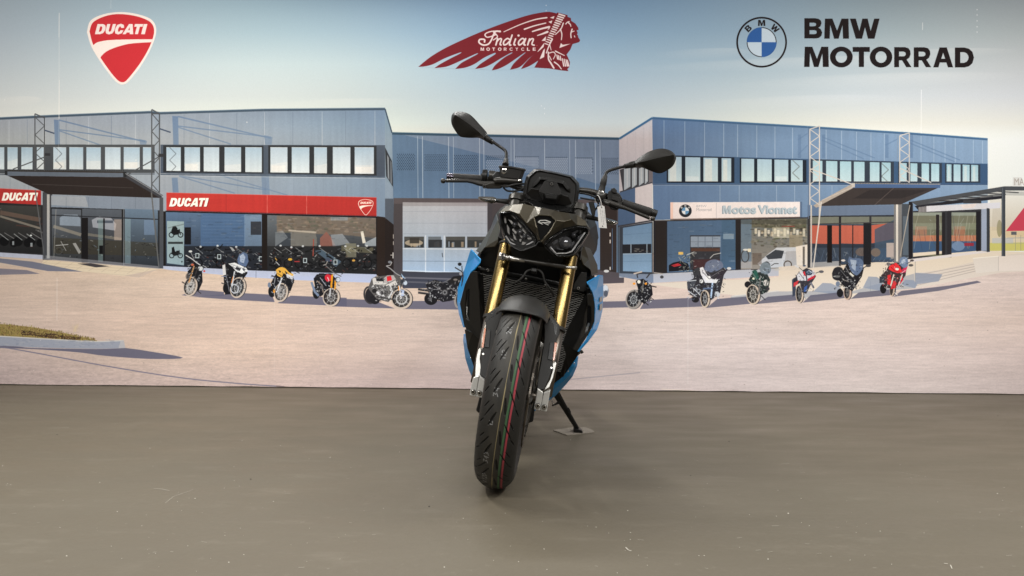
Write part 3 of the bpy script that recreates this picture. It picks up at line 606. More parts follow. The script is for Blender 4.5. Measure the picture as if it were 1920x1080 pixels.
# left canopy and trusses
TLC = (78, 82, 88)
poly([(14, 329), (234, 332), (306, 371), (92, 364)], (46, 39, 38)); line((60, 345), (250, 352), 1, (82, 78, 78), .6); poly([(235, 323), (306, 366), (300, 371), (234, 332)], (60, 62, 70))
poly([(11, 320), (234, 323), (236, 332), (12, 329)], (92, 104, 122)); line((14, 320), (234, 323), 2.4, (54, 50, 48)); 
for k in range(66): line((16+k*3.3, 318.6), (17.4+k*3.3, 320.6), 1.3, (40, 38, 38), .8)
rect(9, 319, 14, 328, (40, 42, 46)); rect(231, 322, 237, 332, (40, 42, 46)); line((235, 325), (306, 368), 1.6, (150, 158, 168), .7)
truss(65.5, 83.5, 219, 320, 6, TLC, 2.0, 0); line((65.5, 213), (83.5, 221), 2, TLC); line((65.5, 213), (65.5, 222), 2, TLC)
truss(284.5, 299, 213, 361, 9, TLC, 2.2, 0); line((284.5, 205), (299, 213), 2.2, TLC); line((284.5, 205), (284.5, 214), 2.2, TLC)
line((24, 317), (92, 291), 2, TLC); line((241, 326), (301, 292), 2, TLC); line((84, 244), (102, 250), 2.4, (60, 74, 100)); line((299, 241), (320, 248), 2.4, (60, 74, 100)); rect(297, 288, 308, 294, (50, 52, 58)); rect(84, 287, 94, 292, (50, 52, 58))
line((66, 356), (84, 485), 2, (90, 92, 96)); line((84, 364), (84, 484), 3, (70, 72, 78)); rect(88, 364, 93, 484, (170, 170, 170)); line((284, 361), (298, 502), 2.4, (96, 98, 100)); rect(299, 370, 306, 503, (74, 78, 86)); line((105, 392), (101, 482), 1.6, (150, 150, 148), .6)

# ---- forecourt, left
poly([(-300, 470), (0, 482), (82, 487), (298, 504), (260, 520), (100, 500), (-300, 492)], (196, 176, 158)); poly([(82, 487), (298, 504), (232, 517), (75, 500)], (214, 196, 168))
for k in range(9): line((90+k*24, 488+k*1.8), (70+k*24, 500+k*1.9), .8, (176, 158, 136), .6)
for y in (492, 497, 504): line((80, y), (270, y+14), .8, (180, 160, 138), .5)
poly([(-300, 478), (0, 484), (60, 490), (155, 509), (90, 508), (0, 492), (-300, 486)], (92, 98, 118), .8); poly([(-300, 500), (0, 503), (50, 506), (75, 513), (0, 515), (-300, 512)], (90, 92, 110), .7); poly([(145, 494), (170, 493), (205, 499), (180, 501)], (66, 62, 64))
# island kerb with grass
poly(curve([(-300, 598), (-120, 600), (0, 607), (67, 614), (120, 624), (182, 638)], 5)+[(182, 642), (0, 636), (-300, 620)], (142, 122, 72))
for k in range(1500):
    x = RNG.uniform(-260, 178); top = yat([(-300, 598), (0, 607), (67, 614), (120, 624), (182, 638)], x); bt = yat([(-300, 616), (0, 632), (180, 640)], x)
    y = RNG.uniform(top-1.5, bt); an = RNG.uniform(-1.9, -1.2)
    line((x, y), (x+2.4*math.cos(an), y+2.6*math.sin(an)), .9, [(96, 84, 48), (156, 138, 70), (120, 118, 52), (72, 56, 40), (176, 150, 96), (110, 74, 54)][k % 6], .8)
for k in range(260):
    x = RNG.uniform(40, 150); y = yat([(40, 624), (150, 636)], x)+RNG.uniform(-5, 3); ell(x, y, 1.6, .9, [(58, 44, 36), (84, 62, 46)][k % 2], .8, 7)
for k in range(12): line((140+RNG.uniform(-3, 3), 622), (142+RNG.uniform(-7, 7), 605+RNG.uniform(0, 8)), .6, (206, 182, 140), .6)
KB = curve([(-300, 622), (-100, 625), (0, 630), (60, 633.5), (120, 637), (180, 640), (232, 638)], 5)
poly(KB+[(235, 652)]+curve([(235, 652), (180, 653.5), (60, 651), (0, 648), (-300, 644)], 5), (150, 152, 158)); pline(KB, 2, (196, 190, 178)); poly([(226, 639), (232, 638), (235, 652), (222, 653)], (176, 172, 168))
for k in range(160): x = RNG.uniform(-290, 230); y = RNG.uniform(636, 650); ell(x, y, RNG.uniform(1, 6), 1.2, [(128, 132, 142), (168, 166, 164)][k % 2], .4, 8)
poly(curve([(-300, 645), (0, 648), (60, 652), (180, 654), (235, 652)], 4)+curve([(260, 655), (343, 670), (283, 672.5), (200, 667), (133, 659), (0, 652), (-300, 650)], 4), (88, 88, 104), .85)
pline(curve([(-10, 648), (60, 660), (200, 686), (333, 707), (440, 718), (533, 724.5)], 6), 2.2, (116, 112, 124), .85)
line((1060, 712), (1200, 698), 2, (150, 142, 150), .5)
for k in range(70):        # little stones and patches
    x = RNG.uniform(-200, 2100); y = RNG.uniform(545, 730); ell(x, y, RNG.uniform(.6, 1.6), .6, [(120, 104, 96), (236, 222, 208)][k % 2], .6, 7)

# ---- the row of printed motorcycles
TYRE = (196, 178, 158)
def shadow(ps): poly(ps, (94, 92, 106), .88)
shadow([(372, 543), (420, 547), (420, 554), (355, 555), (340, 553)]); shadow([(452, 549), (510, 552), (515, 566), (440, 562), (360, 556)]); shadow([(545, 554), (650, 558), (650, 574), (520, 568)])
shadow([(640, 560), (700, 562), (740, 578), (620, 574)]); shadow([(770, 564), (860, 563), (860, 580), (760, 579)]); shadow([(1085, 566), (1175, 564), (1178, 576), (1085, 578)]); shadow([(1210, 562), (1320, 557), (1325, 574), (1200, 579)])
shadow([(1345, 560), (1420, 554), (1420, 568), (1325, 577)]); shadow([(1440, 556), (1500, 551), (1502, 562), (1415, 570)]); shadow([(1520, 553), (1590, 546), (1590, 558), (1505, 567)]); shadow([(1610, 548), (1680, 541), (1680, 552), (1595, 560)]); shadow([(1690, 545), (1780, 535), (1832, 526), (1840, 529), (1760, 545), (1675, 556)])
def wheel(cx, cy, rx, ry, rot=0, disc=(200, 196, 188), spokes=9, tyre=TYRE, tw=3.2, inner=(64, 60, 58)):
    ell(cx+1.5, cy, rx, ry, (44, 42, 44), 1, 30, rot); ell(cx, cy, rx, ry, tyre, 1, 30, rot); ell(cx-1.1, cy-.5, rx-tw+.9, ry-tw+.8, (88, 80, 74), 1, 28, rot); ell(cx-.9, cy-.4, rx-tw+.2, ry-tw+.1, (30, 28, 30), 1, 28, rot); ell(cx, cy, rx-tw-1.2, ry-tw-1.2, inner, 1, 28, rot)
    for k in range(spokes):
        a_ = 6.283*k/spokes; c, s = math.cos(math.radians(rot)), math.sin(math.radians(rot)); x, y = (rx-tw)*math.cos(a_), (ry-tw)*math.sin(a_)
        line((cx, cy), (cx+x*c-y*s, cy+x*s+y*c), .9, disc, .8)
    ring(cx, cy, (rx-tw)*.6, (ry-tw)*.6, 1.2, disc, .85, rot); ell(cx, cy, 2, 2, (60, 60, 62))
def clutter(x0, y0, x1, y1, n, cols=((26, 26, 28), (160, 160, 158), (70, 68, 70), (20, 20, 22), (210, 208, 204)), w_=1.2):
    for k in range(n):
        x = RNG.uniform(x0, x1); y = RNG.uniform(y0, y1); an = RNG.uniform(0, 3.14); l = RNG.uniform(1, 5)
        line((x, y), (x+l*math.cos(an), y+l*math.sin(an)), RNG.uniform(.6, w_*1.5), cols[k % len(cols)], .85)
BK = (30, 30, 33)
def bars(a, b, m=None):
    line(a, b, 1.5, (60, 58, 58))
    if m:
        for q in m: ell(q[0], q[1], 3, 2, (70, 74, 80)); ell(q[0], q[1]-.3, 2, 1.2, (180, 186, 190), .7)
# 1
poly([(350, 520), (352, 508), (362, 498), (378, 496), (380, 528), (372, 546), (356, 540)], BK); clutter(350, 500, 378, 540, 40)
wheel(357, 537, 13, 18.5, 14, spokes=12, inner=(150, 140, 128)); line((364, 498), (354, 530), 2.6, (190, 140, 90)); line((371, 500), (362, 528), 1.8, (60, 56, 54)); ell(376, 503, 5.6, 5.4, (60, 60, 62)); ell(376, 503, 4.6, 4.4, (206, 208, 206)); ell(361, 496, 3, 2, (214, 96, 60)); ell(383, 508, 2, 1.8, (220, 70, 60))
pline([(348, 478), (360, 485), (367, 491), (376, 497)], 1.8, (206, 206, 204)); ell(357, 471, 3.4, 2, (210, 214, 214)); line((358, 473), (364, 486), 1, (160, 160, 160)); line((380, 497), (388, 502), 1.4, (160, 160, 160)); line((341, 528), (346, 531), 2, (60, 54, 52)); line((370, 545), (377, 550), 1.6, (60, 54, 52)); ell(352, 518, 4, 6, (90, 84, 80), .7)
# 2
poly([(418, 500), (430, 492), (462, 500), (464, 512), (452, 528), (450, 550), (422, 552), (420, 530)], BK); clutter(420, 505, 455, 545, 60)
poly([(417, 497), (422, 495), (424, 515), (418, 516)], (210, 206, 200)); wheel(446, 539, 14.5, 20, 14, tw=3.4, inner=(60, 60, 60)); ell(423, 540, 5, 9, (26, 26, 28)); ring(440, 541, 8, 9, 2, (190, 190, 190))
poly([(428, 494), (440, 492), (462, 502), (465, 508), (454, 513), (442, 508), (436, 500)], (226, 226, 222)); poly([(448, 478), (456, 472), (464, 476), (466, 490), (461, 500), (448, 496), (444, 488)], (88, 110, 146)); poly([(450, 480), (456, 475), (460, 482), (457, 494), (450, 490)], (190, 206, 226), .7); line((440, 508), (434, 540), 2.6, (200, 200, 198)); line((437, 518), (434, 530), 1.4, (220, 130, 50)); pline([(426, 477), (436, 483), (446, 489)], 2, (70, 70, 72)); poly([(430, 462), (436, 464), (441, 470), (436, 471)], (160, 164, 166)); line((415, 530), (420, 532), 2, (60, 60, 60)); line((415, 518), (424, 518), 1.4, (120, 130, 150)); line((464, 500), (470, 502), 2, (90, 90, 94))
# 3 yellow
ell(510, 546, 7, 11, (28, 28, 30)); poly([(508, 530), (518, 512), (545, 508), (552, 525), (545, 545), (515, 548)], BK); clutter(508, 515, 550, 548, 45); wheel(527, 548, 13, 18, 12, inner=(120, 112, 104), tw=3.4)
poly(curve([(517, 506), (524, 501), (534, 502), (542, 510), (550, 514), (548, 520), (540, 518), (532, 512), (528, 519), (520, 516), (517, 506)], 4), (232, 168, 50)); poly([(536, 512), (548, 517), (553, 514), (548, 524), (538, 520)], (200, 200, 200)); line((529, 520), (518, 548), 3, (206, 204, 200)); ell(514, 545, 2, 4, (230, 150, 50)); ell(505, 534, 3, 5, (110, 120, 134)); line((517, 490), (524, 497), 1.6, (180, 180, 180)); line((553, 508), (562, 512), 1.6, (60, 60, 60)); line((516, 483), (519, 488), 1.4, (230, 170, 60)); line((509, 516), (517, 519), 1.6, (60, 58, 58))
# 4 red tank
ell(593, 548, 7, 12, (28, 28, 30)); poly([(588, 522), (594, 514), (620, 512), (632, 524), (628, 540), (600, 556), (592, 545)], BK); clutter(590, 520, 628, 552, 50); wheel(621, 557, 16, 17.5, 12, inner=(66, 60, 56), tw=3.6)
poly([(609, 516), (614, 513), (621, 515), (620, 526), (613, 528), (609, 523)], (206, 44, 56)); line((614, 519), (617, 526), 1.2, (240, 220, 214)); line((623, 513), (621, 540), 3.6, (226, 150, 40)); line((629, 524), (628, 542), 3, (226, 150, 40)); line((620, 540), (618, 556), 2.4, (190, 188, 184)); ell(633, 524, 5, 5, (66, 66, 70)); ell(634, 524, 3.6, 4, (196, 200, 204)); poly([(582, 529), (586, 528), (592, 545), (599, 553), (596, 556), (588, 547)], (120, 132, 150)); pline([(610, 497), (617, 503), (626, 511), (640, 518)], 1.8, (110, 106, 104)); ell(615, 487, 5, 3.5, (70, 80, 100)); pline([(606, 497), (612, 495), (614, 489)], 1.2, (190, 180, 170)); rect(598, 512, 608, 518, (40, 40, 42)); line((640, 514), (646, 510), 1.2, (70, 70, 70))
# 5 silver
ring(693, 553, 11.5, 17, 3.4, (60, 56, 56), 1, -10); ell(694, 553, 9, 14, (40, 38, 40)); ell(703, 560, 10, 10, (36, 34, 36)); poly([(697, 522), (704, 518), (726, 516), (745, 514), (758, 530), (742, 552), (728, 566), (706, 560), (690, 540)], (92, 88, 84)); clutter(700, 530, 745, 563, 120, ((28, 28, 30), (220, 216, 208), (120, 116, 110), (190, 186, 178))); wheel(753, 560, 20, 19.5, 0, inner=(70, 66, 62), tw=4, spokes=10)
poly([(698, 522), (702, 520), (724, 530), (740, 522), (746, 534), (728, 536), (700, 534)], (206, 198, 186)); poly([(720, 521), (726, 516), (738, 516), (743, 524), (730, 532), (720, 530)], (176, 168, 160)); poly([(725, 518), (733, 516.5), (735, 525), (726, 527)], (216, 44, 50)); poly([(705, 522), (718, 521), (719, 527), (706, 527)], (36, 36, 38)); ell(755, 528, 4.4, 5, (60, 62, 66)); ell(760, 530, 5, 5.6, (70, 74, 80)); ell(760, 530, 3.6, 4.2, (190, 198, 204)); line((748, 535), (752, 560), 3, (214, 210, 204)); poly([(752, 542), (758, 543), (757, 555), (752, 554)], (176, 186, 206)); line((747, 536), (748, 545), 1.6, (226, 140, 50)); pline([(724, 498), (733, 504), (742, 512), (752, 518)], 2, (150, 148, 146)); ell(731, 491, 3.6, 2.6, (120, 124, 130)); pline([(725, 498), (732, 497), (735, 491)], 1.2, (190, 188, 184)); poly([(752, 512), (760, 522), (754, 520)], (150, 180, 206)); poly([(702, 545), (710, 553), (722, 556), (716, 547)], (210, 206, 200)); ring(753, 560, 11, 11, 1.8, (210, 206, 200), .8)
# 6 black cruiser
ell(808, 560, 12.5, 11.5, (30, 29, 31)); ell(806, 560, 4, 4, (90, 88, 88)); poly([(798, 532), (815, 524), (835, 530), (850, 518), (866, 516), (866, 560), (830, 566), (805, 552)], (34, 33, 36)); clutter(800, 528, 864, 563, 150); 
for y in (542, 548): line((784, y), (806, y+3), 4, (40, 38, 38)); line((784, y-1), (806, y+2), .8, (120, 116, 112))
poly([(842, 526), (850, 520), (864, 519), (864, 532), (846, 534)], (36, 34, 34)); ell(854, 524, 4, 2, (120, 112, 104)); ell(862, 495, 3.6, 3.2, (34, 34, 36)); line((866, 498), (867, 515), 1.4, (40, 40, 42)); line((853, 501), (866, 509), 2.2, (60, 58, 58)); ell(864, 513, 3, 3, (150, 150, 152)); ell(859, 562, 8, 16, (150, 140, 130)); ell(862, 562, 7, 14, (50, 48, 48)); clutter(846, 540, 860, 560, 30, ((170, 170, 166), (30, 30, 30)))
poly([(443, 500), (452, 503), (449, 508), (441, 504)], (44, 46, 52)); line((432, 495), (462, 505), .9, (120, 124, 130)); line((436, 499), (446, 507), .9, (90, 92, 98)); poly([(454, 503), (460, 505), (457, 508)], (60, 64, 72)); line((424, 515), (430, 546), 1.2, (120, 120, 122)); pline([(430, 500), (428, 520), (434, 540)], 1.6, (24, 24, 26))
poly([(522, 506), (527, 508), (525, 512)], (40, 38, 36)); poly([(534, 507), (540, 512), (536, 514)], (48, 44, 38)); line((520, 512), (528, 517), 1, (60, 50, 36)); pline([(516, 520), (514, 534), (520, 544)], 1.4, (150, 150, 150)); line((538, 520), (528, 546), 1.2, (60, 58, 58))
pline([(594, 526), (604, 534), (606, 548)], 1.8, (150, 130, 112)); line((600, 520), (612, 536), 1.2, (170, 172, 176)); ell(603, 538, 3.4, 3.4, (96, 92, 90)); pline([(590, 520), (600, 516), (610, 516)], 1.4, (60, 58, 60))
ell(716, 548, 5, 5, (150, 146, 140)); ell(716, 548, 3, 3, (70, 66, 64)); ell(728, 540, 4, 5, (120, 116, 110)); pline([(730, 532), (736, 545), (728, 560)], 2.2, (206, 202, 194)); pline([(700, 534), (722, 534), (742, 524)], 1, (90, 86, 82)); ell(702, 545, 4.5, 4, (40, 38, 38)); line((706, 556), (740, 562), 1.6, (50, 48, 48))
pline([(812, 534), (830, 546), (846, 540), (858, 548)], 1.8, (110, 106, 104)); ell(834, 548, 6, 6, (70, 68, 68)); ell(834, 548, 4, 4, (130, 128, 126)); ell(834, 548, 2.4, 2.4, (50, 48, 50)); pline([(798, 532), (812, 527), (830, 530), (846, 522)], 1, (120, 116, 112))
# chrome tail of one more machine, right of centre
ell(1137, 508, 5, 2.6, (206, 206, 204)); poly([(1128, 534), (1138, 534), (1142, 544), (1138, 556), (1128, 560)], (140, 140, 146)); ell(1135, 540, 5, 6, (214, 216, 218), .8); ell(1136, 550, 4, 6, (70, 74, 84), .8)
# 7 black cruiser with high bar
wheel(1188, 561, 15, 18.5, 10, inner=(50, 50, 52), tyre=(150, 142, 134), tw=4.4, disc=(190, 190, 188)); poly([(1192, 526), (1206, 522), (1222, 535), (1224, 552), (1208, 570), (1196, 560), (1196, 540)], BK); clutter(1198, 528, 1222, 566, 70); ell(1198, 528, 4.6, 4.6, (50, 50, 54)); ell(1198, 528, 3.2, 3.2, (236, 226, 210)); ell(1189, 531.5, 2.6, 2, (240, 150, 50)); ell(1211, 531.5, 2.4, 2, (240, 150, 50)); pline([(1196, 521), (1194, 514), (1204, 511)], 2, (50, 48, 50)); pline([(1212, 521), (1219, 512), (1240, 512)], 2.4, (60, 58, 58)); line((1188, 513), (1204, 509), 2.6, (196, 180, 164)); line((1226, 511), (1243, 513), 2, (170, 160, 150)); ell(1241, 519, 3.4, 3, (70, 70, 72)); line((1222, 536), (1231, 538), 2, (50, 48, 48)); line((1207, 524), (1204, 548), 2, (120, 116, 110)); line((1210, 567), (1216, 572), 1.6, (50, 48, 48))
# 8 white tourer
ell(1304, 561, 7, 6, (36, 34, 36)); poly([(1288, 528), (1300, 522), (1310, 502), (1360, 502), (1350, 550), (1334, 562), (1300, 556), (1290, 546)], (52, 50, 54)); clutter(1292, 530, 1348, 560, 120, ((30, 30, 32), (210, 210, 210), (90, 100, 120), (170, 176, 186), (24, 24, 26)))
wheel(1322, 560, 9, 16.5, 0, inner=(50, 48, 48), tw=3.2, disc=(170, 170, 170)); poly([(1312, 502), (1318, 500), (1328, 520), (1340, 524), (1352, 512), (1362, 504), (1354, 518), (1342, 530), (1322, 530), (1314, 514)], (222, 220, 222)); poly([(1350, 508), (1366, 503), (1352, 522), (1342, 524)], (56, 50, 58)); poly(curve([(1320, 505), (1324, 492), (1338, 486), (1352, 490), (1356, 500), (1344, 508), (1330, 510), (1320, 505)], 4), (104, 116, 142)); ell(1338, 497, 10, 5, (110, 120, 140), .6); ell(1328, 521, 5, 4.6, (236, 232, 226)); ell(1315, 527, 3.6, 3.6, (220, 218, 214)); ell(1341, 527, 3.6, 3.6, (220, 218, 214)); poly([(1298, 506), (1310, 500), (1312, 516), (1302, 522)], (60, 60, 64)); poly([(1288, 526), (1306, 524), (1302, 536), (1289, 542)], (70, 72, 78)); line((1288, 527), (1306, 525), 1.4, (206, 208, 210)); line((1336, 530), (1333, 558), 3, (176, 196, 220)); ell(1367, 503, 4, 2.6, (206, 206, 204)); line((1290, 545), (1306, 556), 2, (190, 190, 192)); ell(1345, 551, 5, 5, (190, 192, 194)); pline([(1331, 484), (1338, 477), (1352, 474)], 1.2, (200, 204, 204)); line((1318, 541), (1336, 540), 3, (90, 104, 130))
# 9 dark green
ell(1402, 533, 6, 6, (34, 32, 34)); poly([(1404, 524), (1410, 512), (1436, 508), (1444, 524), (1440, 546), (1428, 552), (1412, 538)], (44, 52, 50)); clutter(1408, 515, 1440, 548, 70, ((28, 28, 30), (150, 156, 150), (190, 190, 184), (40, 70, 60))); wheel(1412, 552, 13, 19, -4, inner=(70, 66, 60), tw=3.4)
poly([(1410, 508), (1418, 504), (1424, 522), (1414, 524)], (46, 92, 80)); poly(curve([(1424, 504), (1428, 494), (1436, 491), (1444, 496), (1445, 508), (1438, 514), (1428, 512), (1424, 504)], 4), (120, 134, 144)); ell(1435, 502, 6, 6, (110, 124, 134), .6); ell(1413, 522, 2.4, 2, (236, 226, 200)); ell(1436, 530, 5, 6, (196, 190, 180)); line((1408, 505), (1420, 505), 1.6, (60, 56, 56)); pline([(1446, 498), (1452, 494), (1460, 494)], 1.4, (70, 70, 70)); ell(1457, 505, 5, 2.2, (190, 188, 184)); line((1426, 524), (1422, 552), 2.6, (110, 106, 102)); ell(1439, 541, 4, 3.6, (56, 54, 56)); line((1427, 554), (1435, 562), 1.4, (50, 48, 48))
# 10 red white blue sports bike
poly([(1485, 524), (1490, 520), (1494, 552), (1486, 556)], (60, 66, 80)); wheel(1499, 551, 7.5, 17, -2, inner=(40, 38, 40), tw=3, disc=(120, 120, 120)); poly([(1488, 525), (1496, 512), (1512, 502), (1526, 508), (1530, 518), (1522, 530), (1512, 550), (1504, 548), (1500, 530), (1490, 536)], (56, 54, 60)); poly([(1494, 516), (1502, 506), (1510, 512), (1512, 526), (1496, 526)], (206, 204, 206)); poly([(1512, 510), (1526, 506), (1529, 514), (1514, 526)], (206, 200, 204)); poly([(1505, 510), (1509, 508), (1511, 518), (1508, 516)], (206, 50, 60)); poly([(1515, 522), (1529, 515), (1528, 520), (1514, 527)], (206, 50, 64)); poly([(1488, 530), (1498, 525), (1496, 532), (1488, 538)], (200, 60, 64)); poly([(1508, 538), (1514, 534), (1512, 546), (1507, 547)], (60, 90, 150)); ell(1517, 511, 7, 5, (56, 64, 80)); ell(1517, 510, 5, 3, (140, 160, 180), .6); ell(1494, 499, 5, 2, (210, 210, 210), 1, 16, 25); line((1498, 501), (1504, 506), 1.2, (90, 90, 92)); ell(1540, 509, 4.6, 2.6, (90, 90, 94)); line((1529, 512), (1537, 509), 1.4, (80, 80, 84)); line((1520, 529), (1526, 540), 3.2, (110, 110, 120)); line((1507, 553), (1512, 562), 1.2, (150, 150, 150)); line((1509, 551), (1513, 561), 1, (180, 180, 180)); ell(1508, 498, 3, 1.4, (60, 80, 110))
# 11 black tourer
ell(1575, 549, 6, 8, (30, 29, 31)); wheel(1589, 548, 7.5, 14, 0, inner=(46, 42, 42), tw=3.2, tyre=(186, 160, 142), disc=(120, 116, 112)); poly(curve([(1560, 512), (1564, 503), (1572, 500), (1580, 504), (1580, 520), (1572, 526), (1562, 522), (1560, 512)], 4), (40, 40, 44)); ell(1570, 518, 7, 2, (150, 150, 146), .6); poly([(1572, 524), (1580, 508), (1588, 494), (1606, 498), (1620, 502), (1616, 518), (1606, 534), (1598, 546), (1580, 534)], (34, 33, 36)); clutter(1576, 518, 1606, 540, 50); poly(curve([(1592, 480), (1600, 484), (1612, 484), (1619, 492), (1616, 506), (1606, 516), (1596, 508), (1590, 494), (1592, 480)], 4), (92, 108, 136)); poly([(1594, 486), (1606, 488), (1604, 508), (1597, 502)], (196, 206, 216), .6); poly([(1594, 510), (1602, 517), (1598, 519), (1592, 513)], (220, 216, 200)); ell(1581, 488, 4, 2, (214, 206, 198)); line((1584, 490), (1592, 494), 1.4, (60, 60, 60)); ell(1628, 498, 5, 2.4, (70, 70, 74)); line((1618, 502), (1625, 499), 1.6, (60, 60, 62)); ell(1571, 532, 4, 5, (110, 120, 136)); line((1602, 534), (1606, 542), 2.4, (120, 116, 112)); line((1592, 528), (1580, 524), 1, (170, 160, 150))
# 12 red adventure bike
ell(1656, 541, 6, 9, (30, 29, 31)); wheel(1673, 540, 5, 15.5, 4, inner=(120, 106, 98), tw=2.6, tyre=(190, 168, 150), disc=(60, 54, 52)); poly([(1652, 516), (1662, 506), (1668, 494), (1690, 492), (1700, 500), (1698, 516), (1686, 532), (1680, 540), (1664, 540), (1656, 528)], (66, 52, 54)); clutter(1655, 515, 1692, 538, 60, ((40, 36, 38), (206, 196, 184), (150, 140, 134), (190, 40, 48))); poly([(1668, 498), (1680, 492), (1688, 500), (1692, 510), (1684, 512), (1672, 508), (1666, 504)], (222, 52, 56)); poly([(1692, 504), (1702, 498), (1698, 510), (1690, 512)], (200, 50, 90)); poly([(1664, 516), (1670, 514), (1672, 536), (1664, 532)], (210, 50, 52)); poly([(1675, 526), (1681, 528), (1679, 540), (1670, 542)], (214, 52, 56), .9); poly([(1684, 530), (1692, 518), (1694, 524), (1686, 534)], (206, 44, 60)); ell(1682, 504, 3.6, 2.6, (232, 224, 210)); poly(curve([(1686, 494), (1688, 484), (1696, 481), (1702, 486), (1702, 498), (1694, 502), (1686, 494)], 4), (110, 128, 156)); ell(1694, 490, 4, 5, (206, 216, 226), .6); line((1676, 514), (1670, 536), 2.4, (214, 204, 190)); line((1692, 514), (1684, 536), 2.2, (206, 196, 184)); ell(1673, 483, 3.4, 2, (150, 146, 142)); ell(1710, 488, 3.6, 2, (80, 74, 74)); line((1700, 494), (1708, 490), 1.2, (70, 66, 66)); ell(1708, 497, 4.6, 2.4, (90, 86, 84)); ell(1666, 495, 4, 3, (110, 104, 104)); line((1677, 548), (1683, 553), 1.4, (214, 206, 196)); rect(1649, 518, 1658, 530, (56, 60, 68))

for (x0_, y0_, x1_, y1_, n_c) in ((346, 492, 382, 545, 46), (418, 484, 464, 548, 60), (508, 504, 556, 548, 56), (588, 508, 640, 556, 60), (696, 516, 766, 566, 110), (790, 520, 866, 564, 70), (1186, 520, 1224, 568, 46), (1288, 494, 1362, 560, 120), (1402, 500, 1446, 552, 66), (1486, 504, 1530, 552, 54), (1560, 488, 1620, 546, 70), (1652, 486, 1704, 542, 70)):
    clutter(x0_+3, y0_+4, x1_-4, y1_-4, n_c, ((22, 22, 24), (206, 204, 200), (54, 52, 54), (30, 28, 30), (150, 150, 150), (18, 18, 20), (84, 80, 78)), .7)
for (x0_, y0_, x1_, y1_) in ((446, 474, 466, 496), (1326, 488, 1354, 506), (1428, 494, 1444, 510), (1594, 482, 1618, 512), (1688, 483, 1702, 499)):
    for k in range(9):
        x = RNG.uniform(x0_, x1_-3); y = RNG.uniform(y0_, y1_); line((x, y), (x+RNG.uniform(2, 6), y+RNG.uniform(-4, 4)), RNG.uniform(.5, 1.3), [(208, 218, 230), (58, 68, 90), (140, 156, 182)][k % 3], .6)
pline([(1316, 508), (1330, 523), (1350, 512)], .9, (70, 66, 74)); pline([(1320, 505), (1334, 518), (1352, 507)], .9, (120, 116, 124)); line((1300, 540), (1312, 552), 1.6, (206, 206, 206)); ell(1310, 545, 4, 4, (150, 152, 156)); ell(1310, 545, 2.4, 2.4, (60, 60, 64)); line((1296, 512), (1300, 522), 1, (130, 130, 134))
pline([(1412, 512), (1420, 526), (1414, 540)], 1.2, (120, 124, 120)); pline([(1430, 512), (1440, 522), (1436, 536)], 1.4, (60, 64, 62)); line((1498, 510), (1508, 524), 1, (90, 90, 96)); line((1516, 506), (1524, 512), 1, (206, 210, 216)); pline([(1576, 506), (1588, 520), (1602, 530)], 1, (110, 110, 112)); pline([(1584, 498), (1592, 512), (1600, 520)], 1, (150, 150, 152)); pline([(1670, 500), (1678, 508), (1688, 510)], .9, (120, 30, 34)); line((1690, 512), (1698, 506), 1, (230, 200, 190))
# ---- seams and pin marks of the wallpaper sheets
for (x, a, b, al) in ((111, 24, 70, .8), (111, 150, 222, .8), (111, 70, 150, .35), (110, 225, 300, .2), (107, 520, 600, .3), (1727.5, 168, 250, .85), (1730, 42, 56, .6), (208, 0, 16, .3), (1290, 560, 720, .25), (515, 540, 700, .10)):
    line((x, a), (x-.3, b), 1.1, (244, 242, 236), al)
for (x, y) in ((1021, 203), (1021, 213), (1015, 198), (1832, 18), (1832, 28), (1832, 39), (1832, 50), (1832, 60), (1024, 10), (1024, 20), (9, 187), (463, 229), (255, 300)): ell(x, y, .7, 1.4, (244, 244, 240), .8, 8)
line((518, 723.5), (545, 726), 2.4, (120, 100, 90), .6); line((1240, 729), (1310, 733), 1.6, (236, 214, 196), .7)
# ---- the three marks in the sky
shield(229, 89.5, 68, (204, 54, 60), (246, 234, 224), 3)
italic_word((178, 45, 278.5, 64), (246, 232, 224))
BR = (122, 40, 46)
H = lambda ps: [(760+x*.1875, y*.1875) for x, y in ps]
out = curve([(130, 667), (250, 570), (400, 480), (600, 385), (800, 300), (1000, 225), (1200, 160), (1330, 130), (1430, 118), (1500, 130)], 5)+[(1512, 135), (1520, 124), (1600, 145), (1622, 150), (1622, 168), (1655, 180), (1658, 208), (1700, 235), (1728, 275), (1732, 298), (1712, 302), (1724, 330), (1716, 345), (1728, 356), (1728, 370), (1748, 402), (1738, 420), (1700, 432), (1672, 440), (1650, 495), (1612, 545), (1625, 570), (1645, 620), (1640, 668), (1620, 690), (1630, 710), (1560, 703), (1440, 684), (1290, 675)]
teeth = [(1335, 608), (1290, 675), (1330, 605), (1240, 660), (1157, 690), (1190, 640), (1255, 570), (1300, 535), (1240, 580), (1170, 650), (1120, 680), (1048, 696), (1080, 640), (1150, 570), (1198, 530), (1190, 528), (1100, 590), (1010, 650), (930, 688), (866, 702), (900, 650), (990, 575), (1066, 532), (1055, 528), (960, 580), (860, 640), (780, 675), (698, 688), (750, 640), (840, 580), (900, 540), (890, 530), (790, 575), (690, 640), (600, 675), (500, 688), (560, 630), (640, 585), (722, 540), (710, 536), (600, 585), (480, 640), (400, 668), (292, 680), (350, 640), (450, 585), (553, 532), (540, 527), (400, 580), (280, 640), (200, 662), (130, 667)]
_t = teeth[2:]; out = out[:-1]+[(1290, 675)]
tips = [0]+[i for i in range(1, len(_t)-1) if _t[i][1] > 655 and abs(_t[i][0]-_t[i-1][0])+abs(_t[i][0]-_t[i+1][0]) > 0 and _t[i][1] > _t[i-1][1] and _t[i][1] > _t[i+1][1]]+[len(_t)-1]
tt2 = []
for i0, i1 in zip(tips, tips[1:]): tt2 += curve(_t[i0:i1+1], 5)[:-1]
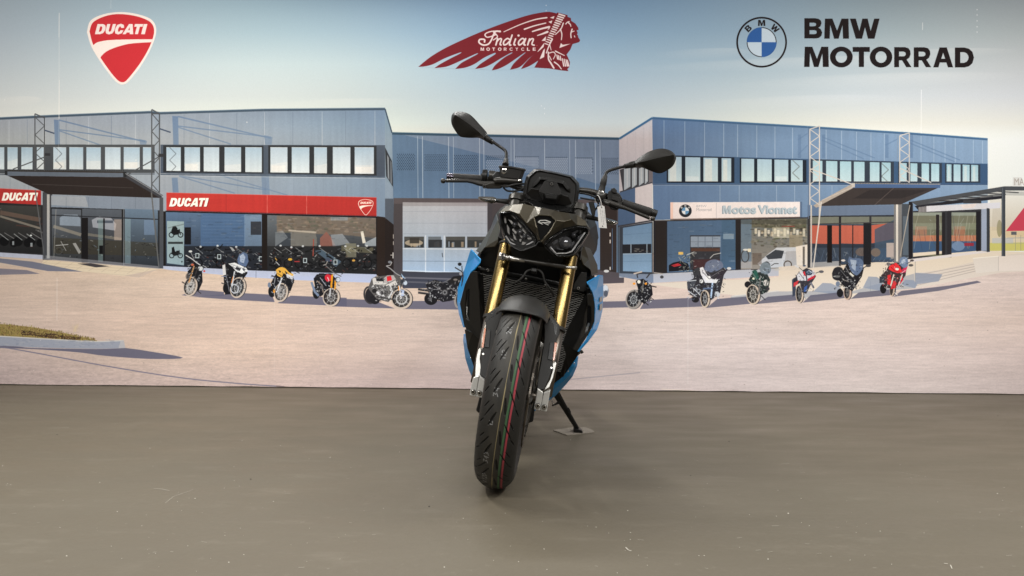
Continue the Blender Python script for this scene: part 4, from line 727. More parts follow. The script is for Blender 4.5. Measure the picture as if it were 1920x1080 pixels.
teeth = [None, None]+tt2+[_t[-1]]
poly(H(out+teeth[2:]), BR)
CW = (240, 222, 214)
def hs(ps, w0, w1=None):
    ps = curve(ps, 6); n = len(ps)
    for i in range(n-1):
        w_ = lerp(w0, w1 if w1 is not None else w0, i/(n-1))
        pline(H([ps[i], ps[i+1]]), w_*.1875, CW, cap=True)
hs([(985, 318), (1150, 245), (1300, 195), (1415, 176)], 8, 14); hs([(1190, 292), (1290, 258), (1405, 230)], 14, 10); hs([(1270, 315), (1350, 290), (1440, 268)], 12, 20); hs([(1320, 355), (1370, 338), (1422, 318)], 8, 22)
for ps in (((1445, 176), (1492, 160), (1482, 188)), ((1430, 218), (1470, 204), (1460, 236)), ((1420, 300), (1448, 258), (1440, 290)), ((1362, 408), (1408, 360), (1402, 408)), ((1318, 520), (1392, 424), (1382, 470), (1330, 515)), ((1342, 592), (1380, 500), (1396, 482), (1388, 570))): poly(H(ps), CW)
# banded headdress rim
for k in range(15):
    t = k/14; cx = lerp(1565, 1412, t); cy = lerp(150, 440, t); ww = lerp(36, 20, t)
    a_ = math.radians(18); c, s = math.cos(a_), math.sin(a_); hh = lerp(7.5, 5, t)
    poly(H([(cx-ww*c+hh*s, cy-ww*s-hh*c), (cx+ww*c+hh*s, cy+ww*s-hh*c), (cx+ww*c-hh*s, cy+ww*s+hh*c), (cx-ww*c-hh*s, cy-ww*s+hh*c)]), CW)
hs([(1580, 230), (1555, 290), (1500, 345)], 12, 8); hs([(1550, 290), (1565, 340), (1560, 398)], 12, 8); hs([(1604, 240), (1620, 222), (1640, 215)], 10, 8); hs([(1630, 225), (1650, 245), (1655, 265)], 12, 6); hs([(1668, 290), (1655, 335), (1658, 378)], 12, 10); hs([(1660, 320), (1690, 310)], 10, 6); hs([(1690, 358), (1696, 372)], 8, 6)
poly(H([(1540, 480), (1556, 430), (1575, 448), (1655, 436), (1580, 465)]), CW); hs([(1470, 390), (1440, 450), (1410, 530)], 14, 10); hs([(1445, 450), (1458, 500)], 8, 6)
hs([(1430, 520), (1432, 590), (1455, 630), (1485, 680)], 12, 16); hs([(1440, 530), (1480, 520), (1500, 545), (1480, 590)], 9, 7); hs([(1500, 510), (1550, 535), (1592, 555)], 12, 6); hs([(1490, 620), (1530, 650), (1560, 690)], 12, 8); hs([(1460, 600), (1440, 560)], 8, 8)
for k, x in enumerate((1515, 1530, 1548)): hs([(x, 548+k*6), (x+8, 590+k*6)], 9, 12)
for k, x in enumerate((1570, 1588, 1606, 1620)): hs([(x, 585+k*5), (x+14, 660)], 9, 13)
# script word
def ws(ps, w_): hs([(x, y) for x, y in ps], w_)
ws([(950, 316), (905, 314), (880, 350), (860, 400), (830, 440), (780, 450), (738, 425), (745, 395), (790, 395), (792, 420)], 15); ws([(905, 345), (870, 360), (820, 372), (796, 350), (815, 328), (870, 312), (950, 310)], 11); ws([(880, 320), (910, 345), (920, 370), (880, 400)], 10)
def sx(x, y): return x+(450-y)*.28
def wl(ps, w_=15): hs([(sx(x, y), y) for x, y in ps], w_)
wl([(905, 385), (905, 450)]); wl([(905, 415), (925, 388), (945, 392), (945, 440), (958, 450)], 14)
wl([(1030, 395), (1000, 385), (975, 415), (985, 448), (1012, 440), (1032, 410)], 14); wl([(1040, 350), (1038, 440), (1055, 450)], 15)
wl([(1085, 388), (1083, 440), (1098, 450)], 15); ell(*H([(1132, 355)])[0], 2.2, 2, CW)
wl([(1175, 395), (1150, 384), (1125, 415), (1135, 448), (1160, 438), (1178, 405)], 14); wl([(1185, 385), (1183, 440), (1198, 450)], 15)
wl([(1225, 388), (1223, 450)]); wl([(1223, 415), (1245, 388), (1265, 394), (1263, 440), (1290, 452)], 14); ell(*H([(1316, 455)])[0], .9, .9, (200, 90, 90))
for k, ch in enumerate('MOTORCYCLE'):
    x = 752+k*58; bx4 = (760+x*.1875, 475*.1875, 760+(x+(36 if ch in 'MO' else 30))*.1875, 507*.1875); gl(ch, bx4, CW) if ch in GL else glyphs(ch, bx4, CW, bold=.035)
# round emblem and the black words
INK = (36, 30, 30)
ring(1428, 79, 47.5, 47.5, 3.2, INK, n=72)
ell(1428, 79, 28, 28, INK, n=48); ell(1428, 79, 26.6, 26.6, (196, 210, 218), n=48)
poly([(1428, 79)]+eps(1428, 79, 28, 28, 14, 0, 180, 270), (54, 96, 156)); poly([(1428, 79)]+eps(1428, 79, 28, 28, 14, 0, 0, 90), (54, 96, 156))
for s, an, wd in (('B', -44, 5.2), ('M', 0, 6.8), ('W', 44, 7.6)):
    a_ = math.radians(an-90); x, y = 1428+36*math.cos(a_), 79+36*math.sin(a_); gl(s, (x-wd, y-5.6, x+wd, y+5.6), INK, rot=an)
def word(s, boxes):
    for ch, (x0, y0, x1, y1) in zip(s, boxes):
        loops([[(x0+u*(x1-x0), y0+v*(y1-y0)) for u, v in lp] for lp in GL[ch]], INK)
S_ = 500/1920.0
def bx(x0, x1, y0, y1): return (1360+x0*S_, y0*S_, 1360+x1*S_, y1*S_)
word('BMW', [bx(569, 697, 131, 276), bx(712, 890, 134, 278), bx(897, 1110, 134, 278)])
word('MOTORRAD', [bx(567, 745, 336, 481), bx(753, 917, 338, 482), bx(917, 1040, 338, 481), bx(1040, 1202, 338, 483), bx(1216, 1340, 339, 483), bx(1357, 1482, 340, 483), bx(1497, 1640, 341, 484), bx(1653, 1790, 342, 485)])
# the photographed facades are never one flat tone
bl_y0, bl_y1 = int((200-MY0)*MS), int((520-MY0)*MS); hh_ = bl_y1-bl_y0
mot = grid_noise(hh_, TW, 60, 90, 31)*.05+grid_noise(hh_, TW, 90, 7, 32)*.035+grid_noise(hh_, TW, 3, 4, 33)*.025+grid_noise(hh_, TW, 2, 2, 34)*.025
fade = np.clip((np.arange(hh_)/MS-4)/20, 0, 1)[:, None]*np.clip((hh_-np.arange(hh_))/MS/30, 0, 1)[:, None]
msk = np.zeros((TH, TW), np.float32)
for pp in (roofL+[(722, 512), (500, 520), (300, 503), (82, 485), (-300, 462)], [(722, 204), (735, 250), (1161, 260), (1161, 520), (722, 520)], [(1161, 260), (1223, 221), (1514, 238), (1705, 250), (1852, 261), (1852, 410), (1514, 505), (1161, 520)]):
    cy_, cx_, mm = cover([pp]); msk[cy_:cy_+mm.shape[0], cx_:cx_+mm.shape[1]] = np.maximum(msk[cy_:cy_+mm.shape[0], cx_:cx_+mm.shape[1]], mm)
CAN[bl_y0:bl_y1] *= (1+mot*msk[bl_y0:bl_y1])[..., None]
gry = CAN @ np.array([.3, .59, .11], np.float32); _k = (msk*.17)[..., None]; CAN = CAN*(1-_k)+gry[..., None]*_k
# fine grain of the print
CAN *= 1+(RNG.rand(TH, TW, 1).astype(np.float32)-.5)*.035+grid_noise(TH, TW, 700, 500, 21)[..., None]*.02
# tint field put into the print: evens out lamp falloff and corrects hues
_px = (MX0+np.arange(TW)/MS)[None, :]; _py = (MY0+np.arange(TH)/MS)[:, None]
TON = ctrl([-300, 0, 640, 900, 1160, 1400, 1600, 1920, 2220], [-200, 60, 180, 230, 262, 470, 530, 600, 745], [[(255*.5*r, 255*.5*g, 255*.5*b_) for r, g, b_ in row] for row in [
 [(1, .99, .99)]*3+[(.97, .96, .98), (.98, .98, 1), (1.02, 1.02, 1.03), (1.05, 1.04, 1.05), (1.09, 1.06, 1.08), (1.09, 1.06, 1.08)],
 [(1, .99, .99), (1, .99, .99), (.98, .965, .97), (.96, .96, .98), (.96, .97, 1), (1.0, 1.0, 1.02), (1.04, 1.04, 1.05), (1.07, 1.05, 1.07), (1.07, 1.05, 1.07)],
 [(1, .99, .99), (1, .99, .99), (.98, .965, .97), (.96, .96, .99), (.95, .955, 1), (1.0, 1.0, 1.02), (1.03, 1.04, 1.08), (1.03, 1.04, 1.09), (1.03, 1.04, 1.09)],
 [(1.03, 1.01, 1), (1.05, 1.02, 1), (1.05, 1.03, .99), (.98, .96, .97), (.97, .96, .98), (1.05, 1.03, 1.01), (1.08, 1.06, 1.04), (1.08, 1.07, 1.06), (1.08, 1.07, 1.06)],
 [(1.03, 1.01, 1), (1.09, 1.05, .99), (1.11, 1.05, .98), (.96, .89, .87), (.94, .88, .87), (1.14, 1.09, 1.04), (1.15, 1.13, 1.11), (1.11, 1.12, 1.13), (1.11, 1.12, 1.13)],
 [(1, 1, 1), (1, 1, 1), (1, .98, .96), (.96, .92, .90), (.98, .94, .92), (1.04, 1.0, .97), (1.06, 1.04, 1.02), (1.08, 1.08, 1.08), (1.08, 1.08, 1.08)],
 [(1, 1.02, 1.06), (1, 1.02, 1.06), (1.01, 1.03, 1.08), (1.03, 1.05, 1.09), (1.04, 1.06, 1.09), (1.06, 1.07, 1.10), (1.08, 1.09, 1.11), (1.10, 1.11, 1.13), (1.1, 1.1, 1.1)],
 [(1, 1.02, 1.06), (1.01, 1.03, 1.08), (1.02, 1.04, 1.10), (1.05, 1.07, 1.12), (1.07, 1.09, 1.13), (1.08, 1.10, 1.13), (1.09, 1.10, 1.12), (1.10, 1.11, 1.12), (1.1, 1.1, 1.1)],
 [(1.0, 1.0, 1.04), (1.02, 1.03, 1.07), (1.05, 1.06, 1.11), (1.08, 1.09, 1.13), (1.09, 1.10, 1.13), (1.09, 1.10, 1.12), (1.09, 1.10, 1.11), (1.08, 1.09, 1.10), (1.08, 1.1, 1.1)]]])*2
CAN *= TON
CAN *= 1.015
CAN *= (1+.04*np.clip((_py-480)/60, 0, 1)-.045*np.exp(-((_px-600)/420)**2)*np.clip((_py-120)/60, 0, 1)*np.clip((262-_py)/50, 0, 1))[..., None]  # asphalt lifted, sky dimmed where the lamps overlight the wall
CAN = np.clip(CAN, 0, 1)
img = bpy.data.images.new('mural_print', TW, TH, alpha=False)
buf = np.ones((TH, TW, 4), np.float32); buf[..., :3] = CAN[::-1]
img.pixels.foreach_set(buf.ravel()); img.update(); img.pack()
# ------------------------------------------------------------------ floor and wall
def set_in(node, name, v): node.inputs[name].default_value = v
def floor_material():
    m = bpy.data.materials.new('floor_coating'); m.use_nodes = True; nt = m.node_tree; L = nt.links; b = nt.nodes['Principled BSDF']
    tc = nt.nodes.new('ShaderNodeTexCoord')
    def noise(scale, detail, sx=1, sy=1, rough=.5):
        mp = nt.nodes.new('ShaderNodeMapping'); mp.inputs['Scale'].default_value = (sx, sy, 1); L.new(tc.outputs['Object'], mp.inputs['Vector'])
        n = nt.nodes.new('ShaderNodeTexNoise'); n.inputs['Scale'].default_value = scale; n.inputs['Detail'].default_value = detail; n.inputs['Roughness'].default_value = rough
        L.new(mp.outputs[0], n.inputs['Vector']); return n.outputs['Fac']
    def ramp(v, a, b_, c0, c1):
        r = nt.nodes.new('ShaderNodeMapRange'); r.inputs['From Min'].default_value = a; r.inputs['From Max'].default_value = b_
        r.inputs['To Min'].default_value = c0; r.inputs['To Max'].default_value = c1; L.new(v, r.inputs['Value']); return r.outputs[0]
    def mixc(f, a, b_, blend='MIX'):
        mx = nt.nodes.new('ShaderNodeMix'); mx.data_type = 'RGBA'; mx.blend_type = blend
        for s, v in ((0, f), (6, a), (7, b_)):
            if isinstance(v, (tuple, float, int)): mx.inputs[s].default_value = v if not isinstance(v, tuple) else (*v, 1)
            else: L.new(v, mx.inputs[s])
        return mx.outputs[2]
    c = mixc(ramp(noise(.55, 3), .35, .65, 0, 1), (.117, .0975, .069), (.124, .109, .081))
    c = mixc(ramp(noise(2.2, 6, .6, 1.6, .62), .38, .68, 0, .55), c, (.102, .087, .063))
    c = mixc(ramp(noise(9, 6, .35, 1.3, .7), .56, .78, 0, .35), c, (.22, .195, .155))
    c = mixc(ramp(noise(95, 3, .6, 1), .35, .7, 0, .30), c, (.10, .085, .060))
    c = mixc(ramp(noise(34, 8, .8, 1, .75), .60, .72, 0, .30), c, (.26, .235, .19))
    # fine dust flecks
    v = nt.nodes.new('ShaderNodeTexVoronoi'); v.inputs['Scale'].default_value = 13; L.new(tc.outputs['Object'], v.inputs['Vector'])
    c = mixc(ramp(v.outputs['Distance'], .0, .022, .8, 0), c, (.62, .58, .5))
    v2 = nt.nodes.new('ShaderNodeTexVoronoi'); v2.inputs['Scale'].default_value = 5.3; L.new(tc.outputs['Object'], v2.inputs['Vector'])
    c = mixc(ramp(v2.outputs['Distance'], .0, .012, .7, 0), c, (.05, .04, .035))
    L.new(c, b.inputs['Base Color'])
    L.new(ramp(noise(5, 6, .5, 1.4), .3, .7, .42, .62), b.inputs['Roughness'])
    b.inputs['Specular IOR Level'].default_value = .35
    bp = nt.nodes.new('ShaderNodeBump'); bp.inputs['Strength'].default_value = .25; bp.inputs['Distance'].default_value = .002
    L.new(noise(60, 5), bp.inputs['Height']); L.new(bp.outputs[0], b.inputs['Normal'])
    return m
fl = mesh_obj('floor', [(-9, -4, 0), (9, -4, 0), (9, 4.4, 0), (-9, 4.4, 0)], [(0, 1, 2, 3)], floor_material()); tag(fl, kind='structure')
wm = principled('wall_paint', (.55, .52, .46), .8, bump=.2, bscale=90)
wl_ = mesh_obj('wall', [(-9, WALL_Y+.012, 0), (9, WALL_Y+.012, 0), (9, WALL_Y+.012, 3.4), (-9, WALL_Y+.012, 3.4), (-9, WALL_Y+.15, 0), (9, WALL_Y+.15, 0), (9, WALL_Y+.15, 3.4), (-9, WALL_Y+.15, 3.4)],
   [(0, 1, 2, 3), (5, 4, 7, 6), (3, 2, 6, 7), (1, 5, 6, 2), (4, 0, 3, 7)], wm); tag(wl_, kind='structure')

# the mural: wallpaper sheets hung side by side
pm = bpy.data.materials.new('mural_print'); pm.use_nodes = True
b = pm.node_tree.nodes['Principled BSDF']; b.inputs['Roughness'].default_value = .8; b.inputs['Specular IOR Level'].default_value = .08
ti = pm.node_tree.nodes.new('ShaderNodeTexImage'); ti.image = img; ti.extension = 'EXTEND'
pm.node_tree.links.new(ti.outputs['Color'], b.inputs['Base Color'])
nz = pm.node_tree.nodes.new('ShaderNodeTexNoise'); nz.inputs['Scale'].default_value = 260
bp = pm.node_tree.nodes.new('ShaderNodeBump'); bp.inputs['Strength'].default_value = .12; bp.inputs['Distance'].default_value = .001
pm.node_tree.links.new(nz.outputs['Fac'], bp.inputs['Height']); pm.node_tree.links.new(bp.outputs[0], b.inputs['Normal'])
def print_uv(x, z):
    """print coordinates of a place on the wall"""
    xs_, zs_ = x/WALL_Y*FPX, (z-CAM_H)/WALL_Y*FPX
    px = 960+(xs_*CR+zs_*SR); py = 540-(-xs_*SR+zs_*CR)
    return ((px-MX0)/(MX1-MX0), 1-(py-MY0)/(MY1-MY0))
def print_mesh(name, pts, parent, proud=0.0, faces=None, bottom=None):
    """flat printed sheet with its own thin paper edge; pts are (x, z) on the wall"""
    n = len(pts); V = [(x, -proud, z) for x, z in pts]+[(x, .003, z) for x, z in pts]
    F = [tuple(range(n))]+[(i, i+n, (i+1) % n+n, (i+1) % n) for i in range(n)]
    me = bpy.data.meshes.new(name); me.from_pydata(V, [], F); me.update(); me.materials.append(pm)
    uv = me.uv_layers.new(name='UVMap')
    for lp in me.loops:
        v = me.vertices[lp.vertex_index].co; uv.data[lp.index].uv = print_uv(v.x, v.z)
    if me.polygons[0].normal.y > 0:
        me.flip_normals()
    o = bpy.data.objects.new(name, me); o.parent = parent; COL.objects.link(o); return o
mural = empty('wall_mural', (0, WALL_Y, 0))
tag(mural, 'wide photo mural of a blue grey dealership and parked motorcycles covering the back wall', 'mural')
seams = [(x-960)/FPX*WALL_Y for x in (-300, 111, 515, 919, 1323, 1727, 2220)]
for i, (a, b_) in enumerate(zip(seams, seams[1:])):
    n = 8; lift = [.004+.0035*abs(math.sin(1.7*i+k*1.3)) for k in range(n+1)]
    pts = [(a+(b_-a)*k/n, lift[k]) for k in range(n+1)]
    if i: pts[0] = (pts[0][0], .0045)
    pts[-1] = (pts[-1][0], .0045)
    print_mesh('print_sheet', pts+[(b_, 2.86), (a, 2.86)], mural)
def wallp(px, py):
    v = P(px, py, WALL_Y); return (v.x, v.z)
em = print_mesh('shield_emblem', [wallp(x, y) for x, y in curve([(163, 60), (170, 38), (195, 26), (228, 22), (262, 27), (286, 38), (293, 58), (284, 88), (265, 122), (243, 150), (230, 158), (216, 151), (193, 122), (172, 88), (163, 60)], 6)[:-1]], mural, .0006)
em['label'] = 'red shield emblem with white curved road and the word DUCATI'
em = print_mesh('headdress_emblem', [wallp(x, y) for x, y in H([(130, 667), (400, 480), (800, 300), (1200, 160), (1430, 118), (1500, 128), (1600, 145), (1655, 180), (1700, 235), (1732, 298), (1748, 402), (1738, 420), (1672, 440), (1612, 545), (1645, 620), (1640, 668), (1630, 710), (1440, 684), (1290, 675), (1157, 690), (1048, 696), (866, 702), (698, 688), (500, 688), (292, 680)])], mural, .0006)
em['label'] = 'dark red feathered headdress emblem with white script'
em = print_mesh('round_emblem', [wallp(x, y) for x, y in eps(1428, 79, 47.5, 47.5, 64)], mural, .0006)
em['label'] = 'round emblem with blue and white quarters'
# ------------------------------------------------------------------ the motorcycle
M_ = {}
M_['plastic'] = principled('black_plastic', (.007, .0065, .006), .40, spec=.32, bump=.12, bscale=500, mottled=.06, mscale=14)
M_['soft'] = principled('soft_black_plastic', (.010, .009, .0078), .50, spec=.32, bump=.15, bscale=700)
M_['gloss'] = principled('gloss_black', (.006, .006, .006), .16, spec=.5)
M_['paint'] = principled('dark_metallic_paint', (.052, .043, .027), .34, metal=.75, spec=.5, coat=.15, coat_rough=.2)
M_['tank'] = principled('tank_paint', (.012, .011, .009), .5, metal=.2, spec=.25)
M_['blue'] = principled('blue_paint', (.008, .235, .56), .30, spec=.25, coat=.12, coat_rough=.08)
M_['gold'] = principled('gold_anodised', (.27, .19, .075), .27, metal=1.0)
M_['steel'] = principled('machined_steel', (.46, .44, .41), .30, metal=1.0)
M_['alu'] = principled('cast_aluminium', (.60, .59, .56), .42, metal=.4, spec=.5, bump=.3, bscale=350)
M_['chrome'] = principled('chrome', (.80, .78, .75), .08, metal=1.0)
M_['darkmetal'] = principled('dark_metal', (.05, .047, .043), .38, metal=.7, mottled=.08, mscale=30)
M_['rubber'] = principled('rubber', (.014, .013, .012), .62, spec=.35, bump=.3, bscale=400)
M_['amber'] = principled('amber_reflector', (.55, .13, .02), .25, spec=.6, coat=.6)
M_['white'] = principled('white_card', (.62, .60, .58), .6)
M_['ink'] = principled('ink', (.12, .12, .13), .6)
M_['fin'] = principled('radiator_fin', (.34, .33, .31), .45, metal=.25)
M_['disc'] = principled('brake_disc_steel', (.16, .14, .12), .38, metal=1.0)
M_['grey'] = principled('grey_decal', (.26, .25, .24), .4)
def glassy(name, tint, rough=.03):
    m = bpy.data.materials.new(name); m.use_nodes = True; nt = m.node_tree; nt.nodes.clear()
    o = nt.nodes.new('ShaderNodeOutputMaterial'); mx = nt.nodes.new('ShaderNodeMixShader'); fr = nt.nodes.new('ShaderNodeFresnel'); fr.inputs[0].default_value = 1.28
    t = nt.nodes.new('ShaderNodeBsdfTransparent'); t.inputs[0].default_value = (*tint, 1); g = nt.nodes.new('ShaderNodeBsdfGlossy'); g.inputs['Roughness'].default_value = rough
    nt.links.new(fr.outputs[0], mx.inputs[0]); nt.links.new(t.outputs[0], mx.inputs[1]); nt.links.new(g.outputs[0], mx.inputs[2]); nt.links.new(mx.outputs[0], o.inputs[0]); return m
M_['lens'] = glassy('clear_lens', (.90, .90, .92), .12)

EYE = Vector((0, 0, CAM_H))
def zf(x0, y0, s): return lambda x, y, d: P(x0+x*s, y0+y*s, d)
Z1 = zf(800, 180, 500/1920); Z4 = zf(900, 300, 260/1404); Za = zf(820, 440, 1/3); Z3 = zf(840, 440, 120/648); Zr = zf(1040, 440, 120/648)
ZL = zf(820, 300, 180/1920); ZR = zf(1060, 260, 220/1320); Z5 = zf(860, 600, 140/945); Z6 = zf(980, 600, 140/687); Z8 = zf(940, 640, 300/1473)

ROOT = Vector((-.055, 2.17, 0))
bike = empty('motorcycle', ROOT)
tag(bike, 'black and blue motorcycle with gold fork leaning on its side stand before the mural', 'motorcycle')
def finish(o, bev=0, solid=0, smooth=False, seg=2, sub=0, ang=28):
    if smooth or bev: o.data.polygons.foreach_set('use_smooth', [True]*len(o.data.polygons))
    if sub:
        s = o.modifiers.new('sub', 'SUBSURF'); s.levels = sub; s.render_levels = sub
    if solid:
        s = o.modifiers.new('solid', 'SOLIDIFY'); s.thickness = solid; s.offset = -1
    if bev:
        b_ = o.modifiers.new('bevel', 'BEVEL'); b_.width = bev; b_.segments = seg; b_.limit_method = 'ANGLE'; b_.angle_limit = math.radians(ang); b_.harden_normals = True
    return o
def part(name, V, F, mat, parent=None, label=None, bev=0, solid=0, smooth=False, sub=0, seg=2, ang=28, shared=None):
    V = [Vector(v)-ROOT for v in V]
    o = mesh_obj(name, V, F, M_[mat] if isinstance(mat, str) else mat, parent or bike)
    if label: o['label'] = label
    return finish(o, bev, solid, smooth, seg, sub, ang)
def face_eye(V, F):
    out_ = []
    for f in F:
        p = [Vector(V[i]) for i in f]; n = Vector((0, 0, 0))
        for i in range(len(p)):
            a, b_ = p[i], p[(i+1) % len(p)]; n += a.cross(b_)
        c = sum(p, Vector((0, 0, 0)))/len(p)
        out_.append(tuple(reversed(f)) if n.dot(EYE-c) < 0 else tuple(f))
    return out_
def panel(name, V, F, mat, thick=.004, bev=.0015, parent=None, label=None, seg=2, ang=12):
    return part(name, V, face_eye(V, F), mat, parent, label, bev=bev, solid=thick, seg=seg, ang=ang)
def slab(name, pts, mat, back=.01, bev=.0015, parent=None, label=None, dirv=None, hole=None):
    """flat outline (world points) given depth away from the viewer"""
    n = len(pts); c = sum(pts, Vector((0, 0, 0)))/n
    dv = dirv or (c-EYE).normalized()
    V = list(pts)+[p+dv*back for p in pts]
    F = [tuple(range(n)), tuple(range(2*n-1, n-1, -1))]+[(i, i+n, (i+1) % n+n, (i+1) % n) for i in range(n)]
    # outward normals
    nn = Vector((0, 0, 0))
    for i in range(n): nn += pts[i].cross(pts[(i+1) % n])
    if nn.dot(dv) > 0: F = [tuple(reversed(f)) for f in F]
    return part(name, V, F, mat, parent, label, bev=bev)
def frame_axes(d):
    d = d.normalized(); a = Vector((0, 0, 1)) if abs(d.z) < .9 else Vector((0, 1, 0))
    u = d.cross(a).normalized(); return d, u, d.cross(u).normalized()
def tube_geo(path, rad, n=14, cap=True):
    path = [Vector(p) for p in path]; V, F = [], []
    if not isinstance(rad, (list, tuple)): rad = [rad]*len(path)
    u = None
    for i, p in enumerate(path):
        t = (path[min(i+1, len(path)-1)]-path[max(i-1, 0)]).normalized()
        if u is None: _, u, _ = frame_axes(t)
        u = (u-t*u.dot(t)).normalized(); w_ = t.cross(u)
        for k in range(n):
            a = 2*math.pi*k/n; V.append(p+(u*math.cos(a)+w_*math.sin(a))*rad[i])
    for i in range(len(path)-1):
        for k in range(n): F.append((i*n+k, i*n+(k+1) % n, (i+1)*n+(k+1) % n, (i+1)*n+k))
    if cap: F += [tuple(range(n-1, -1, -1)), tuple(range((len(path)-1)*n, len(path)*n))]
    return V, F
def tube(name, path, rad, mat, parent=None, label=None, n=14, smoothpath=0, bev=0):
    if smoothpath:
        if isinstance(rad, (list, tuple)): rad = [rad[i]+(rad[i+1]-rad[i])*k/smoothpath for i in range(len(rad)-1) for k in range(smoothpath)]+[rad[-1]]
        path = [Vector(p) for p in path]; q = [path[0]]+path+[path[-1]]; out_ = []
        for i in range(1, len(q)-2):
            for k in range(smoothpath):
                t = k/smoothpath; out_.append(.5*((2*q[i])+(-q[i-1]+q[i+1])*t+(2*q[i-1]-5*q[i]+4*q[i+1]-q[i+2])*t*t+(-q[i-1]+3*q[i]-3*q[i+1]+q[i+2])*t**3))
        out_.append(path[-1]); path = out_
    V, F = tube_geo(path, rad, n); o = part(name, V, F, mat, parent, label)
    me = o.data; me.polygons.foreach_set('use_smooth', [len(p.vertices) == 4 for p in me.polygons])
    return o
def lathe_geo(p0, d, prof, n=28):
    """prof: (distance along d, radius) pairs"""
    d, u, w_ = frame_axes(d); V, F = [], []
    for t, r in prof:
        for k in range(n):
            a = 2*math.pi*k/n; V.append(p0+d*t+(u*math.cos(a)+w_*math.sin(a))*r)
    for i in range(len(prof)-1):
        for k in range(n): F.append((i*n+k, i*n+(k+1) % n, (i+1)*n+(k+1) % n, (i+1)*n+k))
    F += [tuple(range(n-1, -1, -1)), tuple(range((len(prof)-1)*n, len(prof)*n))]
    return V, F
def lathe(name, p0, d, prof, mat, parent=None, label=None, n=28, bev=.0008):
    V, F = lathe_geo(p0, d, prof, n); o = part(name, V, F, mat, parent, label, bev=bev, ang=40)
    return o
def bolt(p, d, r, parent, mat='steel', name='bolt'):
    """socket-head bolt facing along d"""
    V, F = lathe_geo(Vector(p), d, [(-.004, r*1.14), (.0006, r*1.14), (.0006, r), (r*.45, r), (r*.6, r*.86), (r*.6, r*.52), (r*.05, r*.5)], 12)
    me_m = [M_[mat], M_['gloss']]; o = part(name, V, F, me_m, parent, smooth=False)
    for p in o.data.polygons:
        if p.index < 12*2 or p.index >= 12*5: p.material_index = 1  # black in the socket and round the head stands for their shade
    return o
def box(name, c, ax, ay, az, mat, parent=None, label=None, bev=.0015):
    """box about c with half-axis vectors"""
    V = [c+ax*i+ay*j+az*k for i in (-1, 1) for j in (-1, 1) for k in (-1, 1)]
    F = [(0, 1, 3, 2), (4, 6, 7, 5), (0, 4, 5, 1), (2, 3, 7, 6), (0, 2, 6, 4), (1, 5, 7, 3)]
    if ax.cross(ay).dot(az) < 0: F = [tuple(reversed(f)) for f in F]
    return part(name, V, F, mat, parent, label, bev=bev)
def bulge(name, outline, ridge, h, mat, parent=None, label=None, back=True, pw=2.2, dirv=None, rings=(1, .985, .93, .82, .66, .46, .24, .0)):
    """closed shell: outline ring swelling towards the viewer up to a ridge line"""
    outline = [Vector(p) for p in outline]; ridge = [Vector(p) for p in ridge]; n = len(outline)
    dv = dirv or (EYE-sum(outline, Vector((0, 0, 0)))/n).normalized()
    def near(p):
        best = None
        for a, b_ in zip(ridge, ridge[1:]):
            t = max(0, min(1, (p-a).dot(b_-a)/max((b_-a).length_squared, 1e-9))); q = a+(b_-a)*t
            if best is None or (p-q).length < best[0]: best = ((p-q).length, q)
        return best[1]
    nr = [near(p) for p in outline]; V, F = [], []
    for k in rings:
        for p, q in zip(outline, nr): V.append(q+(p-q)*k+dv*h*(1-k**pw))
    for r in range(len(rings)-1):
        for i in range(n):
            F.append((r*n+i, r*n+(i+1) % n, (r+1)*n+(i+1) % n, (r+1)*n+i))
    if back: F.append(tuple(range(n)))
    V2 = [Vector(v) for v in V]
    me_V, me_F = V2, F
    o = part(name, me_V, me_F, mat, parent, label, smooth=True)
    bm = bmesh.new(); bm.from_mesh(o.data); bmesh.ops.remove_doubles(bm, verts=bm.verts, dist=.00015); bmesh.ops.recalc_face_normals(bm, faces=bm.faces); bm.to_mesh(o.data); bm.free()
    o.data.polygons.foreach_set('use_smooth', [len(p.vertices) <= 4 for p in o.data.polygons])
    o.data.set_sharp_from_angle(angle=math.radians(22))
    return o
def interp_outline(pts, n=5):
    """smooth closed world-space outline"""
    pts = [Vector(p) for p in pts]; m = len(pts); o = []
    for i in range(m):
        p0, p1, p2, p3 = pts[i-1], pts[i], pts[(i+1) % m], pts[(i+2) % m]
        for k in range(n):
            t = k/n; o.append(.5*((2*p1)+(-p0+p2)*t+(2*p0-5*p1+4*p2-p3)*t*t+(-p0+3*p1-3*p2+p3)*t**3))
    return o

# ---- frames of reference: the steered front end and the leaning body
LW, PSI = math.radians(9.3), math.radians(5.0)
Fv = Vector((-math.sin(PSI), -math.cos(PSI), 0)); Uv = Vector((math.sin(LW), 0, math.cos(LW)))
Uv = (Uv-Fv*Uv.dot(Fv)).normalized(); Av = Uv.cross(Fv).normalized()
WC = P(957, 735, 2.166)
RAKE = math.radians(24)
Sv = (Uv*math.cos(RAKE)-Fv*math.sin(RAKE)).normalized(); Nv = (Fv*math.cos(RAKE)+Uv*math.sin(RAKE)).normalized()
def FK(lat, s, off=0): return WC+Av*lat+Sv*s+Nv*off              # fork coordinates
def FP(px, py, off):                                             # pixel onto the plane of the fork, off metres before it
    r = P(px, py, 1)-EYE; p0 = WC+Nv*off; return EYE+r*((p0-EYE).dot(Nv)/r.dot(Nv))
LB = math.radians(10.3)
Bu = Vector((math.sin(LB), 0, math.cos(LB))); Bb = Vector((.012, 1, 0)).normalized(); Ba = Vector((math.cos(LB), 0, -math.sin(LB)))
def BP(lat, back, up): return ROOT+Ba*lat+Bb*back+Bu*up          # body coordinates

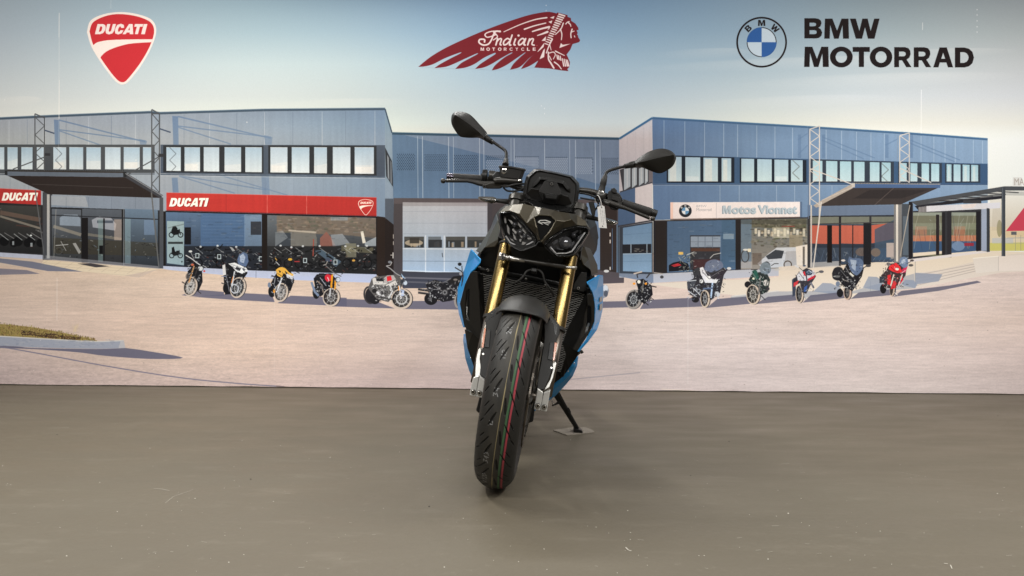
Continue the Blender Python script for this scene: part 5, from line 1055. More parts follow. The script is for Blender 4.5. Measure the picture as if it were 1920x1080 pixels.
# ---- wheels
def tyre(name, C, U, F, A, Rc, rt, halfw, parent, treaded, mat):
    """C centre, Rc radius of crown, rt sidewall height, halfw half width"""
    NT, NW = (2100, 180) if treaded else (220, 40)
    th = np.arange(NT)/NT*2*math.pi; ww = np.linspace(-1, 1, NW)
    # profile: crown arc then sidewalls down to the bead
    ph = ww*math.radians(118)
    lat = halfw*np.sin(np.clip(ph, -math.pi/2, math.pi/2))*np.where(np.abs(ph) > math.pi/2, 1-.32*(np.abs(ph)-math.pi/2)/.49, 1)
    rad = Rc-rt*.62*(1-np.cos(np.clip(np.abs(ph), 0, math.pi/2)))-np.where(np.abs(ph) > math.pi/2, (np.abs(ph)-math.pi/2)/.49*rt*.38, 0)
    arc = np.concatenate([[0], np.cumsum(np.hypot(np.diff(lat), np.diff(rad)))]); arc -= arc[NW//2]+ (arc[NW//2-1]-arc[NW//2])/2
    TT, WWa = np.meshgrid(th*Rc*1000, arc*1000, indexing='ij')       # millimetres round and across
    depth = np.zeros_like(TT); col = np.empty((NT, NW, 3)); col[:] = (.014, .013, .0115)
    per = 2*math.pi*Rc*1000/20
    if treaded:
        def seg(a, b_, w0, w1, side, off=0):
            y = np.mod(TT+off*per, per); W = WWa*side
            (x0, y0), (x1, y1) = a, b_; best = np.zeros_like(TT)
            for sh in (-per, 0, per):
                ax, ay = x0, y0+sh; bx_, by = x1, y1+sh
                t = np.clip(((W-ax)*(bx_-ax)+(y-ay)*(by-ay))/((bx_-ax)**2+(by-ay)**2), 0, 1)
                d = np.hypot(W-ax-t*(bx_-ax), y-ay-t*(by-ay)); wd = w0+(w1-w0)*t
                wd = wd*np.sqrt(np.clip(1.02-(2*t-1)**2, 0, 1))
                best = np.maximum(best, np.clip((wd-d)/1.5+.25, 0, 1))
            return best
        for side, off in ((-1, 0), (1, .45)):
            for a, b_, w0, w1 in ((((9.5, 12), (28, 55), 2.6, 3.6)), ((20, -8), (46, 34), 2.2, 1.5), ((36, -14), (52, 8), 1.9, 1.3), ((47, 40), (62, 58), 2.1, 1.5)):
                if side > 0: a, b_ = (a[0]*.9, a[1]), (b_[0]*(.55 if a[0] < 10 else .95), b_[1]+6)
                depth = np.maximum(depth, seg(a, b_, w0, w1, side, off))
        wob = .8*np.sin(TT/55)+.5*np.sin(TT/23+1)
        def stripe(w0, w1, c, k=1.0):
            m = np.clip(1.2-np.abs(WWa-(w0+w1)/2-wob*.5)/((w1-w0)/2)*1.0, 0, 1)*5; m = np.clip(m, 0, 1)*k*(depth < .5)
            for i in range(3): col[..., i] = col[..., i]*(1-m)+c[i]*m
        crown_sheen = (np.sin(TT/37+WWa/9)+np.sin(TT/13-WWa/5)+np.sin(TT/91))*.14+.5  # brownish reflection along the crown, painted into the tyre colour
        m = np.clip(1-np.abs(WWa+4)/46, 0, 1)*crown_sheen*.62
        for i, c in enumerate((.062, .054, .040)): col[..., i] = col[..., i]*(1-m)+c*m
        stripe(1.3, 3.1, (.40, .32, .16), .62); stripe(18.5, 23.5, (.045, .12, .05), .85); stripe(28.0, 33.0, (.36, .042, .06), .88)
        # chalk marks of the warehouse on the left shoulder
        SG = {'R': [((0,0),(0,7)),((0,7),(4,6)),((4,6),(0,3.5)),((0,3.5),(4,0))], 'Y': [((0,7),(2,4)),((4,7),(2,4)),((2,4),(2,0))], '2': [((0,6),(3,7)),((3,7),(4,4.5)),((4,4.5),(0,0)),((0,0),(4,0))], 'D': [((0,0),(0,7)),((0,7),(3.5,5)),((3.5,5),(3.5,2)),((3.5,2),(0,0))],
              '3': [((0,7),(4,7)),((4,7),(2,4)),((2,4),(4,2)),((4,2),(0,0))], '4': [((3,0),(3,7)),((3,7),(0,2.5)),((0,2.5),(4,2.5))], '0': [((0,1),(0,6)),((0,6),(4,6)),((4,6),(4,1)),((4,1),(0,1))], 'M': [((0,0),(0,7)),((0,7),(2,3)),((2,3),(4,7)),((4,7),(4,0))]}
        mark = np.zeros_like(TT)
        for s0, txt in ((850, 'MY'), (760, 'RY2D'), (650, '343'), (520, '0'), (440, '34'), (330, 'M2'), (250, '2M')):
            for j, ch in enumerate(txt):
                for (p, q) in SG[ch]:
                    k = 1.9
                    ax, ay = -14-p[1]*k, s0-j*15-p[0]*k*1.2; bx_, by = -14-q[1]*k, s0-j*15-q[0]*k*1.2
                    t = np.clip(((WWa-ax)*(bx_-ax)+(TT-ay)*(by-ay))/((bx_-ax)**2+(by-ay)**2+1e-6), 0, 1)
                    d = np.hypot(WWa-ax-t*(bx_-ax), TT-ay-t*(by-ay)); mark = np.maximum(mark, np.clip(1.5-d, 0, 1))
        gr = (np.sin(TT*1.9)*np.sin(WWa*2.3+TT*.7) > -.3)
        mark *= .62*gr*(depth < .3)
        for i in range(3): col[..., i] = col[..., i]*(1-mark)+.42*mark
    col *= (1-.85*depth)[..., None]  # groove shade put into the colour on top of the cut depth
    rr = rad[None, :]-depth*.0045; cth, sth = np.cos(th)[:, None], np.sin(th)[:, None]
    # th = 0 straight up, growing towards the front
    U_, F_, A_, C_ = (np.array(v) for v in (U, F, A, C-ROOT))
    X = C_[None, None]+(rr*cth)[..., None]*U_+(rr*sth)[..., None]*F_+(lat[None, :, None]*np.ones((NT, 1, 1)))*A_
    me = bpy.data.meshes.new(name); nv = NT*NW
    i0 = (np.arange(NT)[:, None]*NW+np.arange(NW-1)[None, :]); i1 = ((np.arange(NT)+1) % NT)[:, None]*NW+np.arange(NW-1)[None, :]
    q = np.stack([i0, i0+1, i1+1, i1], -1).reshape(-1, 4)
    me.vertices.add(nv); me.vertices.foreach_set('co', X.reshape(-1).astype(np.float32))
    me.loops.add(q.size); me.loops.foreach_set('vertex_index', q.reshape(-1).astype(np.int32))
    me.polygons.add(len(q)); me.polygons.foreach_set('loop_start', (np.arange(len(q))*4).astype(np.int32)); me.polygons.foreach_set('loop_total', np.full(len(q), 4, np.int32))
    me.update(calc_edges=True); me.polygons.foreach_set('use_smooth', [True]*len(q))
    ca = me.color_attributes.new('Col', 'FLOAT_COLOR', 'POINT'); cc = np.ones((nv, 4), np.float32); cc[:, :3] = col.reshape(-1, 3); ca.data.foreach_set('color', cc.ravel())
    me.materials.append(mat); me.validate()
    o = bpy.data.objects.new(name, me); link(o, parent)
    # outward normals
    k = len(q)//2; p = me.polygons[NW//2]; c = p.center-Vector(C_)
    if p.normal.dot(c) < 0: me.flip_normals()
    return o
tm = principled('tyre_rubber', (.02, .018, .017), .58, spec=.4, bump=.25, bscale=700)
at = tm.node_tree.nodes.new('ShaderNodeAttribute'); at.attribute_name = 'Col'
tm.node_tree.links.new(at.outputs['Color'], tm.node_tree.nodes['Principled BSDF'].inputs['Base Color'])

def rim_geo(C, U, F, A, R, hw, spokes=5):
    V, F_ = [], []
    prof = [(-hw, R), (-hw, R-.012), (-hw*.6, R-.024), (hw*.6, R-.024), (hw, R-.012), (hw, R), (hw*.8, R-.004), (-hw*.8, R-.004)]
    n = 64
    for k in range(n):
        a = 2*math.pi*k/n; e = U*math.cos(a)+F*math.sin(a)
        for l, r in prof: V.append(C+A*l+e*r)
    m = len(prof)
    for k in range(n):
        for j in range(m): F_.append((k*m+j, k*m+(j+1) % m, ((k+1) % n)*m+(j+1) % m, ((k+1) % n)*m+j))
    def add(v, f):
        o = len(V); V.extend(v); F_.extend([tuple(i+o for i in q) for q in f])
    add(*lathe_geo(C-A*hw*.9, A, [(0, .026), (0, .040), (hw*.5, .044), (hw*1.3, .044), (hw*1.8, .040), (hw*1.8, .026)], 24))
    for k in range(spokes*2):
        a = 2*math.pi*(k//2)/spokes+(.10 if k % 2 else -.10); e0 = U*math.cos(a)+F*math.sin(a); a2 = a+(.12 if k % 2 else -.12); e1 = U*math.cos(a2)+F*math.sin(a2)
        add(*tube_geo([C+e0*.04, C+e0*.05+(e1-e0)*.1, C+e1*(R-.02)], [.012, .010, .011], 8))
    return V, F_
fw = part('front_wheel', *rim_geo(WC, Uv, Fv, Av, .218, .042), 'gloss', label='cast front wheel turned a little to the left of the picture')
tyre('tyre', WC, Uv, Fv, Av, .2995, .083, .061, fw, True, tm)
for sgn in (-1, 1):
    cen = WC+Av*(.066*sgn); V, F = [], []; n = 96
    prof = [(-.0025, .160), (.0025, .160), (.0025, .122), (-.0025, .122)]
    for k in range(n):
        a = 2*math.pi*k/n; e = Uv*math.cos(a)+Fv*math.sin(a); V += [cen+Av*l+e*(r+(.002*math.sin(a*14) if r > .15 else 0)) for l, r in prof]
    for k in range(n):
        for j in range(4): F.append((k*4+j, k*4+(j+1) % 4, ((k+1) % n)*4+(j+1) % 4, ((k+1) % n)*4+j))
    dsk = part('brake_disc', V, F, 'disc', fw, smooth=False)
    V, F = [], []
    for k in range(10):
        a = 2*math.pi*(k+.5)/10; e = Uv*math.cos(a)+Fv*math.sin(a); v, f = tube_geo([cen+e*.045, cen+e*.125], [.010, .006], 6); o_ = len(V); V += v; F += [tuple(i+o_ for i in q) for q in f]
        v, f = lathe_geo(cen+e*.121-Av*.006, Av, [(0, .008), (.012, .008)], 10); o_ = len(V); V += v; F += [tuple(i+o_ for i in q) for q in f]
    part('disc_carrier', V, F, 'darkmetal', fw)
lathe('axle', WC-Av*.118, Av, [(0, .010), (.004, .016), (.232, .016), (.236, .010)], 'disc', fw)

# ---- fork legs
for sgn, (cx0, cy0, cx1, cy1) in ((-1, (883, 704, 908, 744)), (1, (1002, 730, 1031, 770))):
    lat = .113*sgn
    leg = tube('fork_leg', [FK(lat, .235), FK(lat, .24), FK(lat, .53), FK(lat, .60)], [.0225, .0238, .0238, .0238], 'gold', n=40, label='gold upside-down fork leg')
    lathe('dust_seal', FK(lat, .228), Sv, [(0, .0225), (.002, .0255), (.012, .0255), (.014, .0238)], 'rubber', leg)
    tube('stanchion', [FK(lat*.985, .01), FK(lat, .24)], [.0205, .0205], 'disc', leg, n=30)
    # axle clamp: two cast lugs with a slot between, two bolts
    cp = FP((cx0+cx1)/2, (cy0+cy1)/2, .030); ad = Av
    up = (Uv*.96+Sv*.04).normalized(); hw = .0205
    for t in (-1, 1):
        V = []; c = cp+ad*(t*hw*.50)
        prof = [(-.5, -.034), (.5, -.034), (.52, -.02), (.5, .012), (.44 if t*sgn < 0 else .5, .024 if t*sgn < 0 else .034), (-.44 if t*sgn > 0 else -.5, .024 if t*sgn > 0 else .034), (-.52, .0), (-.52, -.02)]
        pts = [c+ad*(a*hw*.96)+up*b_ for a, b_ in prof]
        lug = slab('axle_clamp', pts, 'alu', .055, .003, leg, dirv=-Fv)
    for t in (-1, 1): bolt(cp+ad*(t*.0103)-up*.020+Fv*.002, Fv, .0070, leg)
    # the bright cast arm running up the outside
    if sgn < 0: arm = [(891, 706), (901, 711), (902, 690), (900, 672), (902.5, 656), (901, 652), (897, 655), (893, 672), (891.5, 690)]
    else: arm = [(1020, 732), (1030, 726), (1037, 708), (1041, 692), (1043.5, 682), (1042, 678), (1036, 681), (1036.5, 694), (1031, 712), (1024, 724)]
    slab('clamp_arm', [FP(x, y, .028) for x, y in arm], 'alu', .03, .002, leg)

# ---- front fender: dome over the tyre with its two fork guards
V, F = [], []; TH_ = [math.radians(a) for a in (-58, -40, -25, -12, 0, 10, 18, 24, 29, 33)]; NL = 17
for i, t in enumerate(TH_):
    for j in range(NL):
        u = -1+2*j/(NL-1); wdt = .083-.004*max(0, math.degrees(t))/30
        ang = u*math.radians(82); lat = wdt*math.sin(ang)/math.sin(math.radians(82)); drop = .050*(1-math.cos(ang))/(1-math.cos(math.radians(82)))
        r = .3145-drop*(1+.15*abs(u))
        tt = t-(.20*abs(u)**2.0 if i > 6 else 0)*(i-6)/3
        V.append(WC+Av*lat+(Uv*math.cos(tt)+Fv*math.sin(tt))*r)
for i in range(len(TH_)-1):
    for j in range(NL-1): F.append((i*NL+j, i*NL+j+1, (i+1)*NL+j+1, (i+1)*NL+j))
V_ = V; o_c = WC
F2 = []
for f in F:
    p = [V[i] for i in f]; n_v = (p[1]-p[0]).cross(p[2]-p[0]); c = sum(p, Vector((0, 0, 0)))/4
    F2.append(f if n_v.dot(c-(WC+Uv*.2)) > 0 else tuple(reversed(f)))
fender = part('front_fender', V, F2, 'soft', smooth=True, label='matt black front fender with fork guards')
finish(fender, bev=0, solid=.0028, smooth=True, sub=1)
guardL = [(944, 571), (930, 577), (915, 587), (909.5, 600), (911, 614), (911, 640), (903.5, 655), (902, 675), (899.5, 703), (911, 711), (915, 708), (920.5, 693), (928, 645), (930, 622), (937, 603), (944, 588), (950, 577)]
guardR = [(1022, 582), (1034, 590), (1050, 611), (1049, 627), (1044, 636), (1036, 677), (1036, 690), (1029, 712), (1020, 730), (1007, 732), (1008, 712), (1014, 680), (1020, 640), (1021, 620), (1019, 603), (1016, 590)]
def guard(pts, slotpts, padpts, refpts):
    n = len(pts)
    V = [FP(x, y, .036) for x, y in pts]; cen = [sum(p[0] for p in pts)/n, sum(p[1] for p in pts)/n]
    g = slab('fork_guard', V, 'soft', .022, .0022, fender)
    slab('guard_recess', [FP(x, y, .0372) for x, y in slotpts], 'gloss', .004, .0004, fender)
    slab('guard_pad', [FP(x, y, .0395) for x, y in padpts], 'plastic', .008, .001, fender)
    rf = slab('reflector', [FP(x, y, .0400) for x, y in refpts], 'amber', .012, .0008, fender)
guard(guardL, [(940, 579), (917, 590), (914, 600), (926, 592), (938, 585)], [(912.5, 617), (920, 619), (917, 652), (908, 651)], [(908.5, 615), (911.3, 616), (906.5, 652), (902.8, 651)])
guard(guardR, [(1027, 590), (1036, 597), (1046, 612), (1043, 629), (1040, 626), (1038, 610)], [(1031, 642), (1039, 642), (1036, 675), (1027, 674)], [(1040, 642), (1045, 643), (1039.5, 676), (1036.5, 675)])
bolt(FP(906, 664, .037), Nv, .0035, fender); bolt(FP(1034, 690, .037), Nv, .0035, fender)
# calipers behind the legs
for sgn in (-1, 1):
    c = FK(.098*sgn, .13, -.055)
    box('brake_caliper', c, Av*.024, Sv*.055, Nv*.028, 'darkmetal', bev=.006)

# ---- lower yoke, steering damper, cables
tubeL = FK(-.113, .545); tubeR = FK(.113, .545)
slab('lower_yoke', [FK(-.148, .525, .02), FK(-.148, .56, .02), FK(-.09, .572, .026), FK(.09, .572, .026), FK(.148, .56, .02), FK(.148, .525, .02), FK(.08, .51, .026), FK(-.08, .51, .026)], 'plastic', .075, .004, dirv=-Nv)
for sgn in (-1, 1):
    lathe('yoke_ring', FK(.113*sgn, .508), Sv, [(0, .0245), (.001, .0275), (.010, .0275), (.011, .0245)], 'rubber')
    lathe('yoke_ring', FK(.113*sgn, .562), Sv, [(0, .0245), (.002, .0262), (.006, .0262), (.008, .0245)], 'rubber')
cl = lathe('damper_clamp', Za(345, 120, 2.285), Za(405, 132, 2.285)-Za(345, 120, 2.285), [(0, .012), (.003, .0135), (.020, .0135), (.023, .009), (.034, .009)], 'steel')
bolt(Za(368, 132, 2.268), Vector((0, -1, 0)), .006, cl, 'chrome'); bolt(Za(366, 112, 2.272), Vector((0, -1, 0)), .005, cl, 'steel')
dp = tube('steering_damper', [Za(400, 133, 2.288), Za(490, 146, 2.285), Za(720, 182, 2.275)], [.0095, .0065, .0065], 'darkmetal', n=18)
tube('damper_rod', [Za(705, 181, 2.276), Za(785, 188, 2.272)], .0052, 'steel', dp, n=16)
tube('damper_sleeve', [Za(395, 132, 2.288), Za(492, 147, 2.284)], [.0095, .0058], 'steel', dp, n=18)
cj = box('brake_hose_joint', Za(546, 197, 2.31), Av*.010, Sv*.012, Nv*.010, 'plastic', bev=.003)
tube('brake_hose', [Za(540, 195, 2.305), Za(505, 205, 2.30), Za(480, 240, 2.30), Za(440, 270, 2.31), Za(405, 275, 2.33)], .0036, 'rubber', cj, smoothpath=6, n=10)
tube('brake_hose', [Za(560, 195, 2.305), Za(590, 215, 2.295), Za(605, 265, 2.295), Za(630, 300, 2.30), Za(655, 340, 2.32)], .0036, 'rubber', cj, smoothpath=6, n=10)
for (x, y) in ((500, 250), (610, 285)): tube('hose_clip', [Za(x-6, y-6, 2.296), Za(x+4, y+5, 2.296)], .0046, 'darkmetal', cj, n=10)
for (x, y) in ((450, 108), (565, 120), (625, 145)): bolt(Za(x, y, 2.33), Vector((0, -1, 0)), .004, dp, 'darkmetal')

# ---- headlights
def outline_px(pts, d0, tilt=(0, 0)):
    return [Z4(x, y, d0+tilt[0]*(x-600)/1000+tilt[1]*(y-700)/1000) for x, y in pts]
HLo = [(190, 545), (210, 525), (300, 517), (345, 540), (420, 610), (560, 775), (577, 825), (560, 862), (440, 912), (400, 915), (290, 858), (238, 795), (205, 680)]
HLi = [(215, 553), (232, 542), (300, 537), (335, 556), (405, 625), (540, 785), (553, 823), (543, 846), (435, 890), (405, 892), (303, 840), (258, 785), (228, 675)]
HRo = [(655, 865), (662, 835), (720, 782), (850, 700), (985, 668), (1080, 678), (1108, 700), (1108, 745), (1040, 845), (955, 965), (880, 985), (780, 985), (735, 955)]
HRi = [(680, 862), (686, 845), (738, 798), (862, 718), (985, 688), (1065, 696), (1084, 712), (1083, 738), (1022, 830), (940, 945), (875, 963), (792, 962), (755, 938)]
def headlight(outer, inner, tilt, strip, beams, lab):
    cx = sum(p[0] for p in outer)/len(outer); cy = sum(p[1] for p in outer)/len(outer)
    D = lambda x, off=0: 2.245+off+tilt*(x-600)/1000
    n = len(outer); mid = [((a[0]+b_[0])/2, (a[1]+b_[1])/2) for a, b_ in zip(outer, inner)]
    rings = [[Z4(x, y, D(x, .02)) for x, y in outer], [Z4(x, y, D(x, 0)) for x, y in outer], [Z4(x, y, D(x, -.006)) for x, y in mid], [Z4(x, y, D(x, .002)) for x, y in inner], [Z4(cx+(x-cx)*.93, cy+(y-cy)*.93, D(x, .05)) for x, y in inner]]
    V = [p for r in rings for p in r]; F = []
    for r in range(len(rings)-1):
        for i in range(n): F.append((r*n+i, r*n+(i+1) % n, (r+1)*n+(i+1) % n, (r+1)*n+i))
    F.append(tuple(range((len(rings)-1)*n, len(rings)*n)))
    hl = part('headlight', V, F, 'gloss', label=lab, bev=.0012, ang=35)
    # faceted reflector bowl
    s = .84; V = [Z4(x, y, D(x, .016)) for x, y in inner]+[Z4(cx+(x-cx)*s, cy+(y-cy)*s, D(x, .03)) for x, y in inner]+[Z4(cx+(x-cx)*.45, cy+(y-cy)*.45, D(x, .046)) for x, y in inner]
    F = [(r*n+i, r*n+(i+1) % n, (r+1)*n+(i+1) % n, (r+1)*n+i) for r in range(2) for i in range(n)]+[tuple(range(2*n, 3*n))]
    part('reflector_bowl', V, face_eye(V, F), M_['bowl'], hl)
    # bright light guide along the lower edge
    tube('light_guide', [Z4(x, y, D(x, .006)) for x, y in strip], .0026, 'chromeguide', hl, n=8)
    for (x, y, r) in beams:
        o = lathe('projector', Z4(x, y, D(x, .038)), Vector((0, -1, 0)), [(0, r), (.016, r), (.017, r*.86), (.022, r*.7), (.026, r*.4), (.0275, r*.05)], 'darkglass', hl, n=20, bev=0)
        o.data.polygons.foreach_set('use_smooth', [True]*len(o.data.polygons))
    c0 = Z4(cx, cy, D(cx, -.004))
    V = [Z4(x, y, D(x, -.001)) for x, y in inner]; k = len(V); V += [c0+(v-c0)*.6+Vector((0, -.001, .0)) for v in V]+[c0+Vector((0, -.0012, 0))]
    F = [(i, (i+1) % k, (i+1) % k+k, i+k) for i in range(k)]+[(i+k, (i+1) % k+k, 2*k) for i in range(k)]
    part('lens', V, face_eye(V, F), 'lens', hl, smooth=True)
    return hl, D
M_['facet'] = principled('bright_facet', (.62, .60, .55), .22, metal=.35, spec=.7)
M_['bowl'] = principled('lamp_bowl', (.10, .098, .095), .30, metal=.7)
M_['chromeguide'] = principled('light_guide', (.70, .69, .66), .30, metal=.1, spec=.7)
M_['darkglass'] = principled('projector_glass', (.16, .16, .165), .12, metal=.5, spec=.9, coat=1)
h1, D1 = headlight(HLo, HLi, -.19, [(262, 770), (305, 835), (405, 885), (430, 884), (540, 826)], [(352, 660, .009), (405, 735, .010), (452, 778, .009)], 'left angular headlight of the picture with bright facets')
for pts in (((240, 570), (262, 575), (268, 640), (250, 640)), ((272, 650), (296, 690), (300, 760), (278, 730)), ((300, 545), (334, 560), (372, 600), (350, 596)), ((385, 628), (420, 670), (414, 690), (384, 655)), ((430, 690), (470, 735), (462, 745), (428, 712)), ((330, 730), (352, 772), (372, 815), (344, 800)), ((430, 826), (470, 838), (440, 862), (420, 856)), ((285, 600), (320, 615), (345, 650), (330, 660)), ((335, 690), (372, 735), (360, 750), (325, 710)), ((392, 742), (420, 770), (440, 800), (410, 780)), ((440, 745), (462, 745), (458, 780), (436, 776)), ((478, 790), (520, 782), (526, 800), (490, 806)), ((300, 790), (330, 805), (350, 830), (318, 815)), ((398, 800), (420, 800), (415, 830), (400, 825)), ((350, 640), (368, 648), (362, 672), (348, 662))):
    slab('reflector_facet', [Z4(x, y, D1(x, .024)) for x, y in pts], 'facet', .004, .0004, h1)
h2, D2 = headlight(HRo, HRi, .12, [(712, 880), (770, 948), (876, 944), (930, 925), (1062, 735)], [(862, 842, .021), (945, 765, .008)], 'right angular headlight of the picture with round projector')
for pts in (((735, 835), (790, 800), (792, 830), (745, 862)), ((770, 880), (815, 900), (860, 902), (800, 930)), ((905, 870), (950, 820), (962, 838), (920, 895)), ((985, 790), (1040, 735), (1048, 752), (1000, 812)), ((800, 790), (840, 780), (842, 812), (804, 820)), ((900, 820), (926, 812), (922, 850), (902, 852)), ((925, 740), (990, 705), (1000, 722), (940, 762)), ((1010, 706), (1045, 702), (1035, 735), (1008, 748))):
    slab('reflector_facet', [Z4(x, y, D2(x, .026)) for x, y in pts], 'darkglass', .004, .0004, h2)

# ---- nose cowl between and around the lamps
cv = {'tl': (250, 470, 2.34), 'tl2': (335, 452, 2.325), 'tc1': (440, 440, 2.30), 'tc2': (560, 470, 2.275), 'tc3': (620, 482, 2.262), 'tc4': (760, 508, 2.268), 'tc5': (800, 520, 2.275), 'tr1': (900, 535, 2.30), 'tr2': (985, 552, 2.325), 'tr3': (1075, 622, 2.345), 'tr4': (1118, 700, 2.35),
      'l1': (188, 545, 2.335), 'l2': (212, 520, 2.318), 'l3': (300, 512, 2.296), 'l4': (350, 532, 2.28), 'l5': (425, 602, 2.262), 'l6': (565, 768, 2.235), 'l7': (582, 822, 2.232),
      'r1': (648, 862, 2.232), 'r2': (655, 828, 2.232), 'r3': (715, 775, 2.236), 'r4': (848, 692, 2.262), 'r5': (985, 660, 2.295), 'r6': (1085, 670, 2.32), 'r7': (1114, 700, 2.335),
      'i1': (543, 575, 2.222), 'i2': (597, 553, 2.222), 'i3': (712, 560, 2.222), 'i4': (768, 612, 2.224), 'i5': (700, 740, 2.212), 'i6': (655, 790, 2.214), 'i7': (625, 832, 2.216), 'i8': (590, 800, 2.216), 'i9': (572, 690, 2.214),
      'rg1': (400, 545, 2.262), 'rg2': (470, 640, 2.240), 'rg3': (860, 622, 2.245), 'rg4': (930, 600, 2.262)}
K = {k: i for i, k in enumerate(cv)}; V = [Z4(*v) for v in cv.values()]
fs = ['tl tl2 l3 l2 l1', 'tl2 tc1 rg1 l4 l3', 'tc1 tc2 rg2 rg1', 'rg1 rg2 l5 l4', 'rg2 i9 l6 l5', 'tc2 i2 i1 rg2', 'rg2 i1 i9', 'tc2 tc3 i2', 'tc3 tc4 i3 i2', 'tc4 tc5 i3', 'tc5 rg3 i4 i3', 'tc5 tr1 rg4 rg3', 'tr1 tr2 r5 rg4', 'tr2 tr3 r6 r5', 'tr3 tr4 r7 r6', 'rg4 r5 r4', 'rg4 r4 rg3', 'rg3 r4 r3 i5', 'rg3 i5 i4', 'i5 r3 r2 i6', 'i9 i8 l7 l6', 'i8 i7 l7', 'i6 r2 r1 i7']
cowl = panel('headlight_cowl', V, [tuple(K[k] for k in f.split()) for f in fs], 'paint', .005, .0035, label='dark metallic nose cowl above the headlights', seg=3, ang=6)
inl = panel('centre_inlet', [Z4(*v) for v in ((548, 582, 2.236), (600, 560, 2.236), (708, 566, 2.236), (762, 614, 2.236), (700, 735, 2.24), (652, 785, 2.24), (628, 820, 2.24), (596, 795, 2.24), (578, 690, 2.24))], [tuple(range(9))], 'gloss', .006, .0005, cowl)
for pts in (((583, 630), (606, 608), (668, 606), (720, 626), (712, 634), (660, 614), (612, 616), (600, 632)), ((600, 632), (640, 628), (700, 634), (716, 636), (700, 642), (640, 636)), ((640, 640), (662, 642), (700, 658), (686, 659)), ((585, 632), (610, 634), (640, 650), (628, 652))):
    slab('letter_badge', [Z4(x, y, 2.2335) for x, y in pts], 'alu', .002, .0002, cowl)
# dark structure behind the lamps
part('lamp_housing', *(lambda c: ([c[i] for i in range(16)], [(0, 1, 2, 3, 4, 5, 6, 7), (15, 14, 13, 12, 11, 10, 9, 8)]+[(i+8, (i+1) % 8+8, (i+1) % 8, i) for i in range(8)]))([Z4(x, y, 2.36) for x, y in ((300, 500), (1000, 600), (1060, 700), (1000, 900), (880, 1000), (640, 1010), (400, 920), (240, 700))]+[Z4(x*.96+25, y*.96+25, 2.46) for x, y in ((300, 500), (1000, 600), (1060, 700), (1000, 900), (880, 1000), (640, 1010), (400, 920), (240, 700))]), 'plastic', bev=.006)
panel('lamp_underside', [Z4(*v) for v in ((300, 865, 2.27), (400, 920, 2.25), (440, 917, 2.25), (565, 868, 2.245), (590, 828, 2.245), (640, 836, 2.245), (660, 885, 2.25), (740, 962, 2.26), (880, 992, 2.28), (1000, 930, 2.34), (960, 1010, 2.36), (600, 1080, 2.36), (330, 1000, 2.36))], [tuple(range(13))], 'plastic', .004, .001)

# ---- instrument shield
SH0 = [(432, 352), (448, 240), (467, 165), (545, 92), (600, 88), (760, 118), (938, 160), (1003, 232), (1008, 262), (1003, 340), (985, 470), (940, 522), (700, 470), (452, 400)]
def ring_shell(name, outl, steps, mat, parent=None, label=None, bev=.002):
    cx = sum(p[0] for p in outl)/len(outl); cy = sum(p[1] for p in outl)/len(outl); n = len(outl); V = []
    for s, d in steps: V += [Z4(cx+(x-cx)*s, cy+(y-cy)*s, d) for x, y in outl]
    F = [(r*n+i, r*n+(i+1) % n, (r+1)*n+(i+1) % n, (r+1)*n+i) for r in range(len(steps)-1) for i in range(n)]
    F += [tuple(range(n)), tuple(range((len(steps)-1)*n, len(steps)*n))]
    o = part(name, V, F, mat, parent, label, bev=bev, ang=15)
    bm = bmesh.new(); bm.from_mesh(o.data); bmesh.ops.recalc_face_normals(bm, faces=bm.faces); bm.to_mesh(o.data); bm.free(); return o
shield_o = ring_shell('instrument_shield', SH0, [(.97, 2.475), (1.0, 2.46), (1.0, 2.43), (.90, 2.405), (.84, 2.412)], 'plastic', label='matt black instrument shield above the nose', bev=.003)
panel('shield_arch', [Z4(*v) for v in ((540, 240, 2.405), (600, 165, 2.398), (690, 172, 2.395), (850, 208, 2.398), (915, 290, 2.405), (918, 335, 2.41), (880, 300, 2.40), (835, 240, 2.392), (690, 200, 2.388), (612, 196, 2.39), (575, 245, 2.398), (520, 288, 2.41))],
      [(0, 1, 9, 10, 11), (1, 2, 8, 9), (2, 3, 7, 8), (3, 4, 6, 7), (4, 5, 6)], 'plastic', .010, .0015, shield_o)
pl = panel('centre_plate', [Z4(*v) for v in ((655, 206, 2.390), (775, 215, 2.390), (830, 345, 2.372), (770, 447, 2.385), (640, 428, 2.385), (592, 318, 2.375), (615, 322, 2.366), (640, 330, 2.362), (800, 348, 2.362), (690, 205, 2.388))],
      [(0, 9, 1, 2, 8, 7, 6, 5), (5, 6, 7, 4), (7, 8, 3, 4), (8, 2, 3)], 'plastic', .012, .002, shield_o)
slab('plate_recess', [Z4(x, y, 2.3605) for x, y in ((645, 338), (800, 356), (775, 402), (664, 390))], 'gloss', .003, .0006, shield_o)
slab('plate_recess', [Z4(x, y, 2.3585) for x, y in ((657, 347), (786, 362), (768, 394), (670, 384))], 'plastic', .003, .0008, shield_o)
slab('bolt_recess', [Z4(x, y, 2.3845) for x, y in ((700, 222), (752, 226), (748, 282), (722, 292), (698, 276))], 'gloss', .004, .0006, shield_o)
bolt(Z4(725, 244, 2.378), Vector((0, -1, 0)), .0058, shield_o, 'chrome')
for pts in (((440, 374, 2.42), (520, 286, 2.40), (600, 298, 2.388), (600, 330, 2.386), (640, 430, 2.40), (590, 412, 2.41)), ((830, 350, 2.386), (895, 368, 2.396), (950, 476, 2.42), (905, 470, 2.415), (770, 447, 2.40), (800, 395, 2.39))):
    panel('shield_wing', [Z4(*v) for v in pts], [tuple(range(6))], 'plastic', .012, .002, shield_o)
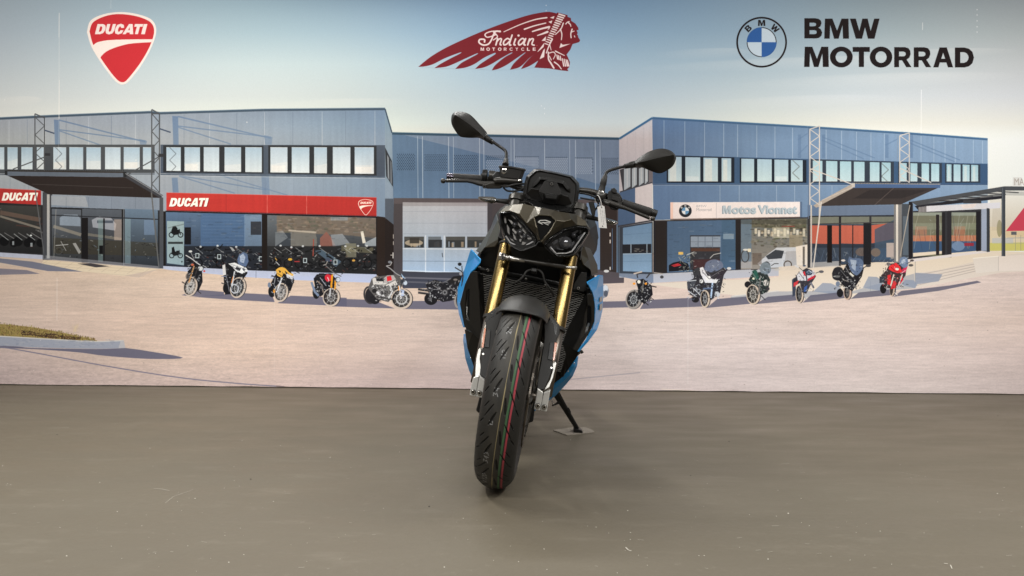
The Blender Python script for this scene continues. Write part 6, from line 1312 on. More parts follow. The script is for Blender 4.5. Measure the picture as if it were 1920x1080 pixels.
panel('shield_skirt', [Z4(*v) for v in ((440, 378, 2.42), (590, 414, 2.41), (640, 432, 2.405), (770, 449, 2.405), (905, 472, 2.415), (955, 480, 2.42), (945, 525, 2.40), (790, 512, 2.34), (560, 468, 2.34), (450, 402, 2.40))], [(0, 1, 8, 9), (1, 2, 3, 4, 7, 8), (4, 5, 6, 7)], 'gloss', .004, .001, shield_o)

# ---- top yoke and fork tops
for sgn in (-1, 1):
    lathe('fork_cap', FK(.113*sgn, .655), Sv, [(0, .0238), (.03, .0238), (.031, .031), (.052, .031), (.054, .026), (.060, .024), (.061, .014), (.066, .013)], 'darkmetal', label=None, n=32)
slab('top_yoke', [FK(-.14, .70, .015), FK(-.10, .715, .03), FK(.10, .715, .03), FK(.14, .70, .015), FK(.14, .68, .015), FK(-.14, .68, .015)], 'darkmetal', .07, .004, dirv=-Nv)

# ---- handlebar
DL, DR = 2.54, 2.475
hb = tube('handlebar', [P(852, 333, DL), P(905, 335.5, DL), P(945, 342, DL-.005), P(975, 352, 2.52), P(1025, 362, 2.52), P(1086, 357, 2.50), P(1125, 364, 2.49), P(1165, 380, DR), P(1218, 397, DR)], .0115, 'darkmetal', smoothpath=6, n=16, label='tapered black handlebar')
def knurled(name, a, b_, r, parent):
    d = (b_-a); L = d.length; prof = [(0, r*.9), (.002, r)]
    k = int(L/.006)
    for i in range(k): t = .003+(L-.006)*i/k; prof += [(t, r), (t+.0035, r), (t+.0042, r*.965), (t+.0052, r*.965)]
    prof += [(L-.002, r), (L, r*.9)]
    return lathe(name, a, d, prof, 'rubber', parent, n=24, bev=0)
knurled('grip', P(850, 333, DL), P(903, 336, DL), .0162, hb); knurled('grip', P(1166, 381, DR), P(1219, 398, DR), .0162, hb)
lathe('grip_flange', P(901, 335.8, DL), P(906, 336, DL)-P(901, 335.8, DL), [(0, .0162), (.002, .0215), (.006, .0215), (.008, .016)], 'rubber', hb)
a = P(837.5, 331.8, DL); lathe('bar_end', a, P(852, 333, DL)-a, [(0, .012), (.001, .0148), (.022, .0150), (.023, .0135), (.026, .0135), (.027, .0150), (.029, .0150)], 'barend', hb) if False else None
M_['barend'] = principled('bar_end_finish', (.09, .08, .10), .16, metal=1.0)
a = P(837.5, 331.8, DL); lathe('bar_end', a, P(852, 333, DL)-a, [(0, .011), (.001, .0148), (.022, .0150), (.023, .0135), (.026, .0135), (.027, .0150), (.029, .0150)], 'barend', hb)
a = P(1231, 402, DR); lathe('bar_end', a, P(1218, 397.5, DR)-a, [(0, .011), (.001, .0152), (.018, .0155), (.019, .0138), (.022, .0138), (.023, .0155), (.026, .0155)], 'plastic', hb)
# left side of the picture: brake lever, perch, throttle housing, reservoir
def lever(name, pts, parent, w0):
    """flattened lever blade: pts (px, py, depth, half height in px)"""
    V, F = [], []
    for x, y, d, h in pts:
        c = P(x, y, d); hh = h/FPX*d; V += [c+Vector((0, -.006, hh*.35)), c+Vector((0, -.006, -hh*.35)), c+Vector((0, 0, -hh)), c+Vector((0, .008, -hh*.7)), c+Vector((0, .008, hh*.7)), c+Vector((0, 0, hh))]
    for i in range(len(pts)-1):
        for j in range(6): F.append((i*6+j, i*6+(j+1) % 6, (i+1)*6+(j+1) % 6, (i+1)*6+j))
    F += [tuple(range(6)), tuple(range((len(pts)-1)*6, len(pts)*6))]
    o = part(name, V, F, 'darkmetal', parent, bev=.001, ang=40)
    bm = bmesh.new(); bm.from_mesh(o.data); bmesh.ops.recalc_face_normals(bm, faces=bm.faces); bm.to_mesh(o.data); bm.free(); return o
def sphere(name, c, r, mat, parent, sx=1):
    V, F = [], []; n, m = 16, 10
    prof = [(r*(1-math.cos(math.pi*i/m)), max(1e-5, r*math.sin(math.pi*i/m))) for i in range(m+1)]
    V, F = lathe_geo(c-Vector((r, 0, 0)), Vector((1, 0, 0)), prof, n); return part(name, V, F, mat, parent, smooth=True)
lv = lever('brake_lever', [(836, 339, DL-.055, 3.4), (850, 338.7, DL-.055, 3.8), (876, 338.8, DL-.052, 3.8), (886, 340.5, DL-.048, 4.2), (896, 343, DL-.042, 5.2), (906, 345, DL-.038, 5.4), (922, 344, DL-.035, 4.6), (930, 343.5, DL-.035, 4)], hb, 0)
sphere('lever_ball', P(831, 339.3, DL-.055), .0094, 'darkmetal', hb)
V, F = lathe_geo(P(904, 330, DL), P(914, 330.6, DL)-P(904, 330, DL), [(0, .019), (.001, .024), (.018, .025), (.020, .022)], 24); part('throttle_housing', V, F, 'plastic', hb, bev=.001, ang=40)
V, F = lathe_geo(P(916, 330, DL), P(931, 331.6, DL)-P(916, 330, DL), [(0, .019), (.002, .0215), (.022, .0215), (.026, .018)], 24); part('throttle_housing', V, F, 'darkmetal', hb, bev=.001, ang=40)
slab('switch_cluster', [P(930, 321, 2.50), P(938, 322, 2.50), P(941, 336, 2.50), P(936, 345, 2.50), P(925, 342, 2.50), P(922, 330, 2.50)], 'plastic', .04, .004, hb)
slab('lever_perch', [P(905, 347, 2.495), P(918, 343, 2.49), P(944, 340, 2.49), P(948, 348, 2.49), P(938, 354, 2.495), P(912, 354, 2.50)], 'darkmetal', .035, .004, hb)
bolt(P(908, 350, 2.492), Vector((0, -1, 0)), .006, hb, 'darkmetal')
tube('master_cylinder', [P(926, 340, 2.485), P(938, 338, 2.485), P(970, 340, 2.488), P(979, 341, 2.49)], [.009, .0125, .0115, .008], 'darkmetal', hb, smoothpath=3, n=16)
tube('banjo_bolt', [P(971, 338, 2.475), P(978, 339.4, 2.475)], .0048, 'chrome', hb, n=8)
rs = part('brake_fluid_reservoir', *(lambda t, m_: ([*t, *m_], [(0, 1, 2, 3, 4, 5, 6, 7), (15, 14, 13, 12, 11, 10, 9, 8)]+[(i, i+8, (i+1) % 8+8, (i+1) % 8) for i in range(8)]))(
    [P(936, 313.5, 2.475), P(958, 314, 2.47), P(980, 318.5, 2.475), P(985, 319, 2.49), P(984, 318, 2.53), P(975, 316, 2.545), P(945, 312.5, 2.545), P(937, 312.5, 2.53)],
    [P(938, 332, 2.478), P(958, 335, 2.473), P(974, 336.5, 2.478), P(979, 335.5, 2.49), P(978, 334, 2.53), P(970, 333, 2.54), P(945, 331, 2.54), P(939, 331, 2.53)]), 'soft', hb, bev=.003)
bm = bmesh.new(); bm.from_mesh(rs.data); bmesh.ops.recalc_face_normals(bm, faces=bm.faces); bm.to_mesh(rs.data); bm.free()
V = [P(x, y, d) for x, y, d in ((935, 311, 2.472), (958, 311, 2.466), (981, 316, 2.472), (986, 317.3, 2.49), (985, 316.5, 2.535), (975, 314, 2.55), (945, 310.5, 2.55), (936, 310, 2.535))]; V += [v-Vector((0, 0, .007)) for v in V]
F = [(7, 6, 5, 4, 3, 2, 1, 0), (8, 9, 10, 11, 12, 13, 14, 15)]+[(i, (i+1) % 8, (i+1) % 8+8, i+8) for i in range(8)]
o = part('reservoir_lid', V, F, 'soft', hb, bev=.0015); bm = bmesh.new(); bm.from_mesh(o.data); bmesh.ops.recalc_face_normals(bm, faces=bm.faces); bm.to_mesh(o.data); bm.free()
lathe('sight_glass', P(945.3, 320.8, 2.476), Vector((0, -1, 0)), [(0, .0105), (.003, .0105), (.004, .0095), (.0045, .0072), (.0025, .0066), (.0025, .001)], 'chrome', hb, n=24, bev=0)
sphere('sight_glass_eye', P(945.3, 320.3, 2.474), .0048, 'gloss', hb)
for path, r in (([P(939, 348, 2.49), P(950, 350, 2.48), P(965, 346, 2.47), P(985, 345, 2.48), P(1000, 350, 2.50)], .0038), ([P(944, 352, 2.50), P(952, 358, 2.49), P(968, 358, 2.48), P(984, 353, 2.48), P(1000, 350, 2.50)], .0034), ([P(930, 346, 2.50), P(945, 347, 2.49), P(965, 350, 2.48), P(982, 356, 2.49), P(990, 372, 2.50)], .003), ([P(1087, 362, 2.47), P(1100, 364, 2.46), P(1115, 370, 2.46), P(1122, 384, 2.47), P(1112, 398, 2.50)], .0034), ([P(1088, 371, 2.47), P(1105, 374, 2.47), P(1128, 378, 2.46), P(1150, 388, 2.46)], .003)):
    tube('control_cable', path, r, 'rubber', hb, smoothpath=6, n=8)
# right side of the picture: clutch lever and switches
lv = lever('clutch_lever', [(1132, 376, DR-.035, 4), (1145, 381, DR-.04, 5.2), (1160, 386, DR-.045, 5.2), (1172, 390, DR-.05, 3.8), (1195, 399.5, DR-.05, 3.6), (1218, 409, DR-.05, 3.8)], hb, 0)
sphere('lever_ball', P(1224, 410, DR-.05), .0088, 'darkmetal', hb)
slab('switch_cluster', [P(1140, 359, 2.44), P(1148, 355, 2.44), P(1162, 363, 2.44), P(1167, 372, 2.44), P(1166, 388, 2.44), P(1156, 395, 2.44), P(1146, 393, 2.44), P(1138, 380, 2.44)], 'plastic', .05, .004, hb)
for pts in (((1145, 354), (1152, 352), (1157, 357), (1156, 362), (1149, 361)), ((1149, 366), (1162, 370), (1165, 376), (1163, 379), (1147, 374)), ((1158, 377), (1166, 379), (1166, 385), (1159, 384))): slab('switch_button', [P(x, y, 2.434) for x, y in pts], 'soft', .012, .0015, hb)
tube('bar_clamp', [P(1121, 363, 2.462), P(1134, 372, 2.455)], .0165, 'darkmetal', hb, n=20)
bolt(P(1129, 361, 2.452), Vector((0, -1, .2)), .0055, hb, 'steel'); bolt(P(1131.5, 368.5, 2.446), Vector((0, -1, .2)), .0055, hb, 'chrome')
tube('adjuster', [P(1133, 379, 2.44), P(1143, 383, 2.43)], .008, 'darkmetal', hb, n=14)
slab('small_reservoir', [P(1103, 379, 2.47), P(1113, 377, 2.47), P(1117, 393, 2.47), P(1115.5, 405, 2.47), P(1111, 408, 2.47), P(1108, 398, 2.47)], 'soft', .04, .003, hb)
tube('cable_tie', [P(1108.5, 372, 2.45), P(1109, 363, 2.44), P(1109.5, 355, 2.44)], .0009, 'rubber', hb, n=6)

# ---- mirrors
def mirror(outl, ridge, neck, stem, base, d, lab):
    OL = interp_outline([Z1(x, y, d) for x, y in outl], 4); R_ = [Z1(x, y, d) for x, y in ridge]
    m = bulge('mirror', OL, R_, .038, 'soft', label=lab, pw=1.25, rings=(1, .992, .965, .91, .82, .68, .5, .3, .12, .0))
    lip = [p+(p-sum(OL, Vector((0, 0, 0)))/len(OL))*.0 for p in OL]
    c = sum(OL, Vector((0, 0, 0)))/len(OL)
    part('mirror_glass', [c+(p-c)*.93+Vector((0, .003, 0)) for p in OL]+[c+(p-c)*.93+Vector((0, .006, 0)) for p in OL], [tuple(range(len(OL))), tuple(range(2*len(OL)-1, len(OL)-1, -1))]+[(i, i+len(OL), (i+1) % len(OL)+len(OL), (i+1) % len(OL)) for i in range(len(OL))], 'chrome', m)
    tube('mirror_neck', [Z1(x, y, d-.010) for x, y in neck], [.0125, .0115, .0085], 'soft', m, n=18)
    tube('mirror_stem', [Z1(x, y, dd) for x, y, dd in stem], .0058, 'plastic', m, smoothpath=6, n=12)
    tube('stem_boot', [Z1(x, y, dd) for x, y, dd, _ in base], [q[3] for q in base], 'rubber', m, n=16)
    return m
mirror([(177, 190), (180, 140), (200, 118), (235, 112), (285, 120), (330, 148), (385, 208), (434, 266), (425, 300), (408, 316), (375, 302), (320, 302), (262, 298), (232, 285), (195, 235)], [(205, 140), (240, 158), (300, 198), (360, 246), (412, 296)],
       [(412, 290), (432, 306), (480, 338)], [(470, 326, 2.60), (520, 360, 2.595), (560, 388, 2.58), (573, 410, 2.57), (573, 440, 2.56), (569, 470, 2.55)], [(572, 455, 2.552, .0078), (568, 492, 2.545, .0125), (567, 500, 2.54, .0125)], 2.62, 'left mirror of the picture, higher of the two')
mirror([(1493, 492), (1500, 468), (1560, 422), (1610, 396), (1665, 380), (1715, 380), (1765, 398), (1793, 430), (1794, 460), (1770, 508), (1715, 545), (1680, 557), (1640, 550), (1590, 530), (1545, 514), (1498, 516)], [(1506, 486), (1600, 462), (1700, 438), (1776, 424)],
       [(1498, 492), (1468, 496), (1424, 508)], [(1430, 505, 2.50), (1370, 520, 2.50), (1318, 536, 2.495), (1292, 556, 2.49), (1284, 590, 2.48)], [(1288, 572, 2.478, .0075), (1276, 608, 2.475, .0115), (1270, 636, 2.472, .0120), (1269, 640, 2.472, .0105), (1258, 682, 2.468, .0125), (1254, 700, 2.466, .0135)], 2.50, 'right mirror of the picture, lower of the two')

# ---- turn signals
def signal(outl, ridge, stem, d, lab, chromep):
    s = bulge('turn_signal', [P(x, y, d) for x, y in outl], [P(x, y, d) for x, y in ridge], .018, 'smoke', label=lab, pw=1.6)
    tube('signal_stem', [P(x, y, dd) for x, y, dd in stem], [.0075, .0085, .0105], 'rubber', s, n=12)
    o_ = [P(x, y, d+.004) for x, y in outl]; slab('signal_housing', o_, 'plastic', .016, .003, s)
    for pts in chromep: slab('signal_led', [P(x, y, d-.0165) for x, y in pts], 'chrome', .003, .0004, s)
    return s
M_['smoke'] = principled('smoked_lens', (.10, .095, .085), .12, metal=.25, spec=.8, coat=1.0)
signal([(896, 369.5), (899, 368.3), (912, 368.5), (924, 368.8), (930, 371), (933, 375.5), (929, 380), (922, 381.8), (912, 379.5), (902, 376), (897, 373)], [(903, 371.5), (914, 374), (926, 375.5)],
       [(930, 375.8, 2.485), (945, 377.5, 2.485), (966, 381, 2.49)], 2.47, 'left turn signal of the picture', [((919.5, 373), (922.5, 372), (923, 376.5), (920.5, 377)), ((926, 373), (928.5, 373.5), (930, 376), (927, 378))])
signal([(1158, 416.5), (1155, 414.5), (1145, 411), (1135, 408.8), (1128, 408.5), (1124, 411), (1124, 416), (1130, 419.5), (1142, 421.5), (1152, 421.5), (1157, 419.5)], [(1130, 413.5), (1142, 415.5), (1153, 417.5)],
       [(1127, 412.5, 2.51), (1112, 409, 2.51), (1092, 404, 2.52)], 2.50, 'right turn signal of the picture, behind the white tag', [((1152, 415.2), (1157, 417), (1157, 418.3), (1150, 417)), ((1140, 412.5), (1150, 415.5), (1149, 416.6), (1140, 414))])

# ---- tank, shrouds and panels
tank = bulge('fuel_tank', interp_outline([P(958, 378, 2.80), P(930, 400, 2.80), (P(922, 425, 2.80)), P(918, 462, 2.80), P(960, 500, 2.80), P(1060, 510, 2.80), P(1112, 480, 2.80), P(1121, 446, 2.80), P(1117, 418, 2.80), P(1104, 398, 2.80), P(1060, 372, 2.80), P(1000, 366, 2.80)], 3), [P(990, 420, 2.80), P(1060, 430, 2.80)], .16, 'tank', label='dark fuel tank', pw=2.6, back=True)
bulge('tank_rear', interp_outline([BP(-.15, .66, .80), BP(-.12, .68, .93), BP(0, .69, .97), BP(.12, .68, .93), BP(.15, .66, .80), BP(.10, .66, .70), BP(-.10, .66, .70)], 3), [BP(-.03, .66, .84), BP(.03, .66, .84)], .25, 'tank', tank, dirv=Bb, pw=3)
lpn = [(930, 401, 2.66), (921, 424, 2.62), (908, 447, 2.57), (892, 470, 2.52), (901, 474.5, 2.47), (908, 464, 2.45), (927, 462.5, 2.43), (941, 444, 2.42), (933, 412, 2.50), (914, 452, 2.52)]
panel('tank_shroud', [P(*v) for v in lpn], [(0, 1, 9, 8), (1, 2, 9), (2, 3, 4, 5, 9), (9, 5, 6, 7, 8)], 'paint', .005, .004, label='dark metallic shroud on the left of the picture', ang=5, seg=3)
rpn = [(1086, 474, 2.43), (1096, 462, 2.46), (1107, 466, 2.52), (1114, 482, 2.56), (1120.5, 497, 2.58), (1121.5, 513, 2.56), (1110, 517, 2.50), (1108, 505, 2.46), (1094, 496, 2.44), (1104, 486, 2.48)]
panel('tank_shroud', [P(*v) for v in rpn], [(0, 1, 9), (1, 2, 3, 9), (3, 4, 5, 6, 9), (6, 7, 8, 9), (8, 0, 9)], 'paint', .005, .004, label='dark metallic shroud on the right of the picture', ang=5, seg=3)
panel('tank_side', [P(*v) for v in ((1098, 396, 2.60), (1110, 407, 2.62), (1119, 421, 2.64), (1123, 446, 2.64), (1117, 461, 2.62), (1112, 474, 2.60), (1100, 468, 2.50), (1086, 470, 2.44), (1092, 448, 2.40), (1104, 430, 2.45))], [(0, 1, 2, 9), (2, 3, 4, 9), (4, 5, 6, 7, 8, 9)], 'tank', .006, .004, ang=5, seg=3)
# inner dark structure left and right of the fork
panel('inner_cover', [P(*v) for v in ((901, 474, 2.50), (908, 464, 2.47), (927, 462, 2.45), (944, 446, 2.45), (948, 470, 2.48), (930, 520, 2.50), (900, 516, 2.50), (899, 494, 2.50))], [tuple(range(8))], 'plastic', .008, .002)
bolt(P(914.5, 506.5, 2.478), Vector((0, -1, 0)), .0055, None, 'steel')
panel('inner_cover', [P(*v) for v in ((1060, 478, 2.45), (1086, 476, 2.46), (1094, 497, 2.48), (1106, 505, 2.50), (1108, 530, 2.50), (1098, 552, 2.50), (1062, 545, 2.50))], [tuple(range(7))], 'plastic', .008, .002)
slab('side_plate', [P(x, y, 2.44) for x, y in ((1089, 510), (1100, 511), (1100, 542), (1094, 548), (1074, 543), (1076, 532))], 'soft', .012, .003)
bolt(P(1084.3, 540.3, 2.435), Vector((0, -1, 0)), .0055, None, 'steel')
# blue side fairings: front return, outer skin, thin edge
def strip(name, A_, B_, mat, thick=.004, bev=.0016, parent=None, label=None, ang=8, seg=2):
    n = len(A_); V = [P(*p) for p in A_]+[P(*p) for p in B_]; F = [(i, i+1, n+i+1, n+i) for i in range(n-1)]
    return panel(name, V, F, mat, thick, bev, parent, label, ang=ang, seg=seg)
bl = panel('side_fairing', [P(*v) for v in (
   (882.6, 467, 2.50), (900.5, 486, 2.40), (899, 493, 2.395), (889, 504, 2.41), (884, 508, 2.415), (880, 475, 2.60), (873, 498, 2.62), (864, 525, 2.64), (858, 541, 2.62), (857, 568, 2.58), (860, 588, 2.54), (868, 614, 2.50), (871.5, 614, 2.49), (864.5, 586, 2.50), (862.5, 568, 2.52), (872, 532, 2.46), (890, 482, 2.47), (879, 512, 2.50), (867, 545, 2.54))],
   [(0, 16, 6, 5), (0, 1, 2, 16), (2, 3, 4, 17, 16), (16, 17, 7, 6), (17, 18, 8, 7), (4, 15, 18, 17), (15, 14, 18), (18, 14, 9, 8), (14, 13, 10, 9), (13, 12, 11, 10)], 'blue', .004, .003, label='glossy blue side fairing on the left of the picture', ang=4, seg=3)
br = panel('side_fairing', [P(*v) for v in (
   (1101, 529, 2.40), (1103, 533, 2.395), (1124.5, 515.5, 2.47), (1131, 517, 2.53), (1131.5, 535, 2.60), (1131, 559, 2.64), (1130, 581, 2.64), (1125, 603, 2.60), (1120, 618, 2.56), (1104, 640, 2.50), (1086, 660, 2.47), (1083, 659.5, 2.46), (1099, 638, 2.48), (1110.5, 617, 2.50), (1115, 603, 2.50), (1116.5, 581, 2.49), (1114.5, 560, 2.47), (1111, 548, 2.44), (1119, 540, 2.48), (1123, 562, 2.54), (1124, 585, 2.56), (1119, 606, 2.56))],
   [(0, 2, 18, 1), (2, 3, 4, 18), (1, 18, 17), (17, 18, 19, 16), (18, 4, 5, 19), (16, 19, 20, 15), (19, 5, 6, 20), (15, 20, 21, 14), (20, 6, 7, 21), (14, 21, 13), (21, 7, 8), (21, 8, 13), (13, 8, 9, 12), (12, 9, 10, 11)], 'blue', .004, .003, label='glossy blue side fairing on the right of the picture with grey decal', ang=4, seg=3)
for (y0_, y1_) in ((556, 566), (569, 582)): slab('decal', [P(1124.5, y0_+2, 2.538), P(1129.5, y0_-1, 2.61), P(1129.5, y1_-2, 2.61), P(1124.5, y1_, 2.54)], 'grey', .001, 0, br)
slab('decal', [P(867, 515, 2.60), P(869.5, 506, 2.60), P(868, 532, 2.575), P(864.5, 538, 2.58)], 'gloss', .001, 0, bl)
# black winglets with their openings
wl1 = panel('air_winglet', [P(*v) for v in ((883, 508, 2.42), (894, 509, 2.40), (898, 550, 2.41), (903, 640, 2.44), (882.5, 621, 2.46), (870.5, 613, 2.49), (862, 569, 2.50), (871.5, 532, 2.45), (875, 545, 2.46), (880, 541, 2.44), (880, 601, 2.46), (873, 597, 2.48), (872, 575, 2.48))],
   [(0, 1, 2, 9, 8, 7), (7, 8, 12, 11, 5, 6), (2, 3, 10, 9), (3, 4, 5, 11, 10)], 'soft', .006, .002, label='black air deflector on the left of the picture', ang=6)
tube('inner_bracket', [P(875, 575, 2.55), P(874, 592, 2.55), P(878, 600, 2.54)], [.004, .0035, .005], 'alu', wl1, n=8)
wl2 = panel('air_winglet', [P(*v) for v in ((1101, 551, 2.42), (1111, 551, 2.42), (1115.5, 570, 2.45), (1115, 603, 2.48), (1105, 625, 2.49), (1083, 659, 2.46), (1075, 655, 2.44), (1086, 636, 2.44), (1094, 615, 2.44), (1097, 588, 2.43), (1102, 570, 2.42), (1108, 575, 2.44), (1109, 600, 2.47), (1104, 622, 2.48), (1097, 628, 2.47), (1101, 600, 2.45))],
   [(0, 1, 2, 11, 10), (2, 3, 12, 11), (3, 4, 13, 12), (4, 5, 6, 7, 14, 13), (7, 8, 15, 14), (8, 9, 10, 15)], 'soft', .006, .002, label='black air deflector on the right of the picture', ang=6)
tube('inner_bracket', [P(1104, 606, 2.56), P(1100, 618, 2.55), P(1097, 625, 2.54)], [.0035, .006, .007], 'alu', wl2, n=8)
# black engine covers inside the V of the fairings
cvL = panel('lower_cover', [P(*v) for v in ((895, 512, 2.47), (906, 515, 2.47), (910, 600, 2.50), (912, 680, 2.54), (922, 745, 2.58), (905, 738, 2.58), (892, 700, 2.56), (876, 652, 2.54), (871, 618, 2.52), (886, 624, 2.48), (903, 640, 2.46), (898, 550, 2.44))],
   [(0, 1, 2, 11), (11, 2, 10), (10, 2, 3), (10, 3, 6, 7, 9), (3, 4, 5, 6), (7, 8, 9)], 'plastic', .006, .002, label='matt black lower cover on the left of the picture', ang=6)
cvR = panel('lower_cover', [P(*v) for v in ((1098, 552, 2.46), (1102, 553, 2.45), (1097, 590, 2.45), (1093, 618, 2.46), (1076, 655, 2.47), (1086, 661, 2.49), (1080, 672, 2.52), (1057, 705, 2.55), (1030, 727, 2.57), (1006, 750, 2.58), (1008, 700, 2.56), (1050, 640, 2.52), (1072, 600, 2.49))],
   [(0, 1, 2, 12), (2, 3, 11, 12), (3, 4, 11), (4, 5, 6, 7, 11), (7, 8, 10, 11), (8, 9, 10)], 'plastic', .006, .002, label='matt black lower cover on the right of the picture', ang=6)
# blue belly fairing, left and right blades
bpL = strip('belly_fairing', [(869, 626, 2.60), (868, 638, 2.62), (872, 671, 2.66), (879, 694, 2.68), (889, 717, 2.70), (911, 761, 2.70), (940, 788, 2.66)], [(873.5, 627, 2.56), (875, 645, 2.56), (884, 674, 2.58), (893, 698, 2.60), (903, 717, 2.61), (920, 742, 2.62), (944, 768, 2.60)], 'blue', .005, .003, label='blue belly fairing on the left of the picture', ang=5, seg=3)
n = 8
oR = [(1085, 668, 2.58), (1082.5, 686, 2.60), (1074, 706, 2.63), (1061, 722, 2.66), (1041, 743, 2.68), (1024, 756, 2.68), (1006, 769, 2.66), (984, 785, 2.63), (962, 796, 2.60)]
mR = [(1082.5, 670, 2.56), (1077, 687, 2.57), (1067.5, 704, 2.59), (1052, 719, 2.61), (1036, 733, 2.62), (1019, 746, 2.62), (1001, 759, 2.61), (984, 773, 2.59), (962, 785, 2.57)]
iR = [(1079.5, 671, 2.55), (1070, 688, 2.56), (1057, 704, 2.58), (1044, 717, 2.59), (1030, 730, 2.60), (1012, 744, 2.60), (996, 758, 2.59), (980, 768, 2.58), (962, 776, 2.56)]
V = [P(*p) for p in oR+mR+iR]; F = []
for r in range(2):
    for i in range(8): F.append((r*9+i, r*9+i+1, (r+1)*9+i+1, (r+1)*9+i))
bpR = panel('belly_fairing', V, F, 'blue', .005, .003, label='blue belly fairing on the right of the picture', ang=5, seg=3)
for x, y in ((1076, 681), (1065, 695.5)): slab('fairing_clip', [P(x-1.2, y+2, 2.545), P(x+.4, y+2, 2.545), P(x+2.2, y-1.2, 2.545), P(x+.8, y-1.6, 2.545)], 'chrome', .004, .0005, bpR)
for x, y in ((876, 650), (882.5, 670.5), (888, 698)): slab('fairing_clip', [P(x-.6, y-1, 2.545), P(x+.6, y-1.2, 2.545), P(x+1.4, y+1.8, 2.545), P(x+.3, y+2, 2.545)], 'chrome', .004, .0005, bpL)

# ---- radiator, with its fins
def rad_pt(u, v, d): # u across 0..1, v down 0..1
    a = P(897, 508, 2.50).lerp(P(1100, 548, 2.50), u); b_ = P(905, 668, 2.56).lerp(P(1052, 700, 2.56), u)
    p = a.lerp(b_, v); return p+Vector((0, d+.03*(2*u-1)**2*-1, 0))
V, F = [], []
for j in range(2):
    for i in range(9): V.append(rad_pt(i/8, j, 0))
F = [(i, i+1, i+10, i+9) for i in range(8)]
rad = panel('radiator', V, F, 'gloss', .03, .001, label='black radiator between the fork legs')
V, F = [], []; NF = 47
for k in range(NF):
    v = .03+.94*k/(NF-1); o_ = len(V); m = 48
    for i in range(m+1):
        u = .02+.96*i/m; z = .0012*math.sin(i*math.pi*.5+k*1.3); p = rad_pt(u, v, -.006)
        V += [p+Vector((0, 0, z+.0008)), p+Vector((0, 0, z-.0008)), p+Vector((0, .005, z))]
    for i in range(m):
        a = o_+i*3
        F += [(a, a+3, a+4, a+1), (a+1, a+4, a+5, a+2), (a+2, a+5, a+3, a)]
fin = part('cooling_fins', V, F, 'fin', rad); fin['kind'] = 'stuff'
for u in (0, 1):
    tube('radiator_tank', [rad_pt(u, -.02, .008), rad_pt(u, 1.02, .008)], .011, 'plastic', rad, n=12)
tube('radiator_top', [rad_pt(-.02, -.02, .004), rad_pt(.5, -.03, .03), rad_pt(1.02, -.02, .004)], .010, 'plastic', rad, n=12, smoothpath=4)
slab('dark_backing', [P(x, y, 2.66) for x, y in ((912, 452), (925, 440), (1100, 450), (1116, 520), (1112, 600), (1080, 665), (1040, 715), (960, 775), (910, 738), (884, 690), (872, 610), (875, 540), (893, 480))], 'plastic', .12, .01)  # dark backing added behind the panels so the gaps look dark, not open
# steering head and dark frame between the lamps and the radiator
tube('steering_head', [FK(0, .50, -.03), FK(0, .72, -.03)], .034, 'plastic', n=24)
for sgn in (-1, 1): tube('frame_spar', [BP(.04*sgn, .22, .82), BP(.12*sgn, .34, .78), BP(.15*sgn, .60, .66), BP(.13*sgn, .80, .44)], [.03, .036, .036, .032], 'darkmetal', n=12, smoothpath=4)
# engine block with its cover ribs
eng = box('engine', BP(0, .66, .42), Ba*.145, Bb*.17, Bu*.18, 'darkmetal', bev=.02, label='dark engine block')
lathe('clutch_cover', BP(-.14, .70, .38), -Ba, [(0, .09), (.02, .085), (.03, .06), (.033, .02)], 'darkmetal', eng); lathe('generator_cover', BP(.14, .66, .38), Ba, [(0, .085), (.035, .08), (.045, .05), (.047, .01)], 'darkmetal', eng)
for k in range(4):
    x = -.09+.06*k
    tube('exhaust_header', [BP(x, .43, .50), BP(x, .37, .46), BP(x*.9, .385, .30), BP(x*.6, .46, .17), BP(x*.3, .60, .13)], .018, 'steel', eng, n=12, smoothpath=5)
tube('silencer', [BP(.02, .62, .14), BP(-.02, .80, .15), BP(-.08, 1.0, .19), BP(-.12, 1.22, .26)], [.045, .06, .06, .05], 'steel', n=20, smoothpath=4, label='short steel silencer')
slab('chin_plate', [BP(-.11, .40, .15), BP(-.10, .40, .30), BP(.10, .40, .30), BP(.11, .40, .15), BP(.03, .40, .10), BP(-.03, .40, .10)], 'plastic', .03, .004, dirv=Bb)
brk = slab('lower_bracket', [P(x, y, 2.56) for x, y in ((984, 738), (987.5, 739), (986.5, 775), (983, 800), (969.5, 835), (966, 834.5), (975, 800))], 'plastic', .006, .0008)
bolt(P(984.3, 801, 2.555), Vector((0, -1, 0)), .0046, brk, 'chrome')
# seat, tail, rear wheel, swingarm
seat = bulge('seat', interp_outline([BP(-.13, .78, .80), BP(-.15, .95, .79), BP(-.11, 1.12, .82), BP(-.08, 1.35, .90), BP(0, 1.40, .91), BP(.08, 1.35, .90), BP(.11, 1.12, .82), BP(.15, .95, .79), BP(.13, .78, .80), BP(0, .74, .82)], 3), [BP(0, .85, .80), BP(0, 1.3, .87)], .035, 'rubber', dirv=Bu, label='black seat')
panel('tail_cover', [BP(-.10, .98, .74), BP(-.09, 1.30, .84), BP(-.03, 1.62, .93), BP(.03, 1.62, .93), BP(.09, 1.30, .84), BP(.10, .98, .74), BP(.06, 1.1, .66), BP(.03, 1.55, .84), BP(-.03, 1.55, .84), BP(-.06, 1.1, .66)], [(0, 1, 8, 9), (1, 2, 8), (5, 6, 7, 4), (4, 7, 3), (9, 8, 7, 6), (2, 3, 7, 8)], 'paint', .004, .002)
RWC = ROOT+Vector((.02, 1.455, 0))+Bu*.315
rw = part('rear_wheel', *rim_geo(RWC, Bu, -Bb, Ba, .218, .070), 'gloss')
tyre('tyre', RWC, Bu, -Bb, Ba, .322, .104, .094, rw, False, tm)
